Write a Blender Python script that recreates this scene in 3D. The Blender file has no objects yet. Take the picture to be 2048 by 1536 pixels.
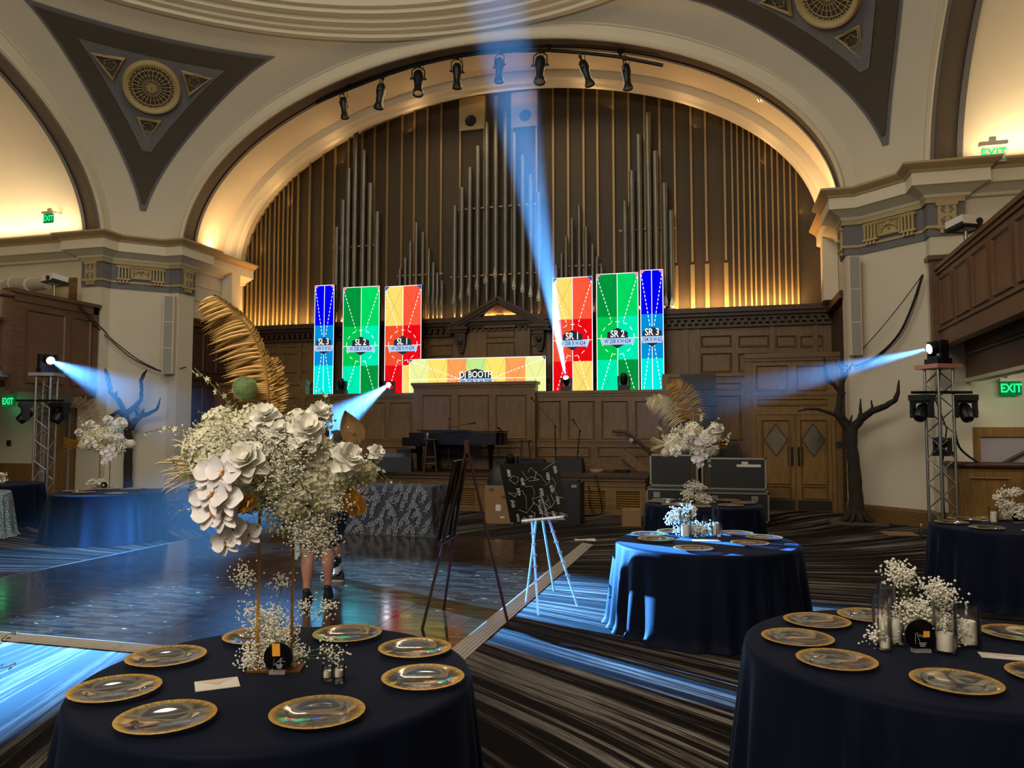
import bpy, bmesh, math, random
from math import sin, cos, pi, sqrt, radians, atan2
from mathutils import Vector, Matrix, Euler, Quaternion
from mathutils import noise as mnoise
random.seed(7)
SC = bpy.context.scene
COL = SC.collection

# ------------------------------------------------------------------ camera
FPX, CXP, CYP, HCAM = 1538.0, 1024.0, 768.0, 1.78
YAW, PITCH = radians(15.2), math.atan((860 - 768) / FPX)
_f = Vector((-sin(YAW) * cos(PITCH), cos(YAW) * cos(PITCH), sin(PITCH)))
_r = Vector((cos(YAW), sin(YAW), 0))
_u = _r.cross(_f)
CAMPOS = Vector((0, 0, HCAM))
cd = bpy.data.cameras.new('camera'); cam = bpy.data.objects.new('camera', cd); COL.objects.link(cam)
cd.sensor_fit = 'HORIZONTAL'; cd.sensor_width = 36; cd.lens = FPX / 2048 * 36; cd.clip_end = 200
cam.matrix_world = Matrix.Translation(CAMPOS) @ Matrix((_r, _u, -_f)).transposed().to_4x4()
SC.camera = cam

def ray(x, y): return _f + _r * ((x - CXP) / FPX) + _u * ((CYP - y) / FPX)
def onz(x, y, z=0.0):
    d = ray(x, y); return CAMPOS + d * ((z - HCAM) / d.z)
def ony(x, y, Y):
    d = ray(x, y); return CAMPOS + d * (Y / d.y)
def onx(x, y, X):
    d = ray(x, y); return CAMPOS + d * (X / d.x)
def ondepth(x, y, D): return CAMPOS + ray(x, y) * D

# ------------------------------------------------------------------ view, world, lights
SC.view_settings.view_transform = 'Standard'; SC.view_settings.look = 'None'
SC.view_settings.gamma = 1; SC.view_settings.use_curve_mapping = False
SC.view_settings.exposure = 0.0
w = bpy.data.worlds.new('world'); SC.world = w; w.use_nodes = True
w.node_tree.nodes['Background'].inputs[0].default_value = (0.5, 0.45, 0.4, 1)
w.node_tree.nodes['Background'].inputs[1].default_value = 0.02
cy = SC.cycles
cy.use_denoising = True
cy.max_bounces = 7; cy.diffuse_bounces = 3; cy.glossy_bounces = 3; cy.transmission_bounces = 5
cy.transparent_max_bounces = 16; cy.volume_bounces = 0
cy.sample_clamp_indirect = 4.0; cy.caustics_reflective = False; cy.caustics_refractive = False

def lin(c):
    if isinstance(c, str):
        c = tuple(int(c[i:i + 2], 16) / 255 for i in (0, 2, 4))
    return tuple((v / 12.92 if v <= .04045 else ((v + .055) / 1.055) ** 2.4) for v in c)

def aim(o, d, up='Y'): o.rotation_euler = Vector(d).to_track_quat('-Z', up).to_euler()
def area_light(name, loc, direction, sx, sy, power, color, spread=180):
    l = bpy.data.lights.new(name, 'AREA'); l.shape = 'RECTANGLE'; l.size = sx; l.size_y = sy
    l.energy = power; l.color = color; l.spread = radians(spread)
    o = bpy.data.objects.new(name, l); COL.objects.link(o); o.location = loc; aim(o, direction)
    return o
def spot_light(name, loc, target, power, color, half_deg, blend=.4, radius=.05):
    l = bpy.data.lights.new(name, 'SPOT'); l.energy = power; l.color = color
    l.spot_size = radians(half_deg * 2); l.spot_blend = blend; l.shadow_soft_size = radius
    o = bpy.data.objects.new(name, l); COL.objects.link(o); o.location = loc
    aim(o, Vector(target) - Vector(loc)); return o
def point_light(name, loc, power, color, radius=.2):
    l = bpy.data.lights.new(name, 'POINT'); l.energy = power; l.color = color; l.shadow_soft_size = radius
    o = bpy.data.objects.new(name, l); COL.objects.link(o); o.location = loc; return o

# room constants
CX0, CY0, S = -5.40, 7.40, 9.1          # crossing centre, half side
ZS = 6.35                               # cornice top / arch springing
AW, AB = 7.87, 4.42                     # arch half width, rise
EW, EB = 8.15, 4.75                     # pendentive edge curve
YP = CY0 + S                            # chancel arch plane 16.5
XR, XL = CX0 + S, CX0 - S               # transept planes 3.7, -14.5
YS, YPAR, YLED, YORG = 16.2, 18.2, 18.5, 19.45
ZST = 0.83
WARM = (1.0, .62, .28); WARMY = (1.0, .75, .44); SOFT = (1.0, .89, .72)
BLUE = (.10, .40, 1.0)
# hall fill: broad lights added in dome and nave to lift the ambient
area_light('dome_fill', (CX0, CY0, 13.2), (0, 0, -1), 7, 7, 640, SOFT)
area_light('dome_up_fill', (CX0, CY0, 11.9), (0, 0, 1), 9, 9, 100, SOFT)
area_light('nave_fill', (CX0 + 2, -5.2, 8.2), (0, .75, -.35), 9, 3, 980, SOFT)
# cove strips on the cornices
for sx in (-1, 1):
    area_light('chancel_cove_lamp', (CX0 + sx * 7.72, 17.75, ZS + .30), (-sx * .1, 0, 1), .12, 1.6, 34, WARM)
    area_light('transept_cove_lamp', (CX0 + sx * 13.6, CY0 + 7.66, ZS + .30), (0, -.1, 1), 7.4, .12, 120, WARMY)
    area_light('transept_vault_lamp', (CX0 + sx * 13, CY0, 9.6), (0, .5, .2), 5, 4, 45, WARMY)
for sx in (-1, 1):                       # downlights below the side balconies
    area_light('balcony_downlight', (CX0 + sx * 11.2, CY0 + 6.0, 3.0), (0, .8, -1), 3, .4, 26, SOFT)
area_light('chancel_fill', (CX0, 17.6, 10.2), (0, -.1, -1), 6, .8, 70, WARMY)   # added fill for the chancel, no fixture there
for k in range(9):                       # strip behind the inner arch ring, washing the organ screen rim
    t = pi * (k + .5) / 9
    area_light('arch_cove_lamp', (CX0 + 7.3 * cos(t), 19.0, ZS + 3.95 * sin(t)), (cos(t), -.25, sin(t)), 1.6, .08, 3, WARM)
# ------------------------------------------------------------------ mesh builder
class MB:
    def __init__(s): s.v = []; s.f = []; s.m = []
    def add(s, vs, fs, mi=0):
        o = len(s.v); s.v += [tuple(v) for v in vs]; s.f += [tuple(i + o for i in f) for f in fs]; s.m += [mi] * len(fs); return s
    def box(s, c, d, rot=None, mi=0, taper=1.0):
        x, y, z = d[0] / 2, d[1] / 2, d[2] / 2
        vs = [Vector((a * x * (taper if e > 0 else 1), b * y * (taper if e > 0 else 1), e * z)) for e in (-1, 1) for a, b in ((-1, -1), (1, -1), (1, 1), (-1, 1))]
        if rot is not None:
            M = rot if isinstance(rot, Matrix) else Euler(rot).to_matrix()
            vs = [M @ v for v in vs]
        c = Vector(c)
        return s.add([v + c for v in vs], [(3, 2, 1, 0), (4, 5, 6, 7), (0, 1, 5, 4), (1, 2, 6, 5), (2, 3, 7, 6), (3, 0, 4, 7)], mi)
    def bb(s, a, b, mi=0):
        a, b = Vector(a), Vector(b)
        return s.box((a + b) / 2, [abs(b[i] - a[i]) for i in range(3)], None, mi)
    def tube(s, pts, rad, n=8, caps=True, mi=0, closed=False):
        pts = [Vector(p) for p in pts]; m = len(pts)
        if not hasattr(rad, '__len__'): rad = [rad] * m
        rings = []; prev = None
        for i, p in enumerate(pts):
            if closed: t = (pts[(i + 1) % m] - pts[i - 1])
            else: t = (pts[min(i + 1, m - 1)] - pts[max(i - 1, 0)])
            t = t.normalized() if t.length > 1e-9 else Vector((0, 0, 1))
            if prev is None:
                a = Vector((0, 0, 1)) if abs(t.z) < .9 else Vector((1, 0, 0))
                nrm = t.cross(a).normalized()
            else:
                nrm = prev - t * prev.dot(t)
                nrm = nrm.normalized() if nrm.length > 1e-6 else t.orthogonal().normalized()
            prev = nrm; bn = t.cross(nrm)
            rings.append([p + (nrm * cos(2 * pi * k / n) + bn * sin(2 * pi * k / n)) * rad[i] for k in range(n)])
        vs = [v for r_ in rings for v in r_]; fs = []
        for i in range(m if closed else m - 1):
            j = (i + 1) % m
            for k in range(n):
                k2 = (k + 1) % n; fs.append((i * n + k, i * n + k2, j * n + k2, j * n + k))
        if caps and not closed:
            fs.append(tuple(range(n - 1, -1, -1))); fs.append(tuple((m - 1) * n + k for k in range(n)))
        return s.add(vs, fs, mi)
    def cyl(s, a, b, r0, r1=None, n=12, mi=0): return s.tube([a, b], [r0, r0 if r1 is None else r1], n, True, mi)
    def lathe(s, prof, n=32, c=(0, 0, 0), mi=0, M=None, fn=None):
        c = Vector(c); vs = []; fs = []; m = len(prof)
        for k in range(n):
            a = 2 * pi * k / n
            for (r_, z) in prof:
                q = fn(a) if fn else 1.0
                v = Vector((r_ * q * cos(a), r_ * q * sin(a), z))
                if M is not None: v = M @ v
                vs.append(v + c)
        for k in range(n):
            k2 = (k + 1) % n
            for i in range(m - 1):
                a, b, c2, d = k * m + i, k2 * m + i, k2 * m + i + 1, k * m + i + 1
                fs.append((a, b, c2, d))
        return s.add(vs, fs, mi)
    def prism(s, poly, off, mi=0):
        poly = [Vector(p) for p in poly]; off = Vector(off); n = len(poly)
        return s.add(poly + [p + off for p in poly], [tuple(range(n - 1, -1, -1)), tuple(range(n, 2 * n))] + [(i, (i + 1) % n, n + (i + 1) % n, n + i) for i in range(n)], mi)
    def quad(s, a, b, c, d, mi=0): return s.add([a, b, c, d], [(0, 1, 2, 3)], mi)
    def poly(s, pts, mi=0): return s.add(pts, [tuple(range(len(pts)))], mi)
    def grid(s, rows, mi=0, closed=False):
        m, n = len(rows), len(rows[0]); fs = []
        for i in range(m - 1):
            for k in range(n if closed else n - 1):
                k2 = (k + 1) % n; fs.append((i * n + k, i * n + k2, (i + 1) * n + k2, (i + 1) * n + k))
        return s.add([v for r_ in rows for v in r_], fs, mi)
    def ball(s, c, r_, n=8, m=5, sc=(1, 1, 1), mi=0, M=None):
        c = Vector(c); vs = [Vector((0, 0, r_ * sc[2]))]
        for i in range(1, m):
            t = pi * i / m
            for k in range(n): vs.append(Vector((r_ * sc[0] * sin(t) * cos(2 * pi * k / n), r_ * sc[1] * sin(t) * sin(2 * pi * k / n), r_ * sc[2] * cos(t))))
        vs.append(Vector((0, 0, -r_ * sc[2])))
        if M is not None: vs = [M @ v for v in vs]
        fs = []
        for k in range(n): fs.append((0, 1 + k, 1 + (k + 1) % n))
        for i in range(m - 2):
            for k in range(n):
                a = 1 + i * n; fs.append((a + k, a + n + k, a + n + (k + 1) % n, a + (k + 1) % n))
        a = 1 + (m - 2) * n
        for k in range(n): fs.append((a + k, len(vs) - 1, a + (k + 1) % n))
        return s.add([v + c for v in vs], fs, mi)
    def octa(s, c, r_, mi=0):
        c = Vector(c)
        return s.add([c + Vector(d) * r_ for d in ((1, 0, 0), (-1, 0, 0), (0, 1, 0), (0, -1, 0), (0, 0, 1), (0, 0, -1))],
                     [(0, 2, 4), (2, 1, 4), (1, 3, 4), (3, 0, 4), (2, 0, 5), (1, 2, 5), (3, 1, 5), (0, 3, 5)], mi)
    def mesh(s, name, mats, smooth=None):
        me = bpy.data.meshes.new(name); me.from_pydata(s.v, [], s.f)
        for q in (mats if isinstance(mats, (list, tuple)) else [mats]): me.materials.append(q)
        me.polygons.foreach_set('material_index', s.m)
        if smooth:
            me.polygons.foreach_set('use_smooth', [True] * len(s.f))
            if smooth < 180: me.set_sharp_from_angle(angle=radians(smooth))
        me.update(); return me
    def build(s, name, mats, parent=None, smooth=None, **kw): return link(name, s.mesh(name, mats, smooth), parent, **kw)

def link(name, data, parent=None, loc=None, rot=None, label=None, cat=None, group=None, kind=None):
    o = bpy.data.objects.new(name, data); COL.objects.link(o)
    if parent is not None: o.parent = parent
    if loc is not None: o.location = loc
    if rot is not None: o.rotation_euler = rot
    tag(o, label, cat, group, kind); return o
def tag(o, label=None, cat=None, group=None, kind=None):
    if label: o['label'] = label
    if cat: o['category'] = cat
    if group: o['group'] = group
    if kind: o['kind'] = kind
    return o
def thing(name, label, cat, loc=(0, 0, 0), rz=0, group=None):
    return link(name, None, None, loc, (0, 0, rz), label, cat, group)
def struct(name, b, mats, parent=None, smooth=None, label=None):
    return b.build(name, mats, parent, smooth, kind='structure', label=label)
def dup(root, loc=None, rz=None, label=None, group=None, scale=None):
    def cp(o, par):
        c = o.copy(); COL.objects.link(c); c.parent = par
        for ch in o.children: cp(ch, c)
        return c
    r_ = cp(root, None)
    if loc is not None: r_.location = loc
    if rz is not None: r_.rotation_euler = (0, 0, rz)
    if label: r_['label'] = label
    if group: r_['group'] = group
    if scale: r_.scale = (scale,) * 3
    return r_

# ------------------------------------------------------------------ materials
MATS = {}
def _nt(name):
    m = bpy.data.materials.new(name); m.use_nodes = True; nt = m.node_tree; nt.nodes.clear()
    out = nt.nodes.new('ShaderNodeOutputMaterial'); MATS[name] = m
    return m, nt, out
def N(nt, t, **kw):
    n = nt.nodes.new(t)
    for k, v in kw.items(): setattr(n, k, v)
    return n
def mix_col(nt, fac, a, b):
    n = N(nt, 'ShaderNodeMix', data_type='RGBA')
    for sock, val in ((n.inputs[0], fac), (n.inputs[6], a), (n.inputs[7], b)):
        if hasattr(val, 'links'): nt.links.new(val, sock)
        elif isinstance(val, (int, float)): sock.default_value = val
        else: sock.default_value = (*val, 1) if len(val) == 3 else val
    return n.outputs[2]
def math_n(nt, op, a, b=None, clamp=False):
    n = N(nt, 'ShaderNodeMath', operation=op); n.use_clamp = clamp
    for i, v in enumerate((a, b)):
        if v is None: continue
        if hasattr(v, 'links'): nt.links.new(v, n.inputs[i])
        else: n.inputs[i].default_value = v
    return n.outputs[0]
def ramp(nt, fac, stops, interp='LINEAR'):
    n = N(nt, 'ShaderNodeValToRGB'); cr = n.color_ramp; cr.interpolation = interp
    while len(cr.elements) < len(stops): cr.elements.new(.5)
    for e, (p, c) in zip(cr.elements, stops):
        e.position = p; e.color = (*c, 1) if hasattr(c, '__len__') else (c, c, c, 1)
    nt.links.new(fac, n.inputs[0]); return n.outputs[0]
def noise_n(nt, scale, coord=None, detail=3, sc=None, rough=.5):
    co = coord
    if co is None: co = N(nt, 'ShaderNodeTexCoord').outputs['Object']
    if sc is not None:
        mp = N(nt, 'ShaderNodeMapping'); mp.inputs['Scale'].default_value = sc; nt.links.new(co, mp.inputs[0]); co = mp.outputs[0]
    n = N(nt, 'ShaderNodeTexNoise'); n.inputs['Scale'].default_value = scale; n.inputs['Detail'].default_value = detail
    n.inputs['Roughness'].default_value = rough; nt.links.new(co, n.inputs[0]); return n.outputs[0]
def bsdf(nt, out, col, rough=.5, metal=0, spec=.5, **kw):
    b = N(nt, 'ShaderNodeBsdfPrincipled')
    def put(k, v):
        if hasattr(v, 'links'): nt.links.new(v, b.inputs[k])
        else: b.inputs[k].default_value = (*v, 1) if hasattr(v, '__len__') and len(v) == 3 else v
    put('Base Color', col); put('Roughness', rough); put('Metallic', metal); put('Specular IOR Level', spec)
    for k, v in kw.items(): put(k.replace('_', ' '), v)
    nt.links.new(b.outputs[0], out.inputs[0]); return b
def bump(nt, b, h, strength=.2, dist=.02):
    n = N(nt, 'ShaderNodeBump'); n.inputs['Strength'].default_value = strength; n.inputs['Distance'].default_value = dist
    nt.links.new(h, n.inputs['Height']); nt.links.new(n.outputs[0], b.inputs['Normal'])
def mat(name, col, rough=.5, metal=0, spec=.5, var=.0, vscale=6, bmp=0, bscale=40, **kw):
    m, nt, out = _nt(name); c = lin(col)
    if var:
        nz = noise_n(nt, vscale, detail=4)
        cc = mix_col(nt, nz, tuple(x * (1 - var) for x in c), tuple(min(1, x * (1 + var)) for x in c))
    else: cc = c
    b = bsdf(nt, out, cc, rough, metal, spec, **kw)
    if bmp: bump(nt, b, noise_n(nt, bscale, detail=2), bmp)
    m.diffuse_color = (*c, 1); return m
def emit(name, col, strength):
    m, nt, out = _nt(name); e = N(nt, 'ShaderNodeEmission'); e.inputs[0].default_value = (*lin(col), 1); e.inputs[1].default_value = strength
    nt.links.new(e.outputs[0], out.inputs[0]); return m
def wood(name, c0, c1, rough=.4, axis='z', scale=1.0):
    m, nt, out = _nt(name)
    sc = {'z': (9, 9, .7), 'x': (.7, 9, 9), 'y': (9, .7, 9)}[axis]
    n1 = noise_n(nt, 3.2 * scale, sc=sc, detail=5, rough=.65); n2 = noise_n(nt, .6, detail=2)
    f = math_n(nt, 'ADD', math_n(nt, 'MULTIPLY', n1, .75), math_n(nt, 'MULTIPLY', n2, .35))
    col = ramp(nt, f, [(.32, lin(c0)), (.72, lin(c1))])
    b = bsdf(nt, out, col, rough, 0, .4); bump(nt, b, n1, .08, .01); return m
def glass(name, tint=(1, 1, 1), base=.06, rough=.03, tintmix=0.0):
    m, nt, out = _nt(name)
    t = N(nt, 'ShaderNodeBsdfTransparent'); t.inputs[0].default_value = (*tint, 1)
    g = N(nt, 'ShaderNodeBsdfGlossy'); g.inputs['Roughness'].default_value = rough
    lw = N(nt, 'ShaderNodeLayerWeight'); lw.inputs[0].default_value = .25
    fac = math_n(nt, 'ADD', math_n(nt, 'MULTIPLY', lw.outputs[0], .75), base, True)
    src = t.outputs[0]
    if tintmix:
        df_ = N(nt, 'ShaderNodeBsdfDiffuse'); df_.inputs[0].default_value = (.75, .75, .75, 1); m2 = N(nt, 'ShaderNodeMixShader'); m2.inputs[0].default_value = tintmix
        nt.links.new(t.outputs[0], m2.inputs[1]); nt.links.new(df_.outputs[0], m2.inputs[2]); src = m2.outputs[0]
    mx = N(nt, 'ShaderNodeMixShader'); nt.links.new(fac, mx.inputs[0]); nt.links.new(src, mx.inputs[1]); nt.links.new(g.outputs[0], mx.inputs[2])
    nt.links.new(mx.outputs[0], out.inputs[0]); return m
def velvet(name, col, rough=.6, sheen=.4, sc=(.3, .4, .7)):
    m, nt, out = _nt(name)
    b = bsdf(nt, out, lin(col), rough, 0, .06, Sheen_Weight=sheen, Sheen_Tint=sc, Sheen_Roughness=.4)
    bump(nt, b, noise_n(nt, 260, detail=1), .05); return m

M_cream = mat('cream_plaster', 'd2c8b0', .75, var=.05, vscale=1.5, bmp=.03, bscale=120)
M_cream2 = mat('cream_trim', 'd9cfb4', .6, var=.03)
M_soffit = mat('soffit_plaster', 'e0d4ba', .7, var=.03)
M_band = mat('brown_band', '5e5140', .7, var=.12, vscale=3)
M_grey = mat('grey_blue_paint', '6c6a6b', .7, var=.08, vscale=3)
M_greyd = mat('dome_grey_paint', '6a6a68', .75, var=.05)
M_tan = mat('tan_moulding', 'b0956a', .6, var=.06)
M_gold_orn = mat('ornament_tan', 'b09c6c', .6, var=.08)
M_dark_tri = mat('dark_pendentive_paint', '4a4234', .75, var=.1)
M_wood = wood('oak_panel', '4c381f', '84643c', .42)
M_woodx = wood('oak_rail', '4c381f', '84643c', .42, 'x')
M_wood2 = wood('door_oak', '5a4220', '967039', .4)
M_woody = wood('balcony_oak', '4a3220', '755238', .4, 'y')
M_woodd = wood('dark_oak', '2c1c12', '4c3220', .45)
M_black = mat('black_plastic', '0d0e10', .45)
M_blackm = mat('black_metal', '121315', .4, .3)
M_blackg = mat('black_gloss', '08090b', .16, 0, .4)
M_piano = mat('piano_lacquer', '0b0b0d', .38, 0, .3)
M_fab = None
M_brass = mat('brass_slat', '8c7448', .42, .35, var=.1, vscale=4)
M_pipe = mat('zinc_pipe', '6d6d66', .38, .75, var=.35, vscale=2.2)
M_pipel = mat('pipe_mouth', '9a9482', .35, .7, var=.2)
M_alu = mat('aluminium', 'b4b4b4', .3, .9, var=.06)
M_alud = mat('road_case_edge', '9b9a96', .35, .9)
M_gold = mat('gold_metal', 'b98a3c', .28, .9, var=.12, vscale=30)
M_white = mat('white_paper', 'd8d2c8', .7)
M_wax = mat('candle_wax', 'efe8d6', .5, Subsurface_Weight=.0)
M_orange = mat('orange_sticky_note', 'f0a429', .7)
M_glass = glass('clear_glass', (1, 1, 1), .05)
M_acryl = glass('clear_acrylic', (.97, .98, 1), .08, .05, .28)
M_plate = glass('plate_glass', (.9, .9, .9), .05, .09, .16)
M_greenexit = emit('exit_green', '25e07a', 1.6)
M_skin = mat('skin', 'c08a70', .5, var=.06)
M_cloth = velvet('navy_table_cloth', '0d1222', .6, .12)
M_pet = mat('flower_white', 'f6f2e6', .6, var=.08, vscale=60)
M_petb = mat('flower_cream', 'ece6c8', .6, var=.16, vscale=45)
M_orch = mat('orchid_white', 'f4eef0', .5, var=.05, vscale=40)
M_orchc = mat('orchid_throat', 'c98a32', .6)
M_stem = mat('flower_stem', '5d6b35', .6, var=.2, vscale=30)
M_breath = mat('baby_breath_white', 'f2eedf', .7)
M_palm = mat('gold_palm_leaf', 'b48a48', .38, .3, var=.25, vscale=14)
M_wheat = mat('bleached_wheat', 'd8c7a0', .6, var=.15, vscale=25)
M_bark = mat('tree_bark', '2b221b', .85, var=.4, vscale=18, bmp=.8, bscale=26)
M_card = mat('cardboard', '8a6a48', .8, var=.06)

def carpet():
    m, nt, out = _nt('striped_carpet')
    co = N(nt, 'ShaderNodeTexCoord').outputs['Object']
    sep = N(nt, 'ShaderNodeSeparateXYZ'); nt.links.new(co, sep.inputs[0])
    dx = math_n(nt, 'SUBTRACT', sep.outputs[0], -6.3); dy = math_n(nt, 'SUBTRACT', sep.outputs[1], 8.9)
    r2 = math_n(nt, 'SQRT', math_n(nt, 'ADD', math_n(nt, 'MULTIPLY', dx, dx), math_n(nt, 'MULTIPLY', dy, dy)))
    ang = math_n(nt, 'ARCTAN2', dy, dx)
    wob = math_n(nt, 'MULTIPLY', math_n(nt, 'SUBTRACT', noise_n(nt, .12, co, 1), .5), .45)
    ang = math_n(nt, 'ADD', ang, wob)
    cmb = N(nt, 'ShaderNodeCombineXYZ')
    nt.links.new(math_n(nt, 'MULTIPLY', ang, 23.0), cmb.inputs[0]); nt.links.new(math_n(nt, 'MULTIPLY', r2, .05), cmb.inputs[1])
    st = noise_n(nt, 2.3, cmb.outputs[0], 6, rough=.78)
    big = noise_n(nt, .33, co, 1)
    mask = ramp(nt, big, [(.36, 0.0), (.52, 1.0)])
    stripe = ramp(nt, st, [(.485, lin('120e0d')), (.53, lin('3d342d')), (.58, lin('88827a')), (.63, lin('2e2824')), (.70, lin('989088'))])
    col = mix_col(nt, math_n(nt, 'ADD', math_n(nt, 'MULTIPLY', mask, .75), .25), lin('120e0d'), stripe)
    b = bsdf(nt, out, col, .95, 0, .1); bump(nt, b, noise_n(nt, 300, co, 1), .3, .01); return m
M_carpet = carpet()
def parquet():
    m, nt, out = _nt('dark_parquet')
    co = N(nt, 'ShaderNodeTexCoord').outputs['Object']
    geo = N(nt, 'ShaderNodeNewGeometry').outputs['Position']
    br = N(nt, 'ShaderNodeTexBrick'); nt.links.new(geo, br.inputs[0])
    br.inputs['Scale'].default_value = 1.0; br.inputs['Brick Width'].default_value = .22; br.inputs['Row Height'].default_value = .055
    br.inputs['Mortar Size'].default_value = .003; br.offset = .37; br.offset_frequency = 1
    br.inputs['Color1'].default_value = (*lin('150d0a'), 1); br.inputs['Color2'].default_value = (*lin('3a2a20'), 1); br.inputs['Mortar'].default_value = (*lin('0b0706'), 1)
    nz = noise_n(nt, 2.2, geo, 3, sc=(1, 4.2, 1))
    sp = ramp(nt, noise_n(nt, 1.0, geo, 2, sc=(5.5, 17, 1)), [(.68, 0.0), (.72, 1.0)])
    col = mix_col(nt, math_n(nt, 'MULTIPLY', sp, .5), br.outputs[0], lin('b89878'))  # lighter flecks: gloss differences between strips put into the colour
    rg = ramp(nt, nz, [(.3, .08), (.75, .2)])
    b = bsdf(nt, out, col, rg, 0, .5); bump(nt, b, br.outputs['Fac'], .12, .004); return m
M_parq = parquet()
def organ_fabric():
    m, nt, out = _nt('organ_grille_fabric')
    geo = N(nt, 'ShaderNodeNewGeometry').outputs['Position']
    nz = noise_n(nt, 1.2, geo, 3, sc=(1, 1, .5)); wv = N(nt, 'ShaderNodeTexWave'); wv.inputs['Scale'].default_value = 16; nt.links.new(geo, wv.inputs[0])
    c = mix_col(nt, nz, lin('2b241a'), lin('453927')); c = mix_col(nt, math_n(nt, 'MULTIPLY', wv.outputs[1], .3), c, lin('5c4a30'))
    bsdf(nt, out, c, .6, .1, .4); return m
M_fab = organ_fabric()
def lace():
    m, nt, out = _nt('lace_ground_cloth'); bsdf(nt, out, mix_col(nt, noise_n(nt, 30, detail=3), lin('1d232b'), lin('39424c')), .7); return m
M_lace = lace()
M_lacel = mat('lace_leaf_thread', '8f9090', .6)
def sequin():
    m, nt, out = _nt('sequin_cloth')
    v = N(nt, 'ShaderNodeTexVoronoi'); v.inputs['Scale'].default_value = 70
    nt.links.new(N(nt, 'ShaderNodeTexCoord').outputs['Object'], v.inputs[0])
    b = bsdf(nt, out, lin('a9c4cc'), .25, .8); bump(nt, b, v.outputs[0], .9, .02); return m
M_seq = sequin()
def rim_gold():
    m, nt, out = _nt('gold_plate_rim')
    co = N(nt, 'ShaderNodeTexCoord').outputs['Object']; sep = N(nt, 'ShaderNodeSeparateXYZ'); nt.links.new(co, sep.inputs[0])
    r2 = math_n(nt, 'SQRT', math_n(nt, 'ADD', math_n(nt, 'MULTIPLY', sep.outputs[0], sep.outputs[0]), math_n(nt, 'MULTIPLY', sep.outputs[1], sep.outputs[1])))
    ang = math_n(nt, 'ARCTAN2', sep.outputs[1], sep.outputs[0])
    c = N(nt, 'ShaderNodeCombineXYZ'); nt.links.new(math_n(nt, 'MULTIPLY', ang, 14), c.inputs[0]); nt.links.new(math_n(nt, 'MULTIPLY', r2, 3), c.inputs[1])
    nz = noise_n(nt, 3.0, c.outputs[0], 3, rough=.7)
    edge = math_n(nt, 'MULTIPLY', math_n(nt, 'SUBTRACT', r2, .134), 1 / .024)
    a = math_n(nt, 'ADD', edge, math_n(nt, 'MULTIPLY', math_n(nt, 'SUBTRACT', nz, .5), 4.0), True)
    b = N(nt, 'ShaderNodeBsdfPrincipled'); b.inputs['Base Color'].default_value = (*lin('dcb05a'), 1); b.inputs['Metallic'].default_value = .4; b.inputs['Roughness'].default_value = .33
    t = N(nt, 'ShaderNodeBsdfTransparent'); mx = N(nt, 'ShaderNodeMixShader')
    nt.links.new(a, mx.inputs[0]); nt.links.new(t.outputs[0], mx.inputs[1]); nt.links.new(b.outputs[0], mx.inputs[2]); nt.links.new(mx.outputs[0], out.inputs[0]); return m
M_rim = rim_gold()
# ================================================================== STRUCTURE
def rotk(dx, dy, k):
    for _ in range(k % 4): dx, dy = -dy, dx      # +90 deg: arm 0 = +y chancel, 1 = -x left, 2 = -y nave, 3 = +x right
    return dx + CX0, dy + CY0
def W3(dx, dy, z, k=0):
    x, y = rotk(dx, dy, k); return (x, y, z)

b = MB(); b.bb((-28, -10, -.2), (17, 21, 0)); struct('floor', b, M_carpet)

def sweep(plan, prof, k, mirror=False, b=None):
    """profile (offset to room, z) swept along a plan polyline in local (dx,dy); room lies to the side of -dy at the start"""
    P = [Vector(p) for p in plan]; b = b or MB(); n = len(P); dirs = [(P[i + 1] - P[i]).normalized() for i in range(n - 1)]
    nor = [Vector((d.y, -d.x)) for d in dirs]
    rows = []
    for (o, z) in prof:
        row = []
        for i in range(n):
            if i == 0: q = P[0] + nor[0] * o
            elif i == n - 1: q = P[-1] + nor[-1] * o
            else:
                a, c = nor[i - 1], nor[i]; m = (a + c)
                m = m / max(.2, (1 + a.dot(c))); q = P[i] + m * o
            dx, dy = q
            if mirror: dx = -dx
            row.append(W3(dx, dy, z, k))
        rows.append(row)
    return b.grid(rows)
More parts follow.
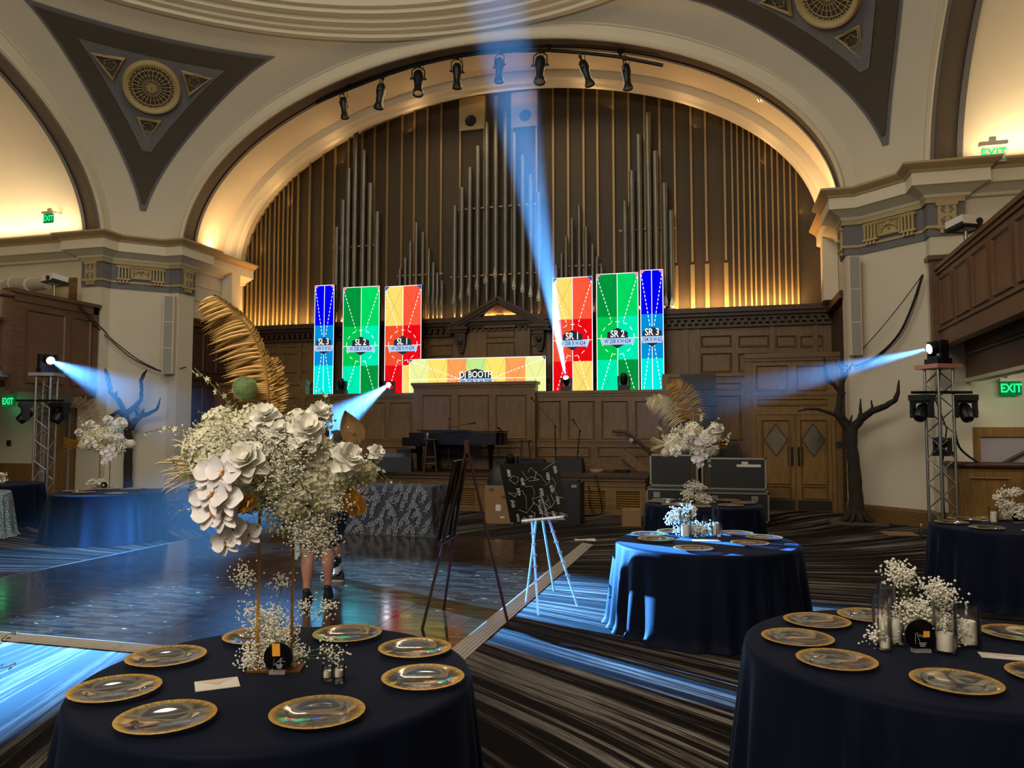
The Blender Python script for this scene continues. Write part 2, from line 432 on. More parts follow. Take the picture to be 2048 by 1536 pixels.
# plan from inside the chancel, round the pier, into the transept (local frame, right hand side; left side mirrors)
PLAN = [(8.0, 12.0), (8.0, 9.68), (7.87, 9.68), (7.87, 9.1), (8.15, 9.1), (9.1, 8.15), (9.1, 7.87), (9.68, 7.87), (9.68, 8.0), (22, 8.0)]
for nm, mir in (('right', False), ('left', True)):
    wl = struct('wall_pier_' + nm, sweep(PLAN, [(0, 0), (0, ZS + .1)], 0, mir), M_cream)
    # frieze: grey band between tan fillets
    b = sweep(PLAN[2:8], [(.0, 5.28), (.03, 5.28), (.03, 5.98), (0, 5.98)], 0, mir); struct('frieze_band', b, M_grey, wl)
    b = MB()
    for z0, z1, o in ((5.42, 5.47, .055), (5.88, 5.98, .07)):
        sweep(PLAN[2:8], [(.0, z0), (o, z0), (o, z1), (0, z1)], 0, mir, b)
    struct('frieze_fillet', b, M_gold_orn, wl)
    b = sweep(PLAN, [(0, 5.96), (.08, 5.98), (.10, 6.03), (.17, 6.07), (.28, 6.13), (.34, 6.15), (.34, 6.17), (.34, 6.38), (.0, 6.40)], 0, mir)
    struct('cornice_fascia', b, M_cream2, wl)
    b = sweep(PLAN, [(.33, 6.37), (.36, 6.38), (.38, 6.42), (.46, 6.47), (.50, 6.50), (.50, 6.54), (.0, 6.54)], 0, mir)
    struct('cornice_moulding', b, M_tan, wl)
    b = sweep(PLAN[1:8], [(0, .0), (.04, 0), (.04, .26), (.025, .30), (.0, .32)], 0, mir); struct('baseboard_' + nm, b, M_woodx, wl)
    sg = 1 if not mir else -1
    # carved tablet on the diagonal face
    def frame_obj(name, bb, m, cx, cy, z, rz, par=wl): 
        o = bb.build(name, m, par, 40); o.location = (cx, cy, z); o.rotation_euler = (0, 0, rz); return o
    t = MB()
    cxp, cyp = CX0 + sg * 8.625, CY0 + 8.625
    t.box((0, -.05, .35), (1.02, .06, .06)); t.box((0, -.05, .20), (.46, .05, .30)); t.box((0, -.06, .335), (1.1, .08, .05))
    for s2 in (-1, 1):
        for q in range(4): t.box((s2 * .39 + (q - 1.5) * .072, -.09, .19), (.036, .05, .33))
        t.box((s2 * .39, -.09, .03), (.32, .06, .04)); t.box((s2 * .39, -.09, .345), (.30, .05, .035))
        for q in range(3): t.box((s2 * .39 + (q - 1) * .08, -.085, -.025), (.05, .045, .07), taper=.7)
    t.box((0, -.085, .335), (.46, .03, .03)); t.box((0, -.085, .08), (.46, .03, .03))
    for s2 in (-1, 1):
        t.box((s2 * .225, -.085, .2), (.025, .03, .25))
        for q in range(4): t.ball((s2 * .16, -.09, .27 - q * .045), .032 - .004 * q, 8, 5)
        for q in range(3): t.ball((s2 * (.05 + q * .04), -.09, .25 - .02 * q), .026, 8, 5)
    t.ball((0, -.1, .27), .05, 10, 6); t.ball((0, -.09, .19), .03, 8, 5)
    frame_obj('frieze_tablet', t, M_gold_orn, cxp, cyp, 5.48, -sg * pi / 4)
    # cross blocks on the two jambs
    t = MB()
    t.box((0, -.05, .16), (.30, .05, .52)); t.box((0, -.06, .37), (.36, .06, .06)); t.box((0, -.06, -.05), (.40, .06, .05))
    for q in range(3): t.box(((q - 1) * .09, -.055, -.12), (.055, .05, .08), taper=.7)
    ti = MB()
    for s2 in (-1, 1):
        ti.box((s2 * .06, -.078, .31), (.05, .02, .07)); ti.box((s2 * .06, -.078, .02), (.05, .02, .1))
        for a in (45, -45): ti.box((s2 * .07, -.078, .17 + (.07 if a * s2 < 0 else -.07)), (.1, .02, .022), (0, radians(a), 0))
    for q_, m_ in ((t, M_gold_orn), (ti, M_grey)):
        frame_obj('frieze_block', q_, m_, CX0 + sg * 9.38, CY0 + 7.87, 5.48, 0); frame_obj('frieze_block', q_, m_, CX0 + sg * 7.87, CY0 + 9.38, 5.48, -sg * pi / 2)

# ---- arms: arch soffit band, barrel vault, arch face, mouldings
def ell(t, a, bb, inset=0): return (a - inset) * cos(t), ZS + (bb - inset) * sin(t)
NT = 64
TS = [pi * i / NT for i in range(NT + 1)]
ARMS = [('chancel', 0, 12.05), ('transept_left', 1, 19), ('nave', 2, 17), ('transept_right', 3, 19)]
for nm, k, L in ARMS:
    b = MB(); b.grid([[W3(ell(t, AW, AB)[0], S, ell(t, AW, AB)[1], k) for t in TS], [W3(ell(t, EW + .0, EB)[0], S, ell(t, EW, EB)[1], k) for t in TS]])
    wa = struct('wall_arch_' + nm, b, M_cream, smooth=60)
    b = MB(); b.grid([[W3(ell(t, AW + .12, AB + .12)[0], d, ell(t, AW + .12, AB + .12)[1], k) for t in TS] for d in (S + .55, L)])
    struct('ceiling_vault_' + nm, b, M_soffit, wa, smooth=60)
    # banded soffit: grey edges, brown centre
    b = MB()
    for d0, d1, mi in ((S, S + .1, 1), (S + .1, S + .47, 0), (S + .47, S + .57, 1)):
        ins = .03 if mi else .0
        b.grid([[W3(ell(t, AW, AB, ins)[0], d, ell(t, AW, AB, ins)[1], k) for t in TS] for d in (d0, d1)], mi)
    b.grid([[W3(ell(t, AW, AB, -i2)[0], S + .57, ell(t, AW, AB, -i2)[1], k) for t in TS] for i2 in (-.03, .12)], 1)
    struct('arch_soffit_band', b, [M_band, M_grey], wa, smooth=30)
    for off, rr in ((.0, .05), (.33, .035), (.42, .02)):
        b = MB(); b.tube([W3((AW + off) * cos(t), S, ZS + (AB + off) * sin(t), k) for t in TS], rr, 6)
        struct('arch_moulding', b, M_cream2, wa, smooth=60)
# inner ring of the chancel vault in front of the organ
b = MB()
prof = [(-.12, 11.0), (.08, 11.0), (.12, 11.06), (.12, 11.22), (.18, 11.26), (.2, 11.36), (-.12, 11.38)]
b.grid([[W3((AW - i2) * cos(t), d, ZS + (AB - i2) * sin(t)) for t in TS] for i2, d in prof])
struct('trim_1', b, M_cream2, smooth=35)
b = MB()                                    # jambs of the ring down to the wood cornice
for sg in (-1, 1): 
    x0 = CX0 + sg * (AW + .12); x1 = CX0 + sg * (AW - .2); b.bb((x0, CY0 + 11.0, 4.7), (x1, CY0 + 11.38, ZS + .0))
struct('trim_2', b, M_cream2)
# end walls
for nm, k, L in ARMS[1:]:
    b = MB(); b.quad(W3(-8.3, L, 0, k), W3(8.3, L, 0, k), W3(8.3, L, 11.5, k), W3(-8.3, L, 11.5, k)); struct('wall_end_' + nm, b, M_cream)
b = MB(); b.quad(W3(-8.4, 12.7, 0), W3(8.4, 12.7, 0), W3(8.4, 12.7, 11.6), W3(-8.4, 12.7, 11.6)); struct('wall_organ_back', b, M_woodd)
for nm, mir in (('back_right', 1), ('back_left', -1)):   # simpler piers behind the camera
    b = MB(); pl = [(8.0, 17), (8.0, 9.1), (8.15, 9.1), (9.1, 8.15), (9.1, 8.0), (19, 8.0)]
    b.grid([[W3(-mir * x, y, z, 2) for x, y in pl] for z in (0, ZS + .1)]); struct('wall_pier_' + nm, b, M_cream)

# ---- pendentives, dome ring, dome
def pend(z, t, sx, sy, off=0.0):
    wv = EW * sqrt(max(0, 1 - ((z - ZS) / EB) ** 2)); R = math.hypot(wv, S) - off
    a = atan2(S, wv); c = atan2(wv, S); ph = a + (c - a) * t
    return Vector((CX0 + sx * R * cos(ph), CY0 + sy * R * sin(ph), z))
def pend_L(z):
    wv = EW * sqrt(max(0, 1 - ((z - ZS) / EB) ** 2)); R = math.hypot(wv, S); return R * (atan2(S, wv) - atan2(wv, S))
for nm, sx, sy in (('front_left', -1, 1), ('front_right', 1, 1), ('back_left', -1, -1), ('back_right', 1, -1)):
    b = MB(); zs = [ZS + EB * sin(pi / 2 * i / 40) for i in range(41)]
    b.grid([[pend(z, i / 24, sx, sy) for i in range(25)] for z in zs])
    pw = struct('ceiling_pendentive_' + nm, b, M_cream, smooth=80)
    if sy < 0: continue
    def mar(z, add=0): u = (z - 7.45) / 3.18; return .79 + .85 * max(0, u) ** 4 + add
    def tri(z0, z1, add, off, nz=36, nt=20):
        rows = []
        for i in range(nz + 1):
            z = z0 + (z1 - z0) * i / nz; L = pend_L(z); m_ = min(mar(z, add), L / 2 - .015)
            rows.append([pend(z, (m_ + (L - 2 * m_) * j / nt) / L, sx, sy, off) for j in range(nt + 1)])
        return rows
    tri_o = MB().grid(tri(7.28, 10.70, -.07, .025)); struct('pendentive_border', tri_o, M_grey, pw, smooth=80)
    tri_i = MB().grid(tri(7.45, 10.63, 0, .05)); struct('pendentive_panel', tri_i, M_dark_tri, pw, smooth=80)
    tri_g = MB().grid(tri(8.62, 10.36, .47, .07)); struct('pendentive_field', tri_g, M_grey, pw, smooth=80)
    c = pend(9.83, .5, sx, sy, .16); e = .02
    du = (pend(9.83, .5 + e, sx, sy) - pend(9.83, .5 - e, sx, sy)).normalized(); dv = (pend(9.83 + e, .5, sx, sy) - pend(9.83 - e, .5, sx, sy)).normalized()
    nn = du.cross(dv).normalized()
    if nn.dot(Vector((CX0, CY0, 9)) - c) < 0: nn = -nn; 
    du = dv.cross(nn).normalized()
    MM = Matrix((du, dv, nn)).transposed()
    def LP(u, v, h=0): return c + MM @ Vector((u, v, h))
    RO = .60
    g = MB(); g.lathe([(RO - .12, .0), (RO - .1, .05), (RO - .06, .06), (RO - .04, .09), (RO, .09), (RO + .03, .03), (RO + .03, -.1)], 48, c, M=MM)
    struct('medallion_ring', g, M_gold_orn, pw, smooth=50)
    g = MB(); g.poly([LP((RO - .05) * cos(2 * pi * q / 40), (RO - .05) * sin(2 * pi * q / 40), .0) for q in range(40)]); struct('medallion_back', g, M_dark_tri, pw)
    g = MB()
    for q in range(24):
        a = 2 * pi * q / 24; g.tube([LP(.02 * cos(a), .02 * sin(a), .03), LP((RO - .08) * cos(a), (RO - .08) * sin(a), .03)], .008, 4)
        a2 = a + pi / 24; rr = RO - .165
        g.box(LP((RO - .125) * cos(a2), (RO - .125) * sin(a2), .03), (.045, .03, .02), MM @ Matrix.Rotation(a2, 3, 'Z'))
        for r0, ra in ((.17, .022), (.27, .034), (rr - .045, .045)):
            g.tube([LP(r0 * cos(a2) + ra * cos(a2 + th) , r0 * sin(a2) + ra * sin(a2 + th), .03) for th in (-1.5, -.8, 0, .8, 1.5)], .005, 4)
    for r0 in (.03, .1, RO - .19, RO - .09): g.tube([LP(r0 * cos(2 * pi * q / 40), r0 * sin(2 * pi * q / 40), .03) for q in range(40)], .007, 4, closed=True)
    struct('medallion_grille', g, M_gold_orn, pw)
    for a0, dist, w_, h_ in ((pi / 2 + 1.02, .98, .55, .42), (pi / 2 - 1.02, .98, .55, .42), (-pi / 2, .95, .40, .44)):
        cu, cv = dist * cos(a0), dist * sin(a0)
        if a0 > 0:
            sgn = -1 if cu < 0 else 1
            T = [(cu + sgn * .42, cv + .0), (cu - sgn * .22, cv + .02), (cu - sgn * .02, cv - .5)]
        else: T = [(-.24, cv + .16), (.24, cv + .16), (0, cv - .42)]
        g = MB(); pts = [LP(u, v, .0) for u, v in T]; g.tube(pts, .045, 6, closed=True)
        g.tube([LP(u * .9 + sum(p[0] for p in T) / 30, v * .9 + sum(p[1] for p in T) / 30, .04) for u, v in T], .02, 5, closed=True)
        struct('spandrel_frame', g, M_gold_orn, pw)
        g = MB(); g.poly([LP(u, v, .01) for u, v in T]); struct('spandrel_back', g, M_dark_tri, pw)
        g = MB(); mu, mv = sum(p[0] for p in T) / 3, sum(p[1] for p in T) / 3
        for q in range(5):
            a = 2 * pi * q / 5; g.tube([LP(mu + .07 * cos(a) + .06 * cos(a + th), mv + .07 * sin(a) + .06 * sin(a + th), .03) for th in (-1.6, -.8, 0, .8, 1.6)], .006, 4)
        struct('spandrel_scroll', g, M_gold_orn, pw)
NR = 96
def ring(prof, name, m, par=None, smooth=40):
    b = MB(); b.grid([[(CX0 + r_ * cos(2 * pi * i / NR), CY0 + r_ * sin(2 * pi * i / NR), z) for i in range(NR)] for r_, z in prof], closed=True)
    return struct(name, b, m, par, smooth)
dm = ring([(9.16, 10.98), (9.0, 10.98), (8.98, 11.06), (8.85, 11.08), (8.83, 11.14), (8.66, 11.16), (8.64, 11.24), (8.44, 11.26), (8.42, 11.34), (8.3, 11.36), (8.3, 11.52)], 'ceiling_ring', M_cream2)
ring([(8.3 * cos(t) + .0, 11.5 + 3.0 * sin(t)) for t in [pi / 2 * i / 16 for i in range(16)] + [pi / 2 - .002]], 'ceiling_dome', M_greyd, dm, 80)
# recessed spot lamps in the chancel soffit
for px, py in ((497, 296), (1517, 201)):
    t = thing('recessed_spotlight', 'small glowing recessed spotlight in the %s haunch of the organ arch' % ('left' if px < 1000 else 'right'), 'spotlight', (0, 0, 0), 0, 'arch soffit spotlights')
    best = min(((abs((ony(px, py, yy) - Vector((CX0, yy, ZS))).x / (AW + .1)) ** 2 + ((ony(px, py, yy).z - ZS) / (AB + .1)) ** 2 - 1) ** 2, yy) for yy in [16.6 + .02 * i for i in range(110)])
    p = ony(px, py, best[1]); nrm = Vector((CX0 - p.x, 0, ZS - p.z)).normalized(); M3 = nrm.to_track_quat('Z', 'Y').to_matrix()
    t.location = p
    g = MB(); g.lathe([(.035, 0), (.06, .012), (.07, 0), (.07, -.02)], 20, M=M3); g.build('trim_ring', M_cream2, t, 40)
    g = MB(); g.lathe([(.0, .004), (.04, .004)], 20, M=M3); g.build('bulb', MATS.get('warm_lamp') or emit('warm_lamp', 'fff0c8', 12), t)

# ---- panels
_pc = {}
def panel_mesh(w_, h_, m, fr=.045):
    key = (round(w_, 2), round(h_, 2), m.name)
    if key in _pc: return _pc[key]
    b = MB(); x, z = key[0] / 2, key[1] / 2
    rows = []
    for i2, y in ((0, 0), (0, -.028), (.012, -.034), (.03, -.012), (fr, .0), (fr + .01, -.002)):
        rows.append([(-x + i2, y, -z + i2), (x - i2, y, -z + i2), (x - i2, y, z - i2), (-x + i2, y, z - i2)])
    b.grid(rows, closed=True); b.poly(rows[-1]); _pc[key] = b.mesh('panel', m); return _pc[key]
def panel_at(par, c, w_, h_, rz=0, m=None, name='panel'):
    return link(name, panel_mesh(w_, h_, m or M_wood), par, c, (0, 0, rz))
def panel_px(par, x0, x1, y0, y1, Y, m=None, name='panel'):
    xm, ym = (x0 + x1) / 2, (y0 + y1) / 2
    w_ = ony(x1, ym, Y).x - ony(x0, ym, Y).x; h_ = ony(xm, y0, Y).z - ony(xm, y1, Y).z; c = ony(xm, ym, Y)
    return panel_at(par, (c.x, Y - .001, c.z), w_, h_, 0, m, name)
def X(px, Y, py=800): return ony(px, py, Y).x
def Z(py, Y, px=1024): return ony(px, py, Y).z

# ---- stage
xs0, xs1 = CX0 - 4.05, X(1291, YS, 980)
b = MB(); b.bb((xs0, YS + .06, 0), (xs1, YPAR + .3, ZST - .04)); st = struct('stage', b, M_woodx)
b = MB(); b.bb((xs0 - .05, YS - .03, ZST - .05), (xs1 + .05, YPAR + .3, ZST)); b.bb((xs0, YS, ZST - .11), (xs1, YS + .1, ZST - .05)); struct('stage_nosing', b, M_woodd, st)
b = MB()
for z0, z1, o in ((0, .13, .0), (.50, .60, .0), (.60, .63, -.03), (.71, .73, -.01)): b.bb((xs0, YS + o, z0), (xs1, YS + .08, z1))
nv = 11; pitch = (xs1 - xs0) / nv
for i in range(nv + 1): b.bb((xs0 + i * pitch - .09, YS + .0, .13), (xs0 + i * pitch + .09, YS + .08, .50))
struct('stage_rail', b, M_woodx, st)
for i in range(nv):
    b = MB(); cx = xs0 + (i + .5) * pitch; hw = pitch / 2 - .1
    for q in range(7): b.box((cx, YS + .045, .165 + q * .05), (2 * hw, .05, .012), (radians(35), 0, 0))
    for s2 in (-1, 1): b.box((cx + s2 * hw, YS + .03, .315), (.03, .05, .37))
    struct('louvre_vent', b, M_wood2, st)
# ---- parapet wall behind the stage
xa, xb = X(607, YPAR), X(1328, YPAR)
zp = Z(785, YPAR, 1200)
b = MB(); b.bb((xa, YPAR, 0), (xb, YPAR + .12, zp)); pw = struct('wall_parapet', b, M_wood)
b = MB(); b.bb((xa, YPAR - .05, zp - .02), (xb, YPAR + .17, zp + .05)); b.bb((xa, YPAR - .025, zp - .08), (xb, YPAR, zp - .02))
b.bb((xa, YPAR - .02, 1.50), (xb, YPAR, 1.56)); b.bb((xa, YPAR - .03, ZST), (xb, YPAR, ZST + .16)); struct('parapet_rail', b, M_woodx, pw)
x0, x1 = X(827, YPAR - .2), X(1070, YPAR - .2); zc = Z(769, YPAR - .2, 950)
b = MB(); b.bb((x0, YPAR - .2, 0), (x1, YPAR + .12, zc)); struct('parapet_centre', b, M_wood, pw)
b = MB(); b.bb((x0 - .05, YPAR - .26, zc - .01), (x1 + .05, YPAR + .15, zc + .06)); b.bb((x0 - .02, YPAR - .22, zc - .07), (x1 + .02, YPAR, zc)); b.bb((x0, YPAR - .23, 1.50), (x1, YPAR - .2, 1.56)); struct('parapet_rail', b, M_woodx, pw)
for p0, p1 in ((622, 668), (678, 722), (732, 771), (779, 822)): panel_px(pw, p0, p1, 804, 878, YPAR)
for p0, p1 in ((1075, 1122), (1136, 1189), (1203, 1256), (1270, 1322)): panel_px(pw, p0, p1, 801, 878, YPAR)
for p0, p1 in ((844, 902), (916, 978), (991, 1053)): panel_px(pw, p0, p1, 789, 877, YPAR - .2)
for p0, p1 in ((640, 720), (735, 820), (1075, 1180), (1195, 1300)): panel_px(pw, p0, p1, 893, 913, YPAR)
for p0, p1 in ((850, 940), (955, 1045)): panel_px(pw, p0, p1, 893, 913, YPAR - .2)
# side walls of the stair wells and the door bays
YD = 18.1
x2, x3 = X(1490, YD), CX0 + 8.0
zq = Z(752, YPAR, 1400)
b = MB(); b.bb((xb, YPAR, 0), (x2, YPAR + .12, zq)); sw = struct('wall_stair_right', b, M_wood)
b = MB(); b.bb((xb - .03, YPAR - .05, zq - .02), (x2, YPAR + .17, zq + .06)); b.bb((xb - .04, YPAR - .06, 0), (xb + .12, YPAR + .16, zq + .02)); struct('stair_rail_cap', b, M_woodx, sw)
panel_px(sw, 1345, 1400, 790, 880, YPAR); panel_px(sw, 1415, 1482, 790, 880, YPAR); panel_px(sw, 1345, 1400, 765, 780, YPAR); panel_px(sw, 1415, 1482, 765, 780, YPAR)
panel_px(sw, 1345, 1482, 895, 950, YPAR)
zt = Z(714, YD, 1570)
b = MB(); b.bb((x2, YD, 0), (x3, YD + .2, zt)); db = struct('wall_door_bay', b, M_wood2)
b = MB(); b.bb((x2, YD - .08, zt - .02), (x3, YD + .3, zt + .08)); b.bb((x2, YD - .05, zt - .09), (x3, YD, zt - .02))
b.bb((x2, YD - .02, Z(792, YD, 1570)), (x3, YD, Z(788, YD, 1570))); b.bb((x2, YD - .03, 0), (x2 + .16, YD, zt)); b.bb((x3 - .12, YD - .03, 0), (x3, YD, zt)); struct('door_bay_rail', b, M_woodx, db)
for p0, p1 in ((1511, 1576), (1592, 1652)): panel_px(db, p0, p1, 730, 781, YD, M_wood2)
panel_px(db, 1513, 1652, 797, 811, YD, M_wood2)
# double door
dz = Z(829, YD, 1590); dxm = X(1591, YD, 920); dx0, dx1 = X(1514, YD, 920), X(1664, YD, 920)
b = MB(); b.bb((dx0 - .12, YD - .05, 0), (dx0, YD, dz + .12)); b.bb((dx1, YD - .05, 0), (dx1 + .08, YD, dz + .12)); b.bb((dx0, YD - .05, dz), (dx1, YD, dz + .12)); struct('door_frame', b, M_wood2, db)
M_pane = glass('door_pane_glass', (.5, .5, .48), .25, .05)
for i, (a, c) in enumerate(((dx0, dxm), (dxm, dx1))):
    b = MB(); b.bb((a + .006, YD - .035, .02), (c - .006, YD - .005, dz - .006)); d = struct('door_%d' % (i + 1), b, M_wood2)
    cx = (a + c) / 2; zc_ = Z(880, YD, 1590); hw, hh = .23, .34
    b = MB()
    rows = []
    for q, y in ((1.12, -.035), (1.12, -.05), (1.0, -.05), (.98, -.03)): rows.append([(cx + hw * q, YD + y, zc_), (cx, YD + y, zc_ + hh * q), (cx - hw * q, YD + y, zc_), (cx, YD + y, zc_ - hh * q)])
    b.grid(rows, closed=True); struct('window_frame', b, M_woodd, d)
    b = MB(); b.poly([(cx + hw, YD - .04, zc_), (cx, YD - .04, zc_ + hh), (cx - hw, YD - .04, zc_), (cx, YD - .04, zc_ - hh)]); struct('pane', b, MATS.get('diamond_pane') or mat('diamond_pane', '8e8878', .12, .6, var=.45, vscale=5), d)
    b = MB(); xe = c - .1 if i == 0 else a + .1; zp_ = Z(913, YD, 1590); b.bb((xe - .06, YD - .045, zp_ - .21), (xe + .06, YD - .03, zp_ + .21)); struct('push_plate', b, M_blackm, d)
    b = MB(); b.bb((a + .03, YD - .042, .03), (c - .03, YD - .03, .24)); struct('kick_plate', b, MATS.get('dark_bronze') or mat('dark_bronze', '3a332b', .4, .6), d)
    for z0, z1 in ((.28, .55),): panel_at(d, (cx, YD - .036, (z0 + z1) / 2), (c - a) * .72, z1 - z0, 0, M_wood2)
    panel_at(d, (cx, YD - .036, 1.30), (c - a) * .74, 1.42, 0, M_wood2)
YU_ = 19.3
b = MB(); b.bb((CX0 + 7.98, 17.1, 0), (CX0 + 7.93, YU_, 4.6)); b.bb((CX0 + 7.98, 16.95, 4.5), (CX0 + 7.8, YU_, 4.66)); struct('wall_chancel_right', b, M_woodd)
# left stair well (mirror side) and chancel side wall panelling
b = MB(); b.bb((CX0 - 7.95, YPAR, 0), (xa, YPAR + .12, 3.0)); lw = struct('wall_stair_left', b, M_wood)
b = MB(); b.bb((CX0 - 7.95, YPAR - .05, 2.98), (xa + .1, YPAR + .17, 3.06)); b.bb((xa - .08, YPAR - .06, 0), (xa + .08, YPAR + .16, 3.1)); struct('stair_rail_cap', b, M_woodx, lw)
for p0, p1 in ((482, 535), (548, 596)): panel_px(lw, p0, p1, 795, 870, YPAR); panel_px(lw, p0, p1, 885, 940, YPAR)
b = MB(); xc = CX0 - 7.98; b.bb((xc, 17.1, 0), (xc + .03, YU_, 4.55)); cw = struct('wall_chancel_left', b, M_woodd)
b = MB(); b.bb((xc, 17.1, 4.5), (xc + .12, YORG, 4.62)); b.bb((xc, 17.1, 4.62), (xc + .18, YORG, 4.70)); b.bb((xc, 17.1, 3.1), (xc + .06, YORG, 3.2)); struct('panel_cap', b, M_woodd, cw)
for yy in (17.4, 17.95, 18.5): panel_at(cw, (xc + .031, yy, 3.85), .42, 1.05, pi / 2, M_woodd); panel_at(cw, (xc + .031, yy, 2.1), .42, 1.7, pi / 2, M_woodd)
b = MB()
for z in (5.2, 5.6, 6.0): b.bb((CX0 - 8.0, 17.1, z), (CX0 - 7.985, 19.3, z + .015))
struct('wall_reveal_line', b, M_cream2, cw)
# ---- wood wall under the organ, with ledge, dentils and pediment
YU = 19.3; xw0, xw1 = CX0 - 8.0, CX0 + 8.0; zl = 4.72
b = MB(); b.bb((xw0, YU, 0), (xw1, YU + .1, zl - .1)); uw = struct('wall_organ_dado', b, M_wood)
b = MB(); b.bb((xw0, YU - .34, zl - .12), (xw1, YU + .5, zl)); b.bb((xw0, YU - .26, zl - .2), (xw1, YU, zl - .12)); b.bb((xw0, YU - .1, zl - .46), (xw1, YU, zl - .40)); b.bb((xw0, YU - .16, zl - .26), (xw1, YU, zl - .2)); b.bb((xw0, YU - .05, 3.0), (xw1, YU, 3.1)); struct('organ_ledge', b, M_woodd, uw)
b = MB(); q = xw0 + .1
while q < xw1: b.bb((q, YU - .16, zl - .36), (q + .09, YU, zl - .26)); q += .165
struct('dentil_row', b, M_woodd, uw)
b = MB()
for px in (500, 600, 680, 765, 850, 1098, 1190, 1278, 1372, 1395, 1545, 1630): c = X(px, YU, 680); b.bb((c - .06, YU - .04, 2.6), (c + .06, YU, zl - .46))
struct('pilaster_strip', b, M_wood, uw)
for p0, p1 in ((503, 555), (562, 612), (1402, 1463), (1476, 1538), (1552, 1592), (1600, 1645)):
    panel_px(uw, p0, p1, 671, 694, YU); panel_px(uw, p0, p1, 706, 745, YU)
for p0, p1 in ((860, 905), (1062, 1094)): panel_px(uw, p0, p1, 690, 712, YU)
YB = YU - .12; 
b = MB(); b.bb((X(928, YB, 680), YB, 2.6), (X(1060, YB, 680), YB + .2, zl - .3)); struct('pediment_bay', b, M_wood, uw)
zpk = Z(597, YB - .2, 990); zb_ = Z(650, YB - .2, 990); hx = (X(1092, YB, 640) - X(898, YB, 640)) / 2; cxp = CX0 - .12
b = MB(); b.prism([(cxp - hx * .93, YB - .06, zb_), (cxp + hx * .93, YB - .06, zb_), (cxp, YB - .06, zpk)], (0, .3, 0)); struct('pediment_tympanum', b, M_wood, uw)
b = MB(); sl = atan2(zpk - zb_, hx); ln = math.hypot(hx, zpk - zb_)
for s2 in (-1, 1):
    c = Vector((cxp + s2 * hx / 2, YB - .12, (zpk + zb_) / 2))
    for dz_, dp, th in ((0, .42, .07), (-.085, .34, .08), (-.17, .24, .07)): b.box(c + Vector((s2 * dz_ * -.25, 0, dz_)), (ln * (1 + .01), dp, th), (0, s2 * sl, 0))
    b.bb((cxp + s2 * hx * .62, YB - .3, zb_ - .09), (cxp + s2 * hx * 1.04, YB + .1, zb_ - .01)); b.bb((cxp + s2 * hx * .66, YB - .22, zb_ - .17), (cxp + s2 * hx * .98, YB + .1, zb_ - .09))
struct('pediment_cornice', b, M_woodd, uw)
panel_at(uw, (cxp, YB - .005, Z(712, YB, 990)), .78, .72); panel_at(uw, (cxp, YB - .005, Z(668, YB, 990)), .78, .2)
b = MB(); b.prism([(cxp - .42, YB - .07, zb_ - .05), (cxp + .42, YB - .07, zb_ - .05), (cxp + .42, YB - .07, zb_ + .12), (cxp, YB - .07, zb_ + .34), (cxp - .42, YB - .07, zb_ + .12)], (0, -.02, 0)); struct('pediment_panel', b, M_wood, uw)
for s2 in (-1, 1):
    b = MB(); cx = cxp + s2 * hx * .80; z1 = zb_ - .17
    for i in range(7):
        f_ = i / 6; b.box((cx, YB - .02 - .09 * (1 - f_) , z1 - .05 - f_ * .42), (.28 * (1 - .55 * f_ ** 2), .16 * (1 - f_ * .6) + .04, .075))
    b.ball((cx, YB - .14, z1 - .2), .085, 10, 6, (1, .8, 1.3)); struct('bracket', b, M_woodd, uw, 50)
# platform behind the parapet that carries the screens
b = MB(); b.bb((CX0 - 7.9, YPAR + .12, 0), (CX0 + 7.9 - 2.0, YU, zp - .25)); struct('floor_choir', b, M_woodd)

# ---- side balconies
M_balc = M_woody
def balc(name, pts, z0, z1, npan, mirror=False):
    b = MB(); A, Bq = Vector(pts[0]), Vector(pts[1]); d = (Bq - A); L = d.length; d.normalize(); rz = atan2(d.y, d.x)
    return A, d, L, rz
# right: runs from the pier toward the camera
A = Vector((3.78, 15.25, 0)); Bq = Vector((3.42, 3.0, 0)); d = (A - Bq).normalized(); L = (A - Bq).length
rzb = atan2(d.y, d.x) + pi                  # local x from A toward B; local -y toward the crossing
rzb = atan2((Bq - A).y, (Bq - A).x)
zb0, zb1 = 3.27, 4.62
def loc_mesh(b, name, m, loc, rz, par=None, sm=None, st_=True):
    o = b.build(name, m, par, sm, kind='structure' if st_ else None); o.location = loc; o.rotation_euler = (0, 0, rz); return o
b = MB(); b.bb((0, 0, zb0), (L, .14, zb1)); bl = loc_mesh(b, 'wall_balcony_right', M_balc, A, rzb)
b = MB(); b.bb((-.06, -.06, zb1), (L, .22, zb1 + .07)); b.bb((-.03, -.03, zb1 - .07), (L, .0, zb1)); b.bb((-.02, -.04, zb0 - .03), (L, .14, zb0 + .06)); b.bb((-.02, -.03, zb0 + .26), (L, 0, zb0 + .29))
b.bb((-.08, -.1, zb0 - .02), (.12, .2, zb1 + .2)); b.bb((-.14, -.16, zb1 + .2), (.18, .26, zb1 + .28))
loc_mesh(b, 'balcony_rail', M_balc, (0, 0, 0), 0, bl)
for i in range(9): panel_at(bl, (.62 + i * 1.0 + .1, -.001, zb0 + .76), .8, .82, 0, M_balc)
b = MB(); b.bb((.0, .14, zb0 + .1), (L, 6.5, zb0 + .2)); loc_mesh(b, 'balcony_soffit', mat('balcony_soffit_paint', '8a8a8a', .7), (0, 0, 0), 0, bl)
b = MB(); b.bb((.0, .42, zb0 - .58), (L, .58, zb0 + .1)); loc_mesh(b, 'balcony_beam', M_balc, (0, 0, 0), 0, bl)
b = MB(); b.bb((.0, .40, zb0 - .64), (L, .62, zb0 - .58)); loc_mesh(b, 'beam_moulding', M_cream2, (0, 0, 0), 0, bl)
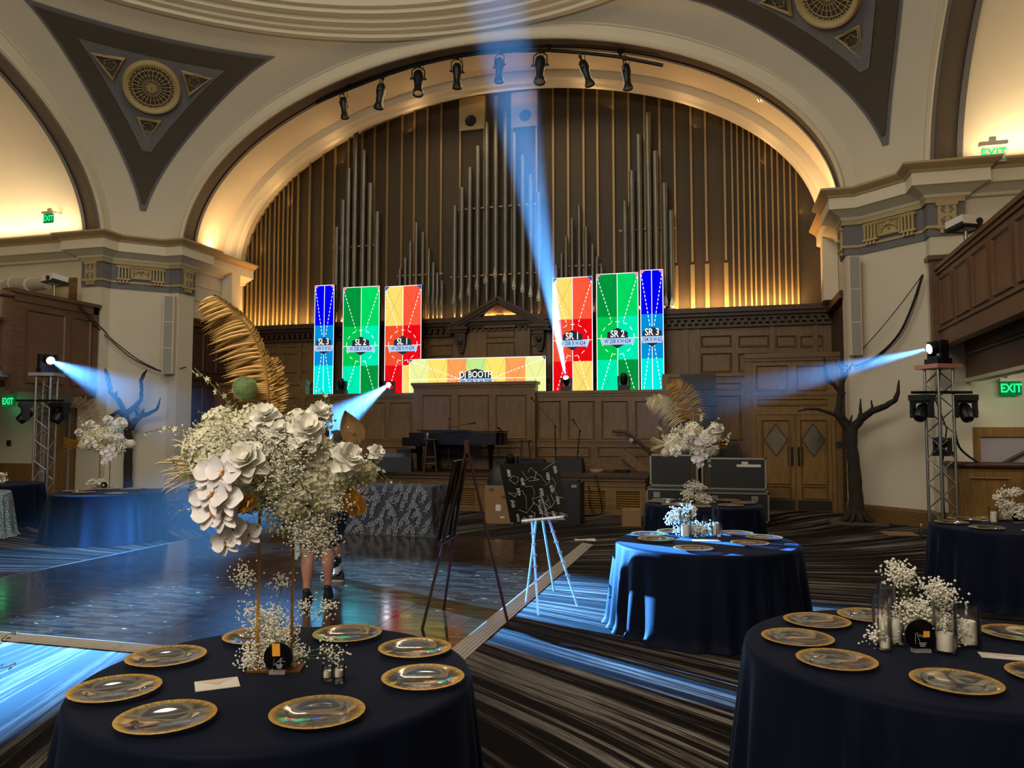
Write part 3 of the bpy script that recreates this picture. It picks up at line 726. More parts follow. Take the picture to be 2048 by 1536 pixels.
b = MB(); b.tube([(0.3, .37, zb0 - .16), (L, .37, zb0 - .16)], .03, 8); loc_mesh(b, 'balcony_pipe', M_black, (0, 0, 0), 0, bl)
# right transept wall details: balcony doorway, lower doorway with stair, half wall
YT = CY0 + 8.0
def frame_y(name, x0, x1, z0, z1, Y, wd, m, inner=None, top=True):
    b = MB(); b.bb((x0 - wd, Y - .06, z0), (x0, Y, z1 + (wd if top else 0))); b.bb((x1, Y - .06, z0), (x1 + wd, Y, z1 + (wd if top else 0)))
    if top: b.bb((x0, Y - .06, z1), (x1, Y, z1 + wd))
    o = struct(name, b, m)
    if inner:
        b = MB(); b.bb((x0, Y - .02, z0), (x1, Y - .005, z1)); struct('door_recess', b, inner, o)
    return o
M_hall = mat('hall_wall_grey', '9c9298', .8)
frame_y('door_3', 4.75, 7.5, 3.5, 5.28, YT, .16, M_woodx, M_hall)
d4 = frame_y('door_4', 4.42, 7.8, 0, 1.66, YT, .17, M_wood2, M_hall)
b = MB()
for i in range(10): b.bb((5.2 + i * .28, YT - .05, 0), (7.8, YT - .021, min(1.66, .95 + i * .17)))
struct('stair_tread', b, mat('stair_side_dark', '4a3a34', .8), d4)
b = MB(); b.tube([(4.5, YT - .1, 1.05), (5.5, YT - .1, 1.64)], .03, 8); struct('stair_handrail', b, M_woodd, d4)
b = MB(); x0 = 3.86; YH = 14.72; pts = []
for i in range(9): a = pi + (pi / 2) * i / 8; pts.append((x0 + .3 + .3 * cos(a), YH + .3 + .3 * sin(a)))
pts = [(x0, 15.35)] + pts + [(11, YH)]
b.grid([[(x, y, z) for x, y in pts] for z in (0, 1.16)]); hwl = struct('wall_half_right', b, M_wood2, smooth=40)
b = MB(); b.tube([(x, y, 1.18) for x, y in pts], .06, 8); struct('half_wall_cap', b, M_woodd, hwl, 50)
for i in range(5): panel_at(hwl, (4.36 + i * .8, YH - .001, .62), .62, .72, 0, M_wood2)
# left: tall wood end of the balcony with rounded corner, then a lower front
xl_ = XL - .02
b = MB(); b.bb((xl_ - .14, 12.9, 2.62), (xl_, 15.2, 4.72)); bl = struct('wall_balcony_left', b, M_balc)
b = MB(); b.bb((xl_ - .2, 12.8, 4.72), (xl_ + .07, 15.25, 4.8)); b.bb((xl_, 12.9, 4.55), (xl_ + .03, 15.2, 4.72)); b.bb((xl_, 15.05, 2.62), (xl_ + .03, 15.2, 4.72)); b.bb((xl_, 12.9, 2.6), (xl_ + .03, 15.2, 2.75)); struct('balcony_rail', b, M_balc, bl)
panel_at(bl, (xl_ + .001, 13.75, 3.6), 1.0, 1.6, pi / 2, M_balc); panel_at(bl, (xl_ + .001, 14.72, 3.6), .55, 1.6, pi / 2, M_balc)
b = MB(); pts = [(xl_ - .3 + .3 * cos(a), 12.9 + .3 * sin(a) * -1) for a in [pi / 2 * i / 8 for i in range(9)]]
b.grid([[(x, y, z) for x, y in pts] for z in (2.95, 4.62)]); struct('balcony_corner', b, M_balc, bl, 60)
b = MB(); b.tube([(x, y, 4.66) for x, y in pts], .07, 8); struct('balcony_corner_cap', b, M_balc, bl, 60)
b = MB(); b.bb((xl_ - .16, 4, 3.05), (xl_ - .02, 12.65, 4.05)); struct('balcony_front', b, M_balc, bl)
b = MB(); b.bb((xl_ - .26, 4, 4.05), (xl_ + .06, 12.65, 4.13)); b.bb((xl_ - .02, 4, 3.02), (xl_ + .02, 12.65, 3.12)); struct('balcony_rail', b, M_woodd, bl)
for i in range(4): panel_at(bl, (xl_ - .019, 12.0 - i * 1.05, 3.6), .85, .65, pi / 2, M_balc)
b = MB(); b.bb((xl_ - 6, 4, 2.9), (xl_ - .05, 15.3, 3.05)); struct('balcony_soffit', b, MATS['balcony_soffit_paint'], bl)
b = MB(); b.bb((xl_ - 1.2, 4, 2.74), (xl_ - 1.0, 15.3, 2.95)); struct('balcony_beam', b, M_balc, bl)
frame_y('door_5', -17.4, -15.55, 3.4, 5.35, YT, .2, M_woodx, mat('balcony_room_wall', 'b8a680', .8))
frame_y('door_6', -16.25, -15.35, 0, 2.2, YT, .12, M_wood2, M_hall)
b = MB(); b.bb((-16.05, YT - .09, 0), (-15.45, YT - .05, 2.05)); struct('door_leaf', b, M_wood2, bpy.data.objects['door_6'])
b = MB(); b.bb((-18.6, YT - .03, 0), (-16.4, YT - .01, .95)); struct('wall_wainscot_left', b, M_wood2)
# ================================================================== ORGAN
YO = YORG
org = thing('pipe_organ', 'wide pipe organ screen with silver pipes and brass slats filling the arch', 'pipe organ', (0, 0, 0))
def inside(x, inset=.0):
    u = (x - CX0) / (AW - inset); return ZS + (AB - inset) * sqrt(max(0, 1 - u * u))
b = MB(); n = 60; xs = [CX0 - 7.95 + 15.9 * i / n for i in range(n + 1)]
b.grid([[(x, YO, 4.6) for x in xs], [(x, YO, max(6.0, inside(x, -.25))) for x in xs]]); b.build('grille_fabric', M_fab, org)
slats = [489, 498, 506, 515, 523, 532, 540, 550, 558, 567, 576, 584, 596, 619, 645, 669, 696, 723, 748, 774, 803, 828, 854, 882, 1107, 1137, 1168, 1196, 1228, 1259, 1291, 1321, 1351, 1384, 1413, 1451, 1466, 1477, 1489, 1501, 1510, 1521, 1533, 1546, 1557, 1570, 1582, 1594]
for px in slats:
    x = X(px, YO - .06, 450); zt_ = inside(x, -.1); z0_ = 4.72
    wide = 596 <= px <= 1451
    b = MB()
    if wide and px > 1340:      # split rods ending in a wider foot
        b.box((x, YO - .05, (5.95 + zt_) / 2), (.05, .06, zt_ - 5.95)); b.box((x, YO - .05, 5.3), (.1, .05, 1.15))
    else: b.box((x, YO - .05, (z0_ + zt_) / 2), (.055 if wide else .04, .06, zt_ - z0_))
    b.build('slat', M_brass, org)
for px0, px1, py0, py1, hx_, hy in ((918, 970, 190, 262, 941, 241), (1022, 1074, 180, 256, 1050, 230)):
    Yb = YO - .12; c0, c1 = ony(px0, py1, Yb), ony(px1, py0, Yb)
    b = MB(); b.bb((c0.x, Yb, c0.z), (c1.x, YO, c1.z)); bx = b.build('speaker_box', M_gold_orn, org)
    c = ony(hx_, hy, Yb - .01); b = MB(); b.lathe([(0, .012), (.13, .012), (.15, .02), (.16, 0)], 28, (c.x, Yb - .001, c.z), M=Euler((pi / 2, 0, 0)).to_matrix()); b.build('speaker_port', M_black, bx, 40)
    b = MB(); b.bb((c0.x, Yb + .02, c0.z - 4.2), (c0.x + .05, YO, c0.z)); b.bb((c1.x - .05, Yb + .02, c0.z - 4.2), (c1.x, YO, c0.z)); b.build('speaker_post', M_brass, bx)
G = {'A': [(674, 455), (687, 401), (698, 338), (712, 263), (728, 301), (741, 367), (755, 424)],
     'B': [(800, 538), (811, 516), (821, 483), (833, 446), (846, 465), (858, 498), (867, 525), (875, 546), (884, 562)],
     'C': [(910, 412), (924, 376), (940, 336), (956, 293), (974, 246), (992, 193), (1011, 222), (1029, 267), (1046, 311), (1062, 350), (1078, 385)],
     'D': [(1113, 530), (1123, 507), (1132, 474), (1144, 437), (1158, 411), (1172, 454), (1185, 488), (1194, 514), (1203, 533)],
     'E': [(1250, 403), (1264, 342), (1278, 270), (1296, 227), (1311, 303), (1329, 367), (1342, 422)]}
mouth = {'C': [605, 596, 587, 576, 565, 552, 563, 576, 582, 591, 599]}
for g, L_ in G.items():
    rad = {'A': .072, 'B': .05, 'C': .072, 'D': .05, 'E': .078}[g]
    for i, (px, py) in enumerate(L_):
        Yp = YO - .28; c = ony(px, py, Yp); n_ = len(L_)
        my = mouth[g][i] if g == 'C' else (600 + abs(i - n_ / 2) * (6 if g in 'AE' else 3))
        zm = Z(my, Yp, px); z0_ = 4.74
        b = MB(); b.tube([(c.x, Yp, zm - .02), (c.x, Yp, c.z)], rad, 14); b.tube([(c.x, Yp, c.z), (c.x, Yp, c.z + .005)], rad * .85, 14)
        p = b.build('pipe', M_pipe, org, 50)
        b = MB(); b.tube([(c.x, Yp, z0_), (c.x, Yp, zm - .03)], [rad * .28, rad], 12); b.build('pipe_foot', M_pipe, p, 50)
        b = MB(); b.prism([(c.x - rad * .75, Yp - rad * .98, zm), (c.x + rad * .75, Yp - rad * .98, zm), (c.x + rad * .55, Yp - rad * .98, zm + .1), (c.x, Yp - rad * .98, zm + .26), (c.x - rad * .55, Yp - rad * .98, zm + .1)], (0, -.012, 0)); b.box((c.x, Yp - rad * .95, zm - .035), (rad * 1.3, .03, .03)); b.build('pipe_mouth', M_pipel, p)
b = MB()
for z_, x0, x1 in ((Z(465, YO, 1250), X(1240, YO, 460), X(1352, YO, 460)), (Z(418, YO, 990), X(920, YO, 418), X(1085, YO, 418)), (Z(497, YO, 700), X(672, YO, 497), X(760, YO, 497)), (Z(552, YO, 850), X(800, YO, 552), X(890, YO, 552)), (Z(535, YO, 1150), X(1110, YO, 535), X(1205, YO, 535)), (Z(552, YO, 1000), X(905, YO, 552), X(1085, YO, 552))):
    b = MB(); b.bb((x0, YO - .2, z_ - .02), (x1, YO - .16, z_ + .02)); b.build('pipe_rail', M_tan, org)
# uplights on the ledge behind the pipes
for px0, px1, pw_ in ((485, 640, 60), (1345, 1600, 110), (650, 900, 22), (1100, 1330, 22), (915, 1080, 14)):
    x0, x1 = X(px0, YO, 640), X(px1, YO, 640)
    area_light('organ_uplight', ((x0 + x1) / 2, YO - .35, 4.78), (0, .5, 1), x1 - x0, .06, pw_, (1, .56, .2))

# ================================================================== LED SCREENS
def E_(name, c, s=1.0): return MATS.get('led_' + name) or emit('led_' + name, c, s)
LC = dict(dgreen='00963c', green='00dc64', lgreen='00c850', turq='00f0b4', blue='0000f0', mblue='0090dc', cyan='00f0e6', yel='ffe070', org='ff5a3c', orgd='f4502c', red='ee0a14', pale='f2f8a0', yel2='ffe872', or2='ffa45a', palg='c8ec90')
LM = {k: E_(k, v, 1.0) for k, v in LC.items()}
L_wh, L_dark, L_line, L_badge, L_txtb = E_('white', 'ffffff', 1.15), E_('dark', '2c3038', 1), E_('line', '305030', 1), E_('banner', 'b8d4f4', 1), E_('bluetext', '1c2c90', 1)
LM['pink'] = E_('pink', 'f090b0', 1); LM['cornerblue'] = E_('cornerblue', '2050c8', 1)
MI = list(LM) + ['wh', 'dark', 'badge', 'line']; MLIST = [LM[k] for k in LM] + [L_wh, L_dark, L_badge, L_line]
def text_obj(s, size, m, par, loc, rot=(pi / 2, 0, 0), sx=1.0, bold=.0, name='lettering'):
    cu = bpy.data.curves.new(name, 'FONT'); cu.body = s; cu.size = size; cu.align_x = 'CENTER'; cu.align_y = 'CENTER'; cu.offset = bold; cu.resolution_u = 3
    o = bpy.data.objects.new('t', cu); COL.objects.link(o); dg = bpy.context.evaluated_depsgraph_get(); me = bpy.data.meshes.new_from_object(o.evaluated_get(dg)); bpy.data.objects.remove(o); bpy.data.curves.remove(cu)
    me.materials.clear(); me.materials.append(m); o = link(name, me, par, loc, rot); o.scale = (sx, 1, 1); return o
def seg(b, p0, p1, w_, y, mi, dash=None):
    p0, p1 = Vector(p0), Vector(p1); d = p1 - p0; L = d.length; d = d / L; n_ = Vector((-d.y, d.x)) * w_ / 2
    s = 0
    while s < L:
        e = min(L, s + (dash * .58 if dash else L)); a, c = p0 + d * s, p0 + d * e
        b.quad((a.x - n_.x, y, a.y - n_.y), (c.x - n_.x, y, c.y - n_.y), (c.x + n_.x, y, c.y + n_.y), (a.x + n_.x, y, a.y + n_.y), mi)
        s += dash or L
def led(pxl, pxr, pytop, zbot, blocks, title, dims, corner, label, Y=YLED, aspect=3.0):
    x0, x1 = X(pxl, Y, 680), X(pxr, Y, 680); W_ = x1 - x0; zt_ = Z(pytop, Y, (pxl + pxr) / 2)
    H_ = zt_ - zbot
    t = thing('led_screen', label, 'screen', ((x0 + x1) / 2, Y, zbot), 0, 'led wall panels behind the stage')
    b = MB(); b.bb((-W_ / 2 - .012, 0, 0), (W_ / 2 + .012, .09, H_ + .012)); b.build('cabinet', M_black, t)
    b = MB(); nr = len(blocks); nc = len(blocks[0]); cw_, ch = W_ / nc, H_ / nr; y = -.004
    for r_ in range(nr):
        for c_ in range(nc):
            xa_, za = -W_ / 2 + c_ * cw_, H_ - (r_ + 1) * ch
            b.quad((xa_, y, za), (xa_ + cw_, y, za), (xa_ + cw_, y, za + ch), (xa_, y, za + ch), MI.index(blocks[r_][c_]))
            if nc > 1: seg(b, (xa_, za), (xa_ + cw_, za + ch), .004, y - .002, MI.index('line')); seg(b, (xa_ + cw_, za), (xa_, za + ch), .004, y - .002, MI.index('line'))
    wh = MI.index('wh'); th = .02
    for q in ((-W_ / 2, 0, -W_ / 2, H_), (W_ / 2, 0, W_ / 2, H_), (-W_ / 2, H_, W_ / 2, H_)): seg(b, q[:2], q[2:], .018, y - .003, wh)
    big = H_ > 1.5
    if big:
        seg(b, (0, 0), (0, H_), .016, y - .003, wh); zc_ = H_ * .5; R = min(W_ * .40, .42)
        if nc > 1:
            seg(b, (-W_ / 2, zc_), (W_ / 2, zc_), .014, y - .003, wh)
            pts = [(R * cos(2 * pi * i / 26), zc_ + R * 1.0 * sin(2 * pi * i / 26)) for i in range(27)]
            for i in range(0, 26, 2): seg(b, pts[i], pts[i + 1], .015, y - .004, wh)
        for s2 in (-1, 1):
            q = .14 if nc > 1 else .05
            seg(b, (s2 * (W_ / 2 - .02), H_ - .1), (s2 * q, zc_ + (R if nc > 1 else .25)), .018, y - .004, wh, .1)
            seg(b, (s2 * q, zc_ - (R if nc > 1 else .2)), (s2 * (W_ / 2 - .02), .05), .018, y - .004, wh, .1)
        for s2 in (-1, 1): b.poly([(s2 * W_ / 2, y - .005, H_ - .12), (s2 * W_ / 2, y - .005, H_), (s2 * (W_ / 2 - .12), y - .005, H_)], MI.index(corner))
    else:
        zc_ = Z(757, Y, 955) - zbot; seg(b, (-W_ / 2, zc_ - 0), (W_ / 2, zc_ - 0), .016, y - .003, wh); R = .3
        for s2 in (-1, 1):
            seg(b, (s2 * W_ / 2 * .95, H_ * .94), (s2 * .3, H_ * .52), .022, y - .004, wh, .1)
            b.poly([(s2 * W_ / 2, y - .005, H_ - .08), (s2 * W_ / 2, y - .005, H_), (s2 * (W_ / 2 - .09), y - .005, H_)], MI.index(corner))
    k = 1.0 if nc > 1 else .9; dk = MI.index('dark'); bd = MI.index('badge')
    if not big: zc_ = Z(757, Y, 955) - zbot; k = 1.0
    wx = .25 * k * (1.6 if not big else 1)
    b.poly([(-wx, y - .006, zc_ - .02), (wx, y - .006, zc_ - .02), (wx * .98, y - .006, zc_ + .14 * k), (0, y - .006, zc_ + .25 * k), (-wx * .98, y - .006, zc_ + .14 * k)][::1], dk)
    if big: b.poly([(-wx * .95, y - .006, zc_ - .12), (0, y - .006, zc_ - .25), (wx * .95, y - .006, zc_ - .12), (wx * .95, y - .006, zc_ - .02), (-wx * .95, y - .006, zc_ - .02)], dk)
    bw = min(.43, W_ / 2) if big else .46
    b.poly([(-bw, y - .007, zc_ - .0), (-bw * .86, y - .007, zc_ - .16), (bw * .86, y - .007, zc_ - .16), (bw, y - .007, zc_ - .0)], bd)
    b.build('display', MLIST, t)
    text_obj(title, .235 if big else .23, L_wh, t, (0, y - .012, zc_ + .095), sx=.80, bold=.003)
    text_obj(dims, .145, L_txtb, t, (0, y - .012, zc_ - .08), sx=.66 if big else .85, bold=.001)
    return t
zb_led = zp + .0
gr = [['dgreen', 'green'], ['lgreen', 'turq'], ['turq', 'dgreen']]
rd = [['yel', 'org'], ['orgd', 'red'], ['red', 'yel']]
bl3 = [['blue'], ['mblue'], ['cyan']]
zfl = zp - .25
led(629, 667, 571, zfl, bl3, 'SL 3', '104 X H 62', 'pink', 'narrow blue LED screen reading SL 3 at the left end of the row')
led(686, 758, 574, zfl, gr, 'SL 2', 'W 208 X H 624', 'pink', 'tall green LED screen reading SL 2')
led(770, 842, 572, zfl, rd, 'SL 1', 'W 208 X H 624', 'cornerblue', 'tall red and yellow LED screen reading SL 1')
led(1106, 1185, 555, zfl, rd, 'SR 1', 'W 208 X H 624', 'cornerblue', 'tall red and yellow LED screen reading SR 1')
led(1194, 1277, 547, zfl, gr, 'SR 2', 'W 208 X H 624', 'pink', 'tall green LED screen reading SR 2')
led(1282, 1327, 540, zfl, bl3, 'SR 3', '104 X H 62', 'pink', 'narrow blue LED screen reading SR 3 at the right end of the row')
led(820, 1091, 716, zfl, [['pale', 'yel2', 'or2', 'palg', 'yel2', 'or2', 'pale']], 'DJ BOOTH', 'W 728 X H 208', 'cornerblue', 'low wide pale yellow LED screen reading DJ BOOTH', Y=YLED - .07)

# ================================================================== moving heads
M_lensw = emit('lens_white', 'e8f4ff', 30)
def moving_head(name, label, loc, target, lit=False, group='moving head lights', s=1.0, hang=False, rz=None):
    loc = Vector(loc); t = thing(name, label, 'stage light', loc, 0, group)
    d = (Vector(target) - loc - Vector((0, 0, .28 * s * (-1 if hang else 1))))
    rz = atan2(d.y, d.x) + pi / 2 if rz is None else rz; t.rotation_euler = (0, 0, rz); fl = -1 if hang else 1
    b = MB(); b.box((0, 0, .05 * s * fl), (.34 * s, .26 * s, .1 * s)); b.box((0, 0, .105 * s * fl), (.24 * s, .2 * s, .02 * s)); b.build('base', M_black, t)
    b = MB()
    for s2 in (-1, 1): b.box((s2 * .15 * s, 0, .25 * s * fl), (.05 * s, .14 * s, .3 * s)); b.cyl((s2 * .12 * s, 0, .30 * s * fl), (s2 * .18 * s, 0, .30 * s * fl), .07 * s, n=14)
    b.box((0, 0, .12 * s * fl), (.34 * s, .15 * s, .05 * s)); b.build('yoke', M_black, t, 40)
    ld = Matrix.Rotation(-rz, 3, 'Z') @ d.normalized(); q = ld.to_track_quat('Z', 'Y').to_matrix(); c = Vector((0, 0, .30 * s * fl))
    b = MB(); b.lathe([(0, -.16 * s), (.07 * s, -.16 * s), (.1 * s, -.1 * s), (.11 * s, .05 * s), (.1 * s, .14 * s), (.085 * s, .17 * s), (.075 * s, .15 * s)], 20, c, M=q); h = b.build('lamp_head', M_black, t, 40)
    b = MB(); b.lathe([(0, .152 * s), (.078 * s, .152 * s)], 20, c, M=q); b.build('lens', M_lensw if lit else MATS.get('lens_glass') or mat('lens_glass', '2b3138', .08, .4), h)
    return loc + Vector((0, 0, .30 * s * fl)) + d.normalized() * .17 * s
BEAMS = []
zpt = zp + .05
T1 = ony(985, -40, 11.0); T2 = onz(-55, 1350); T3 = onz(1205, 1225); T4 = onz(95, 1112)
def hp(px): q = ony(px, 785, YPAR + .06); return Vector((q.x, YPAR + .06, zpt))
l2 = moving_head('moving_head_light', 'lit moving head on the parapet below SL 1, beam aimed at the dance floor', hp(779), T2, True, s=.8); BEAMS.append((l2, T2, 3.8))
l1 = moving_head('moving_head_light', 'lit moving head on the parapet before SR 1, beam shooting up', hp(1133), T1, True, s=.8); BEAMS.append((l1, T1, 3.4))
moving_head('moving_head_light', 'unlit moving head on the parapet in front of SR 2', hp(1248), hp(1248) + Vector((.1, -1, 3)), s=.85)
moving_head('moving_head_light', 'unlit moving head on the parapet between SL 3 and SL 2', hp(682), hp(682) + Vector((.1, -1, 3)), s=.85)

# ================================================================== spot bar under the arch
bar = thing('lighting_bar', 'curved black lighting pipe hung under the organ arch', 'lighting bar', (0, 0, 0))
YBAR = 16.95
bp = [(632, 206), (690, 181), (757, 155), (822, 134), (890, 117), (958, 107), (1030, 102), (1098, 101), (1170, 106), (1240, 114), (1326, 131)]
pts = [ony(x, y, YBAR) for x, y in bp]
b = MB(); b.tube(pts, .04, 8); b.build('pipe', M_blackm, bar, 60)
for x, y in ((697, 178), (822, 134), (958, 107), (1098, 101), (1241, 114)):
    p = ony(x, y, YBAR); u = (p.x - CX0) / AW; zt_ = ZS + AB * sqrt(1 - u * u)
    b = MB(); b.bb((p.x - .035, YBAR - .035, p.z), (p.x + .035, YBAR + .035, max(zt_ - .02, p.z + .1))); b.box((p.x, YBAR, max(zt_ - .03, p.z + .1)), (.14, .14, .04)); b.build('hanger', M_blackm, bar)
names8 = ['leftmost', 'second from the left', 'third from the left', 'fourth from the left', 'fourth from the right', 'third from the right', 'second from the right', 'rightmost']
for i, (x, y, tx, ty) in enumerate(((685, 185, 690, 236), (765, 155, 757, 217), (837, 132, 836, 188), (914, 115, 914, 176), (999, 104, 998, 164), (1081, 102, 1079, 164), (1160, 110, 1180, 170), (1249, 116, 1256, 178))):
    p0 = ony(x, y, YBAR); p1 = ony(tx, ty, YBAR - (.02 if i not in (2, 5) else .25)); d = (p1 - p0).normalized(); L = (p1 - p0).length
    t = thing('spotlight', 'black profile spotlight on the arch lighting bar, ' + names8[i], 'spotlight', p0, 0, 'profile spotlights on the curved bar')
    q = d.to_track_quat('Z', 'Y').to_matrix(); k = L / .64
    b = MB(); b.lathe([(0, .14 * k), (.06 * k, .14 * k), (.085 * k, .18 * k), (.095 * k, .3 * k), (.075 * k, .38 * k), (.07 * k, .52 * k), (.085 * k, .56 * k), (.1 * k, .6 * k), (.1 * k, .64 * k), (.08 * k, .64 * k)], 16, M=q); bd_ = b.build('lamp_body', M_black, t, 40)
    b = MB(); b.lathe([(0, .62 * k), (.085 * k, .62 * k)], 16, M=q); b.build('lens', MATS.get('spot_lens') or mat('spot_lens', '9a938a', .15, .3), bd_)
    b = MB()
    for s2 in (-1, 1): b.tube([q @ Vector((s2 * .02 * k, 0, .02 * k)), q @ Vector((s2 * .11 * k, 0, .1 * k)), q @ Vector((s2 * .115 * k, 0, .3 * k))], .012 * k, 5); b.cyl(q @ Vector((s2 * .085 * k, 0, .3 * k)), q @ Vector((s2 * .15 * k, 0, .3 * k)), .02 * k, n=8)
    b.box((0, 0, -.0), (.06, .09, .09)); b.build('yoke', M_black, t)
    b = MB(); b.tube([q @ Vector((.03, .03, .16 * k)), q @ Vector((.12, .06, .08 * k)), Vector((.1, .03, .02)), Vector((.03, 0, .03))], .008, 5); b.build('safety_cable', M_black, t)
# ---- exit signs
def exit_sign(px, py, Y, lab, s=1.0, both=False, Xp=None):
    p = ony(px, py, Y); t = thing('exit_sign', lab, 'exit sign', (p.x, Y, p.z - .13 * s), 0, 'green exit signs')
    b = MB(); b.box((0, .0, .29 * s), (.38 * s, .1, .06 * s)); b.box((0, .03, .36 * s), (.1, .06, .1)); b.build('housing', M_cream2, t)
    b = MB(); b.box((0, 0, .13 * s), (.34 * s, .012, .25 * s)); b.build('panel', MATS.get('exit_panel') or emit('exit_panel', '0f8a4a', .55) if both else M_acryl, t)
    if Y < YT - .3:
        b = MB(); b.box((0, .26, .36 * s), (.05, .5, .04)); b.build('arm', M_cream2, t)
    text_obj('EXIT', .22 * s, M_greenexit, t, (0, -.012, .13 * s), sx=.78, bold=.006)
    return t
exit_sign(1987, 308, YT - .5, 'green EXIT sign high on the warm lit right vault wall', 1.15)
exit_sign(97, 437, YT - .5, 'green EXIT sign high on the warm lit left vault wall', .9, True)
exit_sign(2022, 777, YT - .1, 'green EXIT sign under the right balcony', .95, True)
exit_sign(16, 803, YT - .1, 'green EXIT sign under the left balcony', 1.0, True)
point_light('exit_glow', (ony(2022, 790, YT - .3)), .6, (.1, 1, .4), .1); point_light('exit_glow', (ony(18, 815, YT - .3)), .8, (.1, 1, .4), .1)
# ================================================================== DANCE FLOOR
X0d, X1d, Y0d, Y1d = -8.3, -2.12, 5.42, 12.0
df = thing('dance_floor', 'dark glossy parquet dance floor laid in square panels', 'dance floor', ((X0d + X1d) / 2, (Y0d + Y1d) / 2, 0))
nx, ny = 7, 7; pw_, ph_ = (X1d - X0d) / nx, (Y1d - Y0d) / ny
b = MB(); b.box((0, 0, .012), (pw_ - .006, ph_ - .006, .024)); pm = b.mesh('floor_panel', M_parq)
for i in range(nx):
    for j in range(ny): link('floor_panel', pm, df, ((i + .5) * pw_ - (X1d - X0d) / 2, (j + .5) * ph_ - (Y1d - Y0d) / 2, 0))
hw, hh = (X1d - X0d) / 2, (Y1d - Y0d) / 2
M_ramp = mat('ramp_aluminium', 'b8b0a4', .35, .35, var=.05)
def ramp_piece(a, c, outw, wd):
    b = MB(); a, c, o = Vector(a), Vector(c), Vector(outw)
    b.add([a, c, c + o * wd, a + o * wd, a + Vector((0, 0, .026)), c + Vector((0, 0, .026)), c + o * wd + Vector((0, 0, .004)), a + o * wd + Vector((0, 0, .004))], [(0, 1, 2, 3), (7, 6, 5, 4), (0, 4, 5, 1), (3, 2, 6, 7), (0, 3, 7, 4), (1, 5, 6, 2)])
    for q in range(5): 
        f_ = (q + .7) / 5.6; b.tube([a + o * wd * f_ + Vector((0, 0, .026 - .02 * f_)), c + o * wd * f_ + Vector((0, 0, .026 - .02 * f_))], .004, 4)
    b.build('edge_ramp', M_ramp, df)
for j in range(ny): ramp_piece((hw, -hh + j * ph_, 0), (hw, -hh + (j + 1) * ph_ - .004, 0), (1, 0, 0), .17)
for i in range(nx): ramp_piece((-hw + i * pw_, -hh, 0), (-hw + (i + 1) * pw_ - .004, -hh, 0), (0, -1, 0), .15)
b = MB(); b.bb((-hw - .02, -hh, 0), (-hw, hh, .026)); b.build('edge_strip', M_alu, df)
b = MB(); b.bb((-hw, hh, 0), (hw, hh + .02, .026)); b.build('edge_strip', M_blackm, df)

# ================================================================== TABLES
def tablecloth(seed, R=.82, H=.76, n=240, foldn=21, m=None):
    rnd = random.Random(seed); ks = [(rnd.uniform(.6, 1), foldn + rnd.randint(-2, 3), rnd.uniform(0, 6.3)) for _ in range(2)]; lo = [(rnd.uniform(.5, 1), rnd.randint(3, 7), rnd.uniform(0, 6.3)) for _ in range(2)]
    def fold(a):
        w_ = a + .06 * sin(lo[0][1] * a + lo[0][2]) + .04 * sin(lo[1][1] * a + lo[1][2])
        v = .7 * sin(ks[0][1] * w_ + ks[0][2]) + .3 * sin(ks[1][1] * w_ + ks[1][2]); am = .6 + .4 * sin(lo[1][1] * a + lo[0][2])
        return (1 - 2 * abs(v) ** 1.3 if False else v) * am
    rows = []
    for f_ in (.001, .3, .6, .85, .95): rows.append([(R * f_ * cos(2 * pi * k / n), R * f_ * sin(2 * pi * k / n), H) for k in range(n)])
    for i in range(5):
        t = (i + 1) / 5 * pi / 2; rows.append([((R - .03 + .03 * sin(t)) * cos(2 * pi * k / n), (R - .03 + .03 * sin(t)) * sin(2 * pi * k / n), H - .03 + .03 * cos(t)) for k in range(n)])
    for i in range(1, 19):
        s = i / 18; z = (H - .03) * (1 - s) + .006; row = []
        for k in range(n):
            a = 2 * pi * k / n; g = s ** .75; r_ = R + .07 * s + .075 * g * fold(a) + .012 * s * sin(3 * a + seed)
            if s > .93: r_ += .03 * (s - .93) / .07
            row.append((r_ * cos(a), r_ * sin(a), z))
        rows.append(row)
    b = MB(); b.grid(rows, closed=True); b.v = [tuple(v) for v in b.v]
    return b.mesh('tablecloth', m or M_cloth, 180)
TT = [('t1', (-1.80, 2.92), .80, 'in the left foreground', 11), ('t2', (.93, 4.02), .84, 'in the right foreground', 12), ('t3', (-.15, 7.35), .83, 'in the middle, lit blue on its left side', 13),
      ('t4', (-.26, 11.1), .80, 'standing before the open road cases', 14), ('t5', (3.02, 9.35), .84, 'beside the right lighting truss', 15), ('t6', (-9.75, 10.55), .86, 'in front of the left tree prop', 16), ('t7', (-13.38, 11.6), .86, 'at the far left edge beneath the balcony', 17)]
TC = {}
for key, (tx, ty), R, where, sd in TT:
    t = thing('round_table', 'round banquet table under a navy cloth ' + where, 'table', (tx, ty, 0), 0, 'round banquet tables'); TC[key] = Vector((tx, ty, 0))
    link('tablecloth', tablecloth(sd, R), t)
    b = MB(); b.cyl((0, 0, .715), (0, 0, .75), R - .02, n=40); b.build('tabletop', M_wood, t)
    b = MB(); b.cyl((0, 0, .0), (0, 0, .04), .3, n=20); b.cyl((0, 0, .04), (0, 0, .715), .05, n=12); b.build('pedestal', M_blackm, t)
t = thing('sequin_table', 'small table under a glittering sequin cloth at the left picture edge', 'table', onz(-40, 1075)); link('tablecloth', tablecloth(33, .42, .76, 120, 9, M_seq), t)
b = MB(); b.cyl((0, 0, .70), (0, 0, .75), .40, n=30); b.build('tabletop', M_wood, t)
ZT = .762
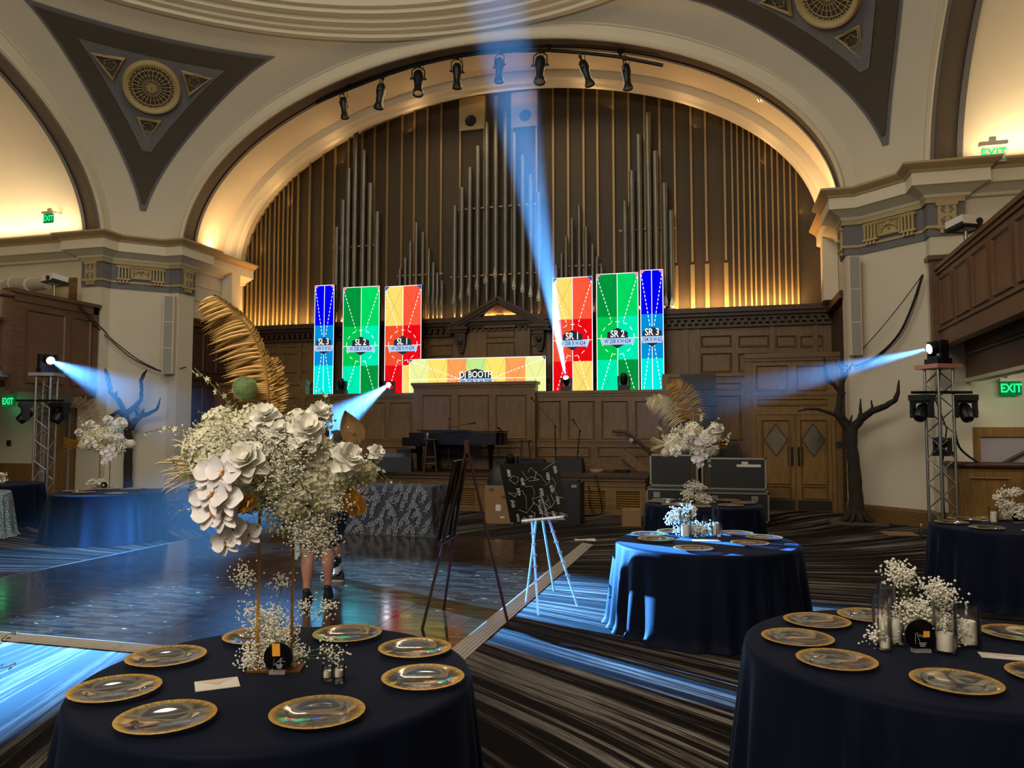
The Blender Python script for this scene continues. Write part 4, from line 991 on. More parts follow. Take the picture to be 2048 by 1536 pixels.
# ---- charger plates
prof = [(0, .004), (.085, .004), (.098, .010), (.112, .014), (.150, .020), (.164, .022), (.167, .021), (.164, .019), (.112, .009), (.085, .0), (0, .0)]
b = MB(); b.lathe(prof, 48); pl_me = b.mesh('charger_plate', M_plate, 60)
b = MB(); b.lathe([(.104, .0128), (.112, .0148), (.150, .0209), (.164, .0229), (.1675, .0216), (.165, .0186), (.150, .0170)], 64, fn=lambda a: 1 + .008 * sin(31 * a) * sin(7 * a)); rim_me = b.mesh('gold_rim', M_rim, 60)
PL = {'t1': [(316, 1313), (230, 1380), (332, 1437), (635, 1427), (846, 1357), (830, 1298), (702, 1265), (512, 1266)],
      't2': [(1610, 1238), (1579, 1276), (1673, 1322), (1912, 1366), (1727, 1226), (2062, 1265), (2105, 1352)],
      't3': [(1322, 1058), (1284, 1067), (1312, 1079), (1399, 1089), (1500, 1087), (1541, 1075), (1497, 1062)],
      't4': [(1328, 1000), (1303, 1003), (1345, 1010), (1398, 1013), (1455, 1001), (1487, 1006), (1462, 1011)],
      't5': [(1905, 1036), (1903, 1045), (1973, 1056), (1966, 1032), (2062, 1058)],
      't6': [(140, 981), (168, 985), (222, 984), (262, 979), (285, 976), (120, 978)]}
tname = {'t1': 'left foreground table', 't2': 'right foreground table', 't3': 'middle table lit blue', 't4': 'table before the road cases', 't5': 'table beside the right truss', 't6': 'table by the left tree'}
DIRS = ['right', 'far right', 'far side', 'far left', 'left', 'near left', 'near side', 'near right']
for key, L_ in PL.items():
    used = {}
    rows = []
    for px, py in L_:
        p = onz(px, py, ZT + .012); v = p - TC[key]; a = atan2(v.dot(Vector((_f.x, _f.y, 0)).normalized()), v.dot(_r))
        rr = math.hypot(v.x, v.y); lim = .59
        if rr > lim + .03 or rr < .35: v = Vector((v.x, v.y, 0)).normalized() * lim; p = TC[key] + v
        rows.append((a, p))
    rows.sort(key=lambda q: q[0])
    for _ in range(40):                # keep neighbours a plate apart
        for i in range(len(rows)):
            j = (i + 1) % len(rows); (a0, p0), (a1, p1) = rows[i], rows[j]
            if (p0 - p1).length < .346:
                da = .01; r0, r1 = (p0 - TC[key]), (p1 - TC[key]); R0, R1 = Matrix.Rotation(-da, 3, 'Z'), Matrix.Rotation(da, 3, 'Z')
                q0, q1 = TC[key] + R0 @ r0, TC[key] + R1 @ r1
                rows[i] = (a0 - da, q0); rows[j] = (a1 + da, q1)
    for a, p in rows:
        k = int(round(a / (pi / 4))) % 8; used[k] = used.get(k, 0) + 1
        lab = 'gold rimmed glass plate on the %s, %s%s' % (tname[key], 'at its ' if 'side' in DIRS[k] else 'at its ', DIRS[k] if 'side' in DIRS[k] else DIRS[k] + ' edge')
        if used[k] > 1: lab += ', further along'
        o = link('charger_plate', pl_me, None, (p.x, p.y, ZT), (0, 0, random.uniform(0, 6)), lab, 'plate', 'charger plates'); link('gold_rim', rim_me, o)

# ---- flower kit
def frame_to(n, roll=0):
    q = Vector(n).normalized().to_track_quat('Z', 'Y').to_matrix(); return q @ Matrix.Rotation(roll, 3, 'Z')
def petal(b, M, c, L, Wd, cup=.3, tip=.2, ang=0, r0=.0, nu=4, nv=4, point=.0, mi=0):
    """one petal leaving centre in direction ang, rising by cup"""
    rows = []
    for j in range(nv + 1):
        v = j / nv; wv = Wd * (sin(pi * (.12 + .80 * v)) ** .75) * (1 - point * v * v)
        row = []
        for i in range(nu + 1):
            u = (i / nu) * 2 - 1; x = r0 + L * v; z = cup * L * (v ** 1.2) - tip * L * v ** 3 + .12 * Wd * u * u
            p = Vector((x * cos(ang) - u * wv / 2 * sin(ang), x * sin(ang) + u * wv / 2 * cos(ang), z)); row.append(c + M @ p)
        rows.append(row)
    b.grid(rows, mi)
def rose_mesh(seed, R=1.0, name='rose'):
    rnd = random.Random(seed); b = MB(); I = Matrix.Identity(3); O = Vector((0, 0, 0))
    for ring_, (n_, L, W_, cup, tip, z) in enumerate(((3, .30, .42, 1.6, .1, .42), (4, .45, .6, 1.35, .15, .30), (5, .66, .75, 1.0, .25, .18), (6, .88, .9, .62, .4, .06), (6, 1.0, .95, .32, .5, -.02))):
        for k in range(n_): petal(b, I, Vector((0, 0, z * R)), L * R, W_ * R, cup * rnd.uniform(.9, 1.1), tip * rnd.uniform(.8, 1.3), 2 * pi * k / n_ + ring_ * .7 + rnd.uniform(-.15, .15), .02 * R, 4, 5, .12 if ring_ > 2 else 0)
    b.ball((0, 0, .5 * R), .14 * R, 8, 5, (1, 1, 1.4)); return b.mesh(name, M_pet, 180)
def floret(b, c, n, r_, rnd):
    M = frame_to(n, rnd.uniform(0, 6)); 
    for k in range(4):
        a = pi / 2 * k; u = Vector((cos(a), sin(a), .25)); w_ = Vector((-sin(a), cos(a), 0)) * .48
        b.add([c, c + M @ ((u * .55 + w_) * r_), c + M @ (u * 1.05 * r_), c + M @ ((u * .55 - w_) * r_)], [(0, 1, 2, 3)])
def hydrangea_mesh(seed, n=85, R=1.0):
    rnd = random.Random(seed); b = MB()
    for i in range(n):
        z = 1 - 1.55 * (i + .5) / n; a = i * 2.39996; q = sqrt(max(0, 1 - z * z)); d = Vector((q * cos(a), q * sin(a), z)); floret(b, d * R * rnd.uniform(.88, 1.04), d + Vector((rnd.uniform(-.3, .3), rnd.uniform(-.3, .3), 0)), .23 * R, rnd)
    b.ball((0, 0, -.05), .82 * R, 10, 6); return b.mesh('hydrangea', M_petb, None)
def orchid_mesh(name='orchid'):
    b = MB(); I = Matrix.Identity(3); O = Vector((0, 0, 0))
    for a, L, W_ in ((0.12, 1, 1.15), (pi - .12, 1, 1.15)): petal(b, I, O, L, W_, .15, .15, a, .05, 5, 5)
    for a in (pi / 2, -pi / 2 - .62, -pi / 2 + .62): petal(b, I, Vector((0, 0, -.03)), .95, .62, .05, .12, a, .05, 4, 5, .15)
    petal(b, I, Vector((0, 0, .04)), .26, .2, .6, -.2, -pi / 2, .0, 3, 3, 0, 1); b.ball((0, -.02, .09), .07, 8, 5, mi=1)
    return b.mesh(name, [M_orch, M_orchc], 180)
def star_mesh():
    b = MB(); I = Matrix.Identity(3)
    for k in range(5): petal(b, I, Vector((0, 0, 0)), 1, .55, .45, .2, 2 * pi * k / 5, .05, 2, 3, .3)
    b.ball((0, 0, .2), .18, 6, 4); return b.mesh('blossom', M_petb, 180)
ROSES = [rose_mesh(s) for s in (1, 2, 3)]; HYD = [hydrangea_mesh(s) for s in (4, 5)]; ORC = orchid_mesh(); STAR = star_mesh()
def put(name, me, par, p, n, s, roll=0, sub=None):
    o = link(name, me, par); o.matrix_local = Matrix.Translation(p) @ frame_to(n, roll).to_4x4() @ Matrix.Scale(s, 4); return o
def breath(par, blobs, n, seed, r_=.0055, stems=60, base=None, name='baby_breath', m=None, full=True):
    """blobs: (centre, spread xyz, weight)"""
    rnd = random.Random(seed); b = MB(); tot = sum(w_ for _, _, w_ in blobs); sb = MB()
    for c, sp, w_ in blobs:
        c = Vector(c); k = int(n * w_ / tot); nc = max(3, k // 11)
        subs = []
        for _ in range(nc):
            while True:
                v = Vector((rnd.uniform(-1, 1), rnd.uniform(-1, 1), rnd.uniform(-1, 1)))
                if v.length < 1: break
            subs.append(c + Vector((v.x * sp[0], v.y * sp[1], v.z * sp[2])))
        for i in range(k):
            q = subs[i % nc] + Vector((rnd.gauss(0, .024), rnd.gauss(0, .024), rnd.gauss(0, .02))); b.octa(q, r_ * rnd.uniform(.6, 1.15))
        if base is not None:
            for q in subs[:max(2, int(stems * w_ / tot))]:
                mid = (Vector(base) + q) / 2 + Vector((rnd.uniform(-.03, .03), rnd.uniform(-.03, .03), .01)); sb.tube([base, mid, q], .0011, 3, False)
                for _ in range(3): sb.tube([mid.lerp(q, .6), q + Vector((rnd.gauss(0, .02), rnd.gauss(0, .02), rnd.gauss(0, .015)))], .0008, 3, False)
    o = b.build(name, M_breath, par, kind='stuff')
    if sb.f: sb.build('stem_spray', M_stem, par, kind='stuff')
    return o
def palm(par, pts, seed, Ll=.2, nl=46, side=(1, .45), m=None, name='palm_leaf', droop=.35, flip=1, sweep=.75):
    rnd = random.Random(seed); pts = [Vector(p) for p in pts]; b = MB(); N_ = 60
    def at(f_):
        x = f_ * (len(pts) - 1); i = min(int(x), len(pts) - 2); g = x - i
        p0 = pts[max(i - 1, 0)]; p1 = pts[i]; p2 = pts[i + 1]; p3 = pts[min(i + 2, len(pts) - 1)]
        return .5 * ((2 * p1) + (-p0 + p2) * g + (2 * p0 - 5 * p1 + 4 * p2 - p3) * g * g + (-p0 + 3 * p1 - 3 * p2 + p3) * g ** 3)
    b.tube([at(i / N_) for i in range(N_ + 1)], [.007 * (1 - .85 * i / N_) for i in range(N_ + 1)], 5)
    for i in range(nl):
        f_ = .18 + .82 * i / nl; p = at(f_); t = (at(min(1, f_ + .02)) - at(max(0, f_ - .02))).normalized(); s_ = t.cross(_f).normalized() * flip
        for sd, lk in ((1, side[0]), (-1, side[1])):
            if lk <= 0: continue
            L = Ll * lk * (.2 + .8 * sin(pi * (.05 + .85 * (1 - f_)))) * rnd.uniform(.85, 1.1)
            d = (s_ * sd * .95 + t * (.12 + sweep * f_ ** 2) + _f * rnd.uniform(-.3, .3)).normalized(); q0 = p; w0 = .0075
            rows = []; up = t.cross(d).normalized(); bw = up.cross(d).normalized()
            for j in range(5):
                v = j / 4; q = q0 + d * L * v - Vector((0, 0, 1)) * droop * L * v * v; ww = w0 * sin(pi * (.15 + .85 * v) ) + .0006
                rows.append([q - bw * ww, q + up * ww * .5, q + bw * ww])
            b.grid(rows)
    return b.build(name, m or M_palm, par, 60)
def anthurium(par, p, n, s, roll, m):
    b = MB(); rows = []
    for j in range(11):
        v = j / 10; row = []
        for i in range(9):
            u = (i / 8) * 2 - 1; wv = .62 * (sin(pi * (v ** .7) * .97 + .06)) ** .8 * (1 - .25 * v); y = -.35 + 1.35 * v - (.28 * abs(u) * (1 - v) ** 2); rows_z = .16 * (abs(u) ** .5) + .10 * sin(6 * (v + abs(u) * .6)) * .35 - .2 * v * v
            row.append((u * wv, y, rows_z))
        rows.append(row)
    b.grid(rows); me = b.mesh('anthurium', m, 180); o = put('anthurium', me, par, p, n, s, roll)
    b = MB(); b.tube([(0, -.1, .05), (0, .1, .25), (0, .35, .5)], [.06, .07, .03], 6); b.build('spadix', M_petb, o); return o
M_goldleaf = mat('gold_painted_flower', 'b5812f', .25, .7, var=.3, vscale=3)
M_coppleaf = mat('copper_painted_flower', '9c7a56', .4, .55, var=.3, vscale=3)
M_core = mat('cream_foliage', 'a3a07a', .8, var=.2, vscale=30)
M_leafg = mat('sprig_green', '6f7f3c', .6, var=.25, vscale=40)
M_allium = mat('allium_green', '93a878', .7, var=.2, vscale=60)
def spray(par, pts, seed, n=11, s=.018, m=None):
    rnd = random.Random(seed); pts = [Vector(p) for p in pts]; b = MB(); b.tube(pts, .0022, 5); st_ = b.build('flower_spray', M_stem, par)
    tot = len(pts) - 1
    for i in range(n):
        x = (i + .5) / n * tot; k = min(int(x), tot - 1); p = pts[k].lerp(pts[k + 1], x - k); f_ = 1 - .55 * i / n
        d = Vector((rnd.uniform(-1, 1), rnd.uniform(-1, .3), rnd.uniform(-.8, .5))).normalized()
        put('blossom', STAR, st_, p + d * .012, d, s * f_ * rnd.uniform(.8, 1.15), rnd.uniform(0, 6))
    return st_
def twin_stand(label, base, h, wd=.22, dp=.12, rz=0, xs_=(-.075, .075), rods=2):
    t = thing('flower_stand', label, 'flower stand', base, rz, 'gold flower stands')
    b = MB(); b.box((0, 0, .004), (wd, dp, .008)); b.build('base_plate', M_gold, t)
    for k, x in enumerate(xs_):
        b = MB(); b.box((x, 0 if rods == 2 else (-.03 if k % 2 else .03), h / 2), (.011, .011, h)); b.build('post', M_gold, t)
    b = MB(); b.box((0, 0, h), (max(xs_) - min(xs_) + .011, .011, .011)); b.box((0, 0, h + .01), (.14, .14, .012)); b.build('top_bar', M_gold, t)
    return t
def sign_disc(label, px, py, r_px, noteoff=(8, 0), notesz=(.35, .5), zt=None, tilt=0, key=None):
    zt = ZT; p = onz(px, py + r_px, zt); D = (p - CAMPOS).dot(_f); s = D / FPX; R = r_px * s
    t = thing('table_number_sign', label, 'table sign', (p.x, p.y, zt), YAW, 'round black table signs')
    b = MB(); b.lathe([(0, -.003), (R, -.003), (R, .003), (0, .003)], 40, (0, 0, R + .006), M=Euler((pi / 2, 0, 0)).to_matrix()); b.build('disc', M_blackg, t, 40)
    b = MB(); b.box((0, .0, .008), (R * 1.1, .035, .016)); b.build('clear_foot', M_acryl, t)
    b = MB(); nx_ = noteoff[0] * s; nz_ = R + .006 + noteoff[1] * s; b.box((nx_, -.005, nz_), (notesz[0] * 2 * R, .002, notesz[1] * 2 * R), (0, radians(tilt), 0)); b.build('sticky_note', M_orange, t)
    if r_px > 15:
        b = MB(); rnd = random.Random(px)
        for q in range(5): b.tube([(R * rnd.uniform(-.4, .5), -.0045, R * rnd.uniform(.5, 1.3)), (R * rnd.uniform(-.4, .5), -.0045, R * rnd.uniform(.5, 1.3))], .0008, 3)
        for q in range(3): b.box((R * .1, -.0045, R * (.5 - q * .1) + .006), (R * (.5 - .1 * q), .001, .0025))
        b.build('line_art', MATS.get('white_ink') or mat('white_ink', 'c8c8c8', .6), t)
    return t
def card(label, px, py, wd, dp, rz, key='t1', m=None, z=None, fold=False):
    p = onz(px, py, ZT if z is None else z); b = MB(); b.box((0, 0, .0015), (wd, dp, .003)); 
    o = thing('envelope', label, 'envelope', (p.x, p.y, ZT if z is None else z), rz, 'white envelopes'); b.build('paper', m or M_white, o)
    b = MB(); b.add([(-wd / 2, dp / 2, .0032), (wd / 2, dp / 2, .0032), (0, -.01, .0045)], [(0, 1, 2)] if dp > 0 else []); b.build('flap', MATS.get('envelope_flap') or mat('envelope_flap', 'd0bda2', .7), o); return o
def candle_glass(label, px, py_bot, wpx, hpx, ch, cw=.72, kind='cylinder_candle', float_=None):
    p = onz(px, py_bot, ZT); D = (p - CAMPOS).dot(_f); s = D / FPX; R = wpx * s / 2; H_ = hpx * s
    p = p + Vector((_f.x, _f.y, 0)).normalized() * R
    t = thing(kind, label, 'candle', (p.x, p.y, ZT), 0, 'glass candle holders')
    b = MB(); b.lathe([(0, .003), (R * .97, .003), (R, .012), (R, H_), (R - .0025, H_), (R - .003, .014), (0, .012)], 28); b.build('glass_cylinder', M_glass, t, 40)
    if ch:
        z0_ = float_ or .013; rc = R * cw; b = MB(); b.lathe([(0, z0_), (rc, z0_), (rc, z0_ + ch * s - .006), (rc * .9, z0_ + ch * s), (rc * .6, z0_ + ch * s - .004), (0, z0_ + ch * s - .006)], 22); c = b.build('candle', M_wax, t, 40)
        b = MB(); b.tube([(0, 0, z0_ + ch * s - .006), (.002, 0, z0_ + ch * s + .008)], .0012, 4); b.build('wick', M_black, c)
    if float_:
        b = MB(); b.lathe([(0, .013), (R * .95, .013), (R * .95, float_), (0, float_)], 20); b.build('water', M_glass, t)
    return t

# ---- arrangement on the left foreground table
def arrangement(label, base, D, cx, cy, s, seed, full, blocks):
    """flowers laid out in a frame at the stand: u right, v up (both in photo pixels of the near arrangement), w away"""
    base = Vector(base); t = thing('flower_arrangement', label, 'flower arrangement', base, 0, 'tall flower arrangements')
    up = Vector((0, 0, 1)); fw = Vector((_f.x, _f.y, 0)).normalized()
    def P(u, v, w_=0): return _r * (u * s) + up * (v * s) + fw * (w_ * s)
    blocks(t, P, s, random.Random(seed)); return t
b0 = onz(553, 1337, ZT); D0 = (b0 - CAMPOS).dot(_f); s0 = D0 / FPX
FC = ondepth(565, 935, D0)          # flower head centre
hgt = FC.z - ZT
twin_stand('gold stand with two posts on the left foreground table', (b0.x, b0.y, ZT), hgt - .14, .225, .12, YAW + .06, (-.083, .062))
def near_blocks(t, P, s, rnd):
    # px offsets are relative to (565,935): u = x-565, v = 935-y
    def Q(x, y, w_=0): return P(x - 565, 935 - y, w_)
    front = lambda x, y, k=1.0: -sqrt(max(0, 1 - ((x - 565) / 215) ** 2 - ((y - 935) / 150) ** 2)) * 120 * k
    nrm = lambda x, y: (_r * ((x - 565) / 215) + Vector((0, 0, 1)) * ((935 - y) / 140) - Vector((_f.x, _f.y, 0)) * .8)
    for i, (x, y, r_) in enumerate(((563, 842, 32), (638, 868, 38), (540, 918, 40), (712, 915, 34), (655, 832, 26), (592, 866, 25), (760, 905, 18))):
        put('rose', ROSES[i % 3], t, Q(x, y, front(x, y) - 6), nrm(x, y) + Vector((0, 0, .35)), r_ * s * 1.05, i)
    spots = [(430, 890, 40), (455, 850, 36), (500, 875, 40), (470, 915, 42), (520, 840, 30), (600, 905, 40), (660, 915, 38), (610, 850, 30), (690, 950, 36), (580, 950, 40), (640, 965, 40), (480, 960, 34), (405, 905, 26), (520, 985, 34), (600, 1000, 34), (665, 990, 34), (735, 945, 26), (430, 925, 30)]
    for i, (x, y, r_) in enumerate(spots):
        put('hydrangea', HYD[i % 2], t, Q(x, y, front(x, y, .75) + 22), nrm(x, y), r_ * s, i * 1.3)
    for i, (x, y, w_, r_) in enumerate(((500, 935, -140, 30), (470, 945, -120, 26), (478, 975, -128, 32), (505, 985, -135, 28), (455, 985, -105, 22), (495, 1015, -120, 28), (470, 1010, -110, 30), (505, 1045, -95, 26), (487, 1068, -90, 24), (530, 1055, -85, 20), (620, 1030, -90, 0))):
        if r_: put('orchid', ORC, t, Q(x, y, w_), -Vector((_f.x, _f.y, 0)) + _r * rnd.uniform(-.7, .4) + Vector((0, 0, rnd.uniform(-.2, .35))), r_ * s * 1.3, rnd.uniform(-.5, .5))
    # sprays
    spray(t, [Q(520, 870, -30), Q(480, 820, -40), Q(440, 775, -40), Q(398, 738, -35)], 3, 16, .021)
    spray(t, [Q(430, 890, -30), Q(390, 868, -35), Q(345, 855, -35), Q(303, 866, -30)], 4, 13, .018)
    spray(t, [Q(640, 850, 0), Q(642, 815, 0), Q(650, 795, 0), Q(640, 780, 0)], 5, 11, .017)
    spray(t, [Q(655, 860, -10), Q(660, 835, -10), Q(662, 815, -10), Q(655, 800, -10)], 15, 10, .015)
    spray(t, [Q(700, 900, -40), Q(740, 925, -40), Q(770, 945, -35), Q(790, 965, -30)], 6, 13, .016)
    spray(t, [Q(560, 1040, -60), Q(600, 1060, -60), Q(640, 1075, -50), Q(660, 1100, -45)], 8, 10, .012)
    spray(t, [Q(465, 870, -40), Q(440, 840, -45), Q(415, 825, -40)], 9, 9, .02)
    spray(t, [Q(560, 960, -120), Q(585, 985, -125), Q(640, 970, -115)], 10, 9, .016)
    for i in range(9):
        x, y = (480 + i * 28, 850 + (i * 37) % 110); b = MB(); b.tube([Q(x, y, front(x, y) - 8), Q(x + 12, y + 20, front(x, y) - 14), Q(x + 20, y + 45, front(x, y) - 4)], .0032, 5); b.build('stem', M_stem, t)
    b = MB()
    for i in range(170):
        a, rr = rnd.uniform(0, 6.28), sqrt(rnd.random()); x, y = 565 + 195 * rr * cos(a), 935 + 125 * rr * sin(a); p = Q(x, y, front(x, y) * .98 - rnd.uniform(-4, 14)); d = (nrm(x, y).normalized() * .5 + Vector((rnd.uniform(-1, 1), rnd.uniform(-1, 1), rnd.uniform(-1, 1)))).normalized(); L = rnd.uniform(.014, .034); w2 = d.cross(_f).normalized() * L * .2
        b.add([p, p + d * L * .5 + w2, p + d * L, p + d * L * .5 - w2], [(0, 1, 2, 3)])
        if i % 4 == 0: b.tube([p, p - d * .05], .0014, 3)
    b.build('leaf_sprig', M_leafg, t, kind='stuff')
    # gold palm, wheat, anthuriums, allium
    palm(t, [Q(535, 850, 0), Q(532, 790, 6), Q(520, 720, 10), Q(490, 655, 4), Q(455, 615, -5), Q(424, 592, -12)], 5, .185, 70, (1, .2), droop=.16, flip=1)
    palm(t, [Q(540, 845, 10), Q(537, 800, 14), Q(532, 755, 18), Q(536, 715, 20)], 6, .08, 26, (.7, 1), droop=.1, flip=1)
    palm(t, [Q(535, 850, 0), Q(530, 800, 8), Q(521, 740, 10), Q(508, 700, 8)], 7, .07, 24, (.0, .9), droop=.1, flip=1)
    b = MB()
    for i in range(90):
        a = radians(rnd.uniform(150, 212)); L = rnd.uniform(.10, .235); o_ = Q(450 + rnd.uniform(-18, 12), 935 + rnd.uniform(-18, 18), rnd.uniform(-30, 30)); d = _r * cos(a) + Vector((0, 0, 1)) * sin(a) * .8 + _f * rnd.uniform(-.25, .25)
        e = o_ + d * L; b.tube([o_, o_.lerp(e, .6) + Vector((0, 0, .008)), e, e + d * .02 - Vector((0, 0, .008))], [.0016, .0022, .0035, .0012], 4)
    b.build('wheat_fan', M_wheat, t, kind='stuff')
    fw = -Vector((_f.x, _f.y, 0))
    anthurium(t, Q(720, 862, -70), fw + Vector((0, 0, -.3)), 42 * s, .35, M_coppleaf); anthurium(t, Q(725, 1000, -70), fw + Vector((0, 0, -.55)), 40 * s, .2, M_goldleaf); anthurium(t, Q(541, 992, -130), fw + _r * .9, 26 * s, 2.4, M_goldleaf)
    b = MB(); b.tube([Q(715, 870, -66), Q(690, 885, -60), Q(655, 915, -80)], .004, 5); b.build('stem', M_stem, t)
    b = MB(); c = Q(497, 778, -30); 
    for i in range(420):
        z = 1 - 2 * (i + .5) / 420; a = i * 2.39996; q = sqrt(1 - z * z); d = Vector((q * cos(a), q * sin(a), z)); p = c + d * 21 * s; o_ = d.orthogonal().normalized() * .0035; b.add([p + o_, p - o_, p + d * .009], [(0, 1, 2)])
    b.ball(c, 21.5 * s, 14, 9); b.tube([c, Q(505, 840, -10)], .003, 5); b.build('allium', M_allium, t)
    breath(t, [(Q(565, 985, -40), (.24, .16, .09), 5), (Q(610, 1035, -30), (.15, .12, .07), 3), (Q(640, 1080, -20), (.09, .07, .05), 1), (Q(450, 885, -30), (.13, .13, .1), 2.6), (Q(570, 905, -110), (.2, .06, .12), 3), (Q(690, 985, -40), (.10, .10, .07), 2.2), (Q(640, 1060, -50), (.06, .06, .06), .7), (Q(670, 920, -70), (.12, .06, .08), 1.6), (Q(420, 1010, -50), (.012, .02, .015), .08), (Q(480, 890, -80), (.13, .06, .09), 2)], 9800, 21, .0056, 150, Q(565, 960, 0))
    b = MB(); b.ball(Q(565, 940, 10), 1, 16, 10, (.30, .18, .17)); b.build('foliage_core', M_core, t)
arrangement('huge white rose and orchid arrangement with gold palm leaf, left foreground table', (FC.x, FC.y, FC.z), D0, 565, 935, s0, 3, True, near_blocks)
# sprays at the foot of the stand
def bb_cluster(label, base, blobs, n, seed, **kw):
    base = Vector(base); t = thing('baby_breath_cluster', label, 'flowers', base, 0, 'baby breath clusters')
    breath(t, [(Vector(c) - base, sp, w_) for c, sp, w_ in blobs], n, seed, base=Vector((0, 0, .005)), **kw); return t
def at0(x, y, dd=0): return ondepth(x, y, D0 + dd)
bb_cluster('white baby breath bunched at the foot of the gold stand, left foreground table', (b0.x, b0.y, ZT + .008), [(at0(545, 1260, .05), (.10, .05, .10), 4), (at0(560, 1310, .05), (.12, .05, .06), 3), (at0(505, 1315, .0), (.045, .04, .05), 1.5), (at0(495, 1225, .1), (.05, .03, .03), .5), (at0(615, 1210, .05), (.05, .04, .02), .35), (at0(658, 1290, -.05), (.04, .03, .02), .22), (at0(672, 1315, -.05), (.015, .02, .03), .25), (at0(490, 1150, .1), (.05, .03, .03), .55), (at0(560, 1160, .1), (.04, .03, .02), .35), (at0(655, 1215, 0), (.02, .02, .03), .25)], 2600, 31, r_=.0056, stems=46)
sign_disc('round black table sign with orange note at the foot of the gold stand', 556, 1318, 29, (-4, 15), (.27, .42), tilt=-3)
candle_glass('left small votive glass on the left foreground table', 652, 1366, 23, 36, 12, .8, 'votive_candle', .018)
candle_glass('right small votive glass with two floating candles, left foreground table', 675, 1371, 24, 40, 12, .8, 'votive_candle', .03)
card('white envelope lying on the left foreground table', 434, 1369, .165, .125, YAW + .42)
# ---- right foreground table
def T(px, py, dz=0): return onz(px, py, ZT)
b2 = T(1850, 1290)
D2 = (b2 - CAMPOS).dot(_f)
bb_cluster('spreading white baby breath centrepiece on the right foreground table', (b2.x, b2.y, ZT), [(ondepth(1850, 1245, D2), (.13, .09, .07), 4), (ondepth(1810, 1155, D2), (.06, .04, .035), .8), (ondepth(1795, 1140, D2 + .02), (.06, .03, .02), .5), (ondepth(1870, 1180, D2), (.05, .05, .05), .9), (ondepth(1895, 1195, D2), (.05, .05, .04), .7), (ondepth(1750, 1270, D2 - .05), (.035, .03, .025), .35), (ondepth(1890, 1270, D2), (.06, .06, .05), 1.2), (ondepth(1830, 1210, D2), (.06, .05, .04), 1)], 2600, 41, r_=.0068, stems=70)
sign_disc('round black table sign with square orange note, right foreground table', 1842, 1273, 31, (11, 2), (.20, .19))
for lab, px, py, wp, hp_, ch in (('tall narrow empty glass cylinder behind the left candles, right foreground table', 1787, 1282, 38, 112, 0), ('glass cylinder with a pillar candle, left rear of the right foreground centrepiece', 1775, 1290, 38, 92, 46), ('glass cylinder with a tall pillar candle beside the black sign, right foreground table', 1800, 1292, 30, 80, 46),
                                 ('slim glass cylinder with a low votive candle, right foreground table', 1777, 1304, 28, 64, 10), ('low open glass with a white pillar candle, right of the black sign', 1904, 1312, 46, 100, 34), ('wide glass hurricane with a thick candle, right foreground table', 1950, 1298, 52, 76, 44)):
    candle_glass(lab, px, py, wp, hp_, ch, .7)
card('white envelope beside the wide hurricane, right foreground table', 2010, 1314, .2, .085, YAW - .35)
# ---- middle table
b3 = T(1395, 1072); D3 = (b3 - CAMPOS).dot(_f)
bb_cluster('white baby breath centrepiece on the middle table lit blue', (b3.x, b3.y, ZT), [(ondepth(1385, 1060, D3), (.16, .1, .06), 3), (ondepth(1365, 1030, D3), (.13, .07, .06), 1.3), (ondepth(1345, 1040, D3), (.05, .05, .05), .5), (ondepth(1375, 1018, D3), (.06, .05, .03), .5), (ondepth(1420, 1060, D3 + .1), (.1, .05, .05), .8)], 1500, 51, r_=.0095, stems=46)
sign_disc('round black table sign with orange note on the middle table lit blue', 1403, 1059, 11.5, (0, 2), (.25, .27))
for lab, px, py, wp, hp_, ch in (('glass cylinder with a wide pillar candle left of the middle table sign', 1374, 1076, 24, 56, 22), ('tall glass cylinder with a pillar candle right of the middle table sign', 1434, 1073, 17, 60, 24), ('short glass with a votive candle at the right of the middle table centrepiece', 1440, 1077, 12, 28, 4), ('thin glass candle holder behind the middle table sign', 1412, 1072, 10, 40, 14)):
    candle_glass(lab, px, py, wp, hp_, ch, .78)
card('white envelope before the candles on the middle table', 1412, 1081, .24, .12, YAW)
# ---- table by the right truss
b5 = T(2035, 1045); D5 = (b5 - CAMPOS).dot(_f)
bb_cluster('white baby breath centrepiece on the table beside the right truss', (b5.x, b5.y, ZT), [(ondepth(2040, 1025, D5), (.16, .1, .07), 3), (ondepth(2025, 985, D5), (.1, .06, .04), .8), (ondepth(2000, 995, D5), (.05, .05, .03), .4), (ondepth(2010, 1010, D5), (.07, .06, .03), .6)], 1300, 61, r_=.011, stems=40)
sign_disc('round black table sign with orange note beside the right truss', 2037, 1033, 13, (-1, 1), (.25, .26))
candle_glass('glass cylinder with a white candle on the table beside the right truss', 1993, 1047, 17, 32, 20, .85)
card('white envelope on the table beside the right truss', 1968, 1041, .2, .1, YAW + .2)
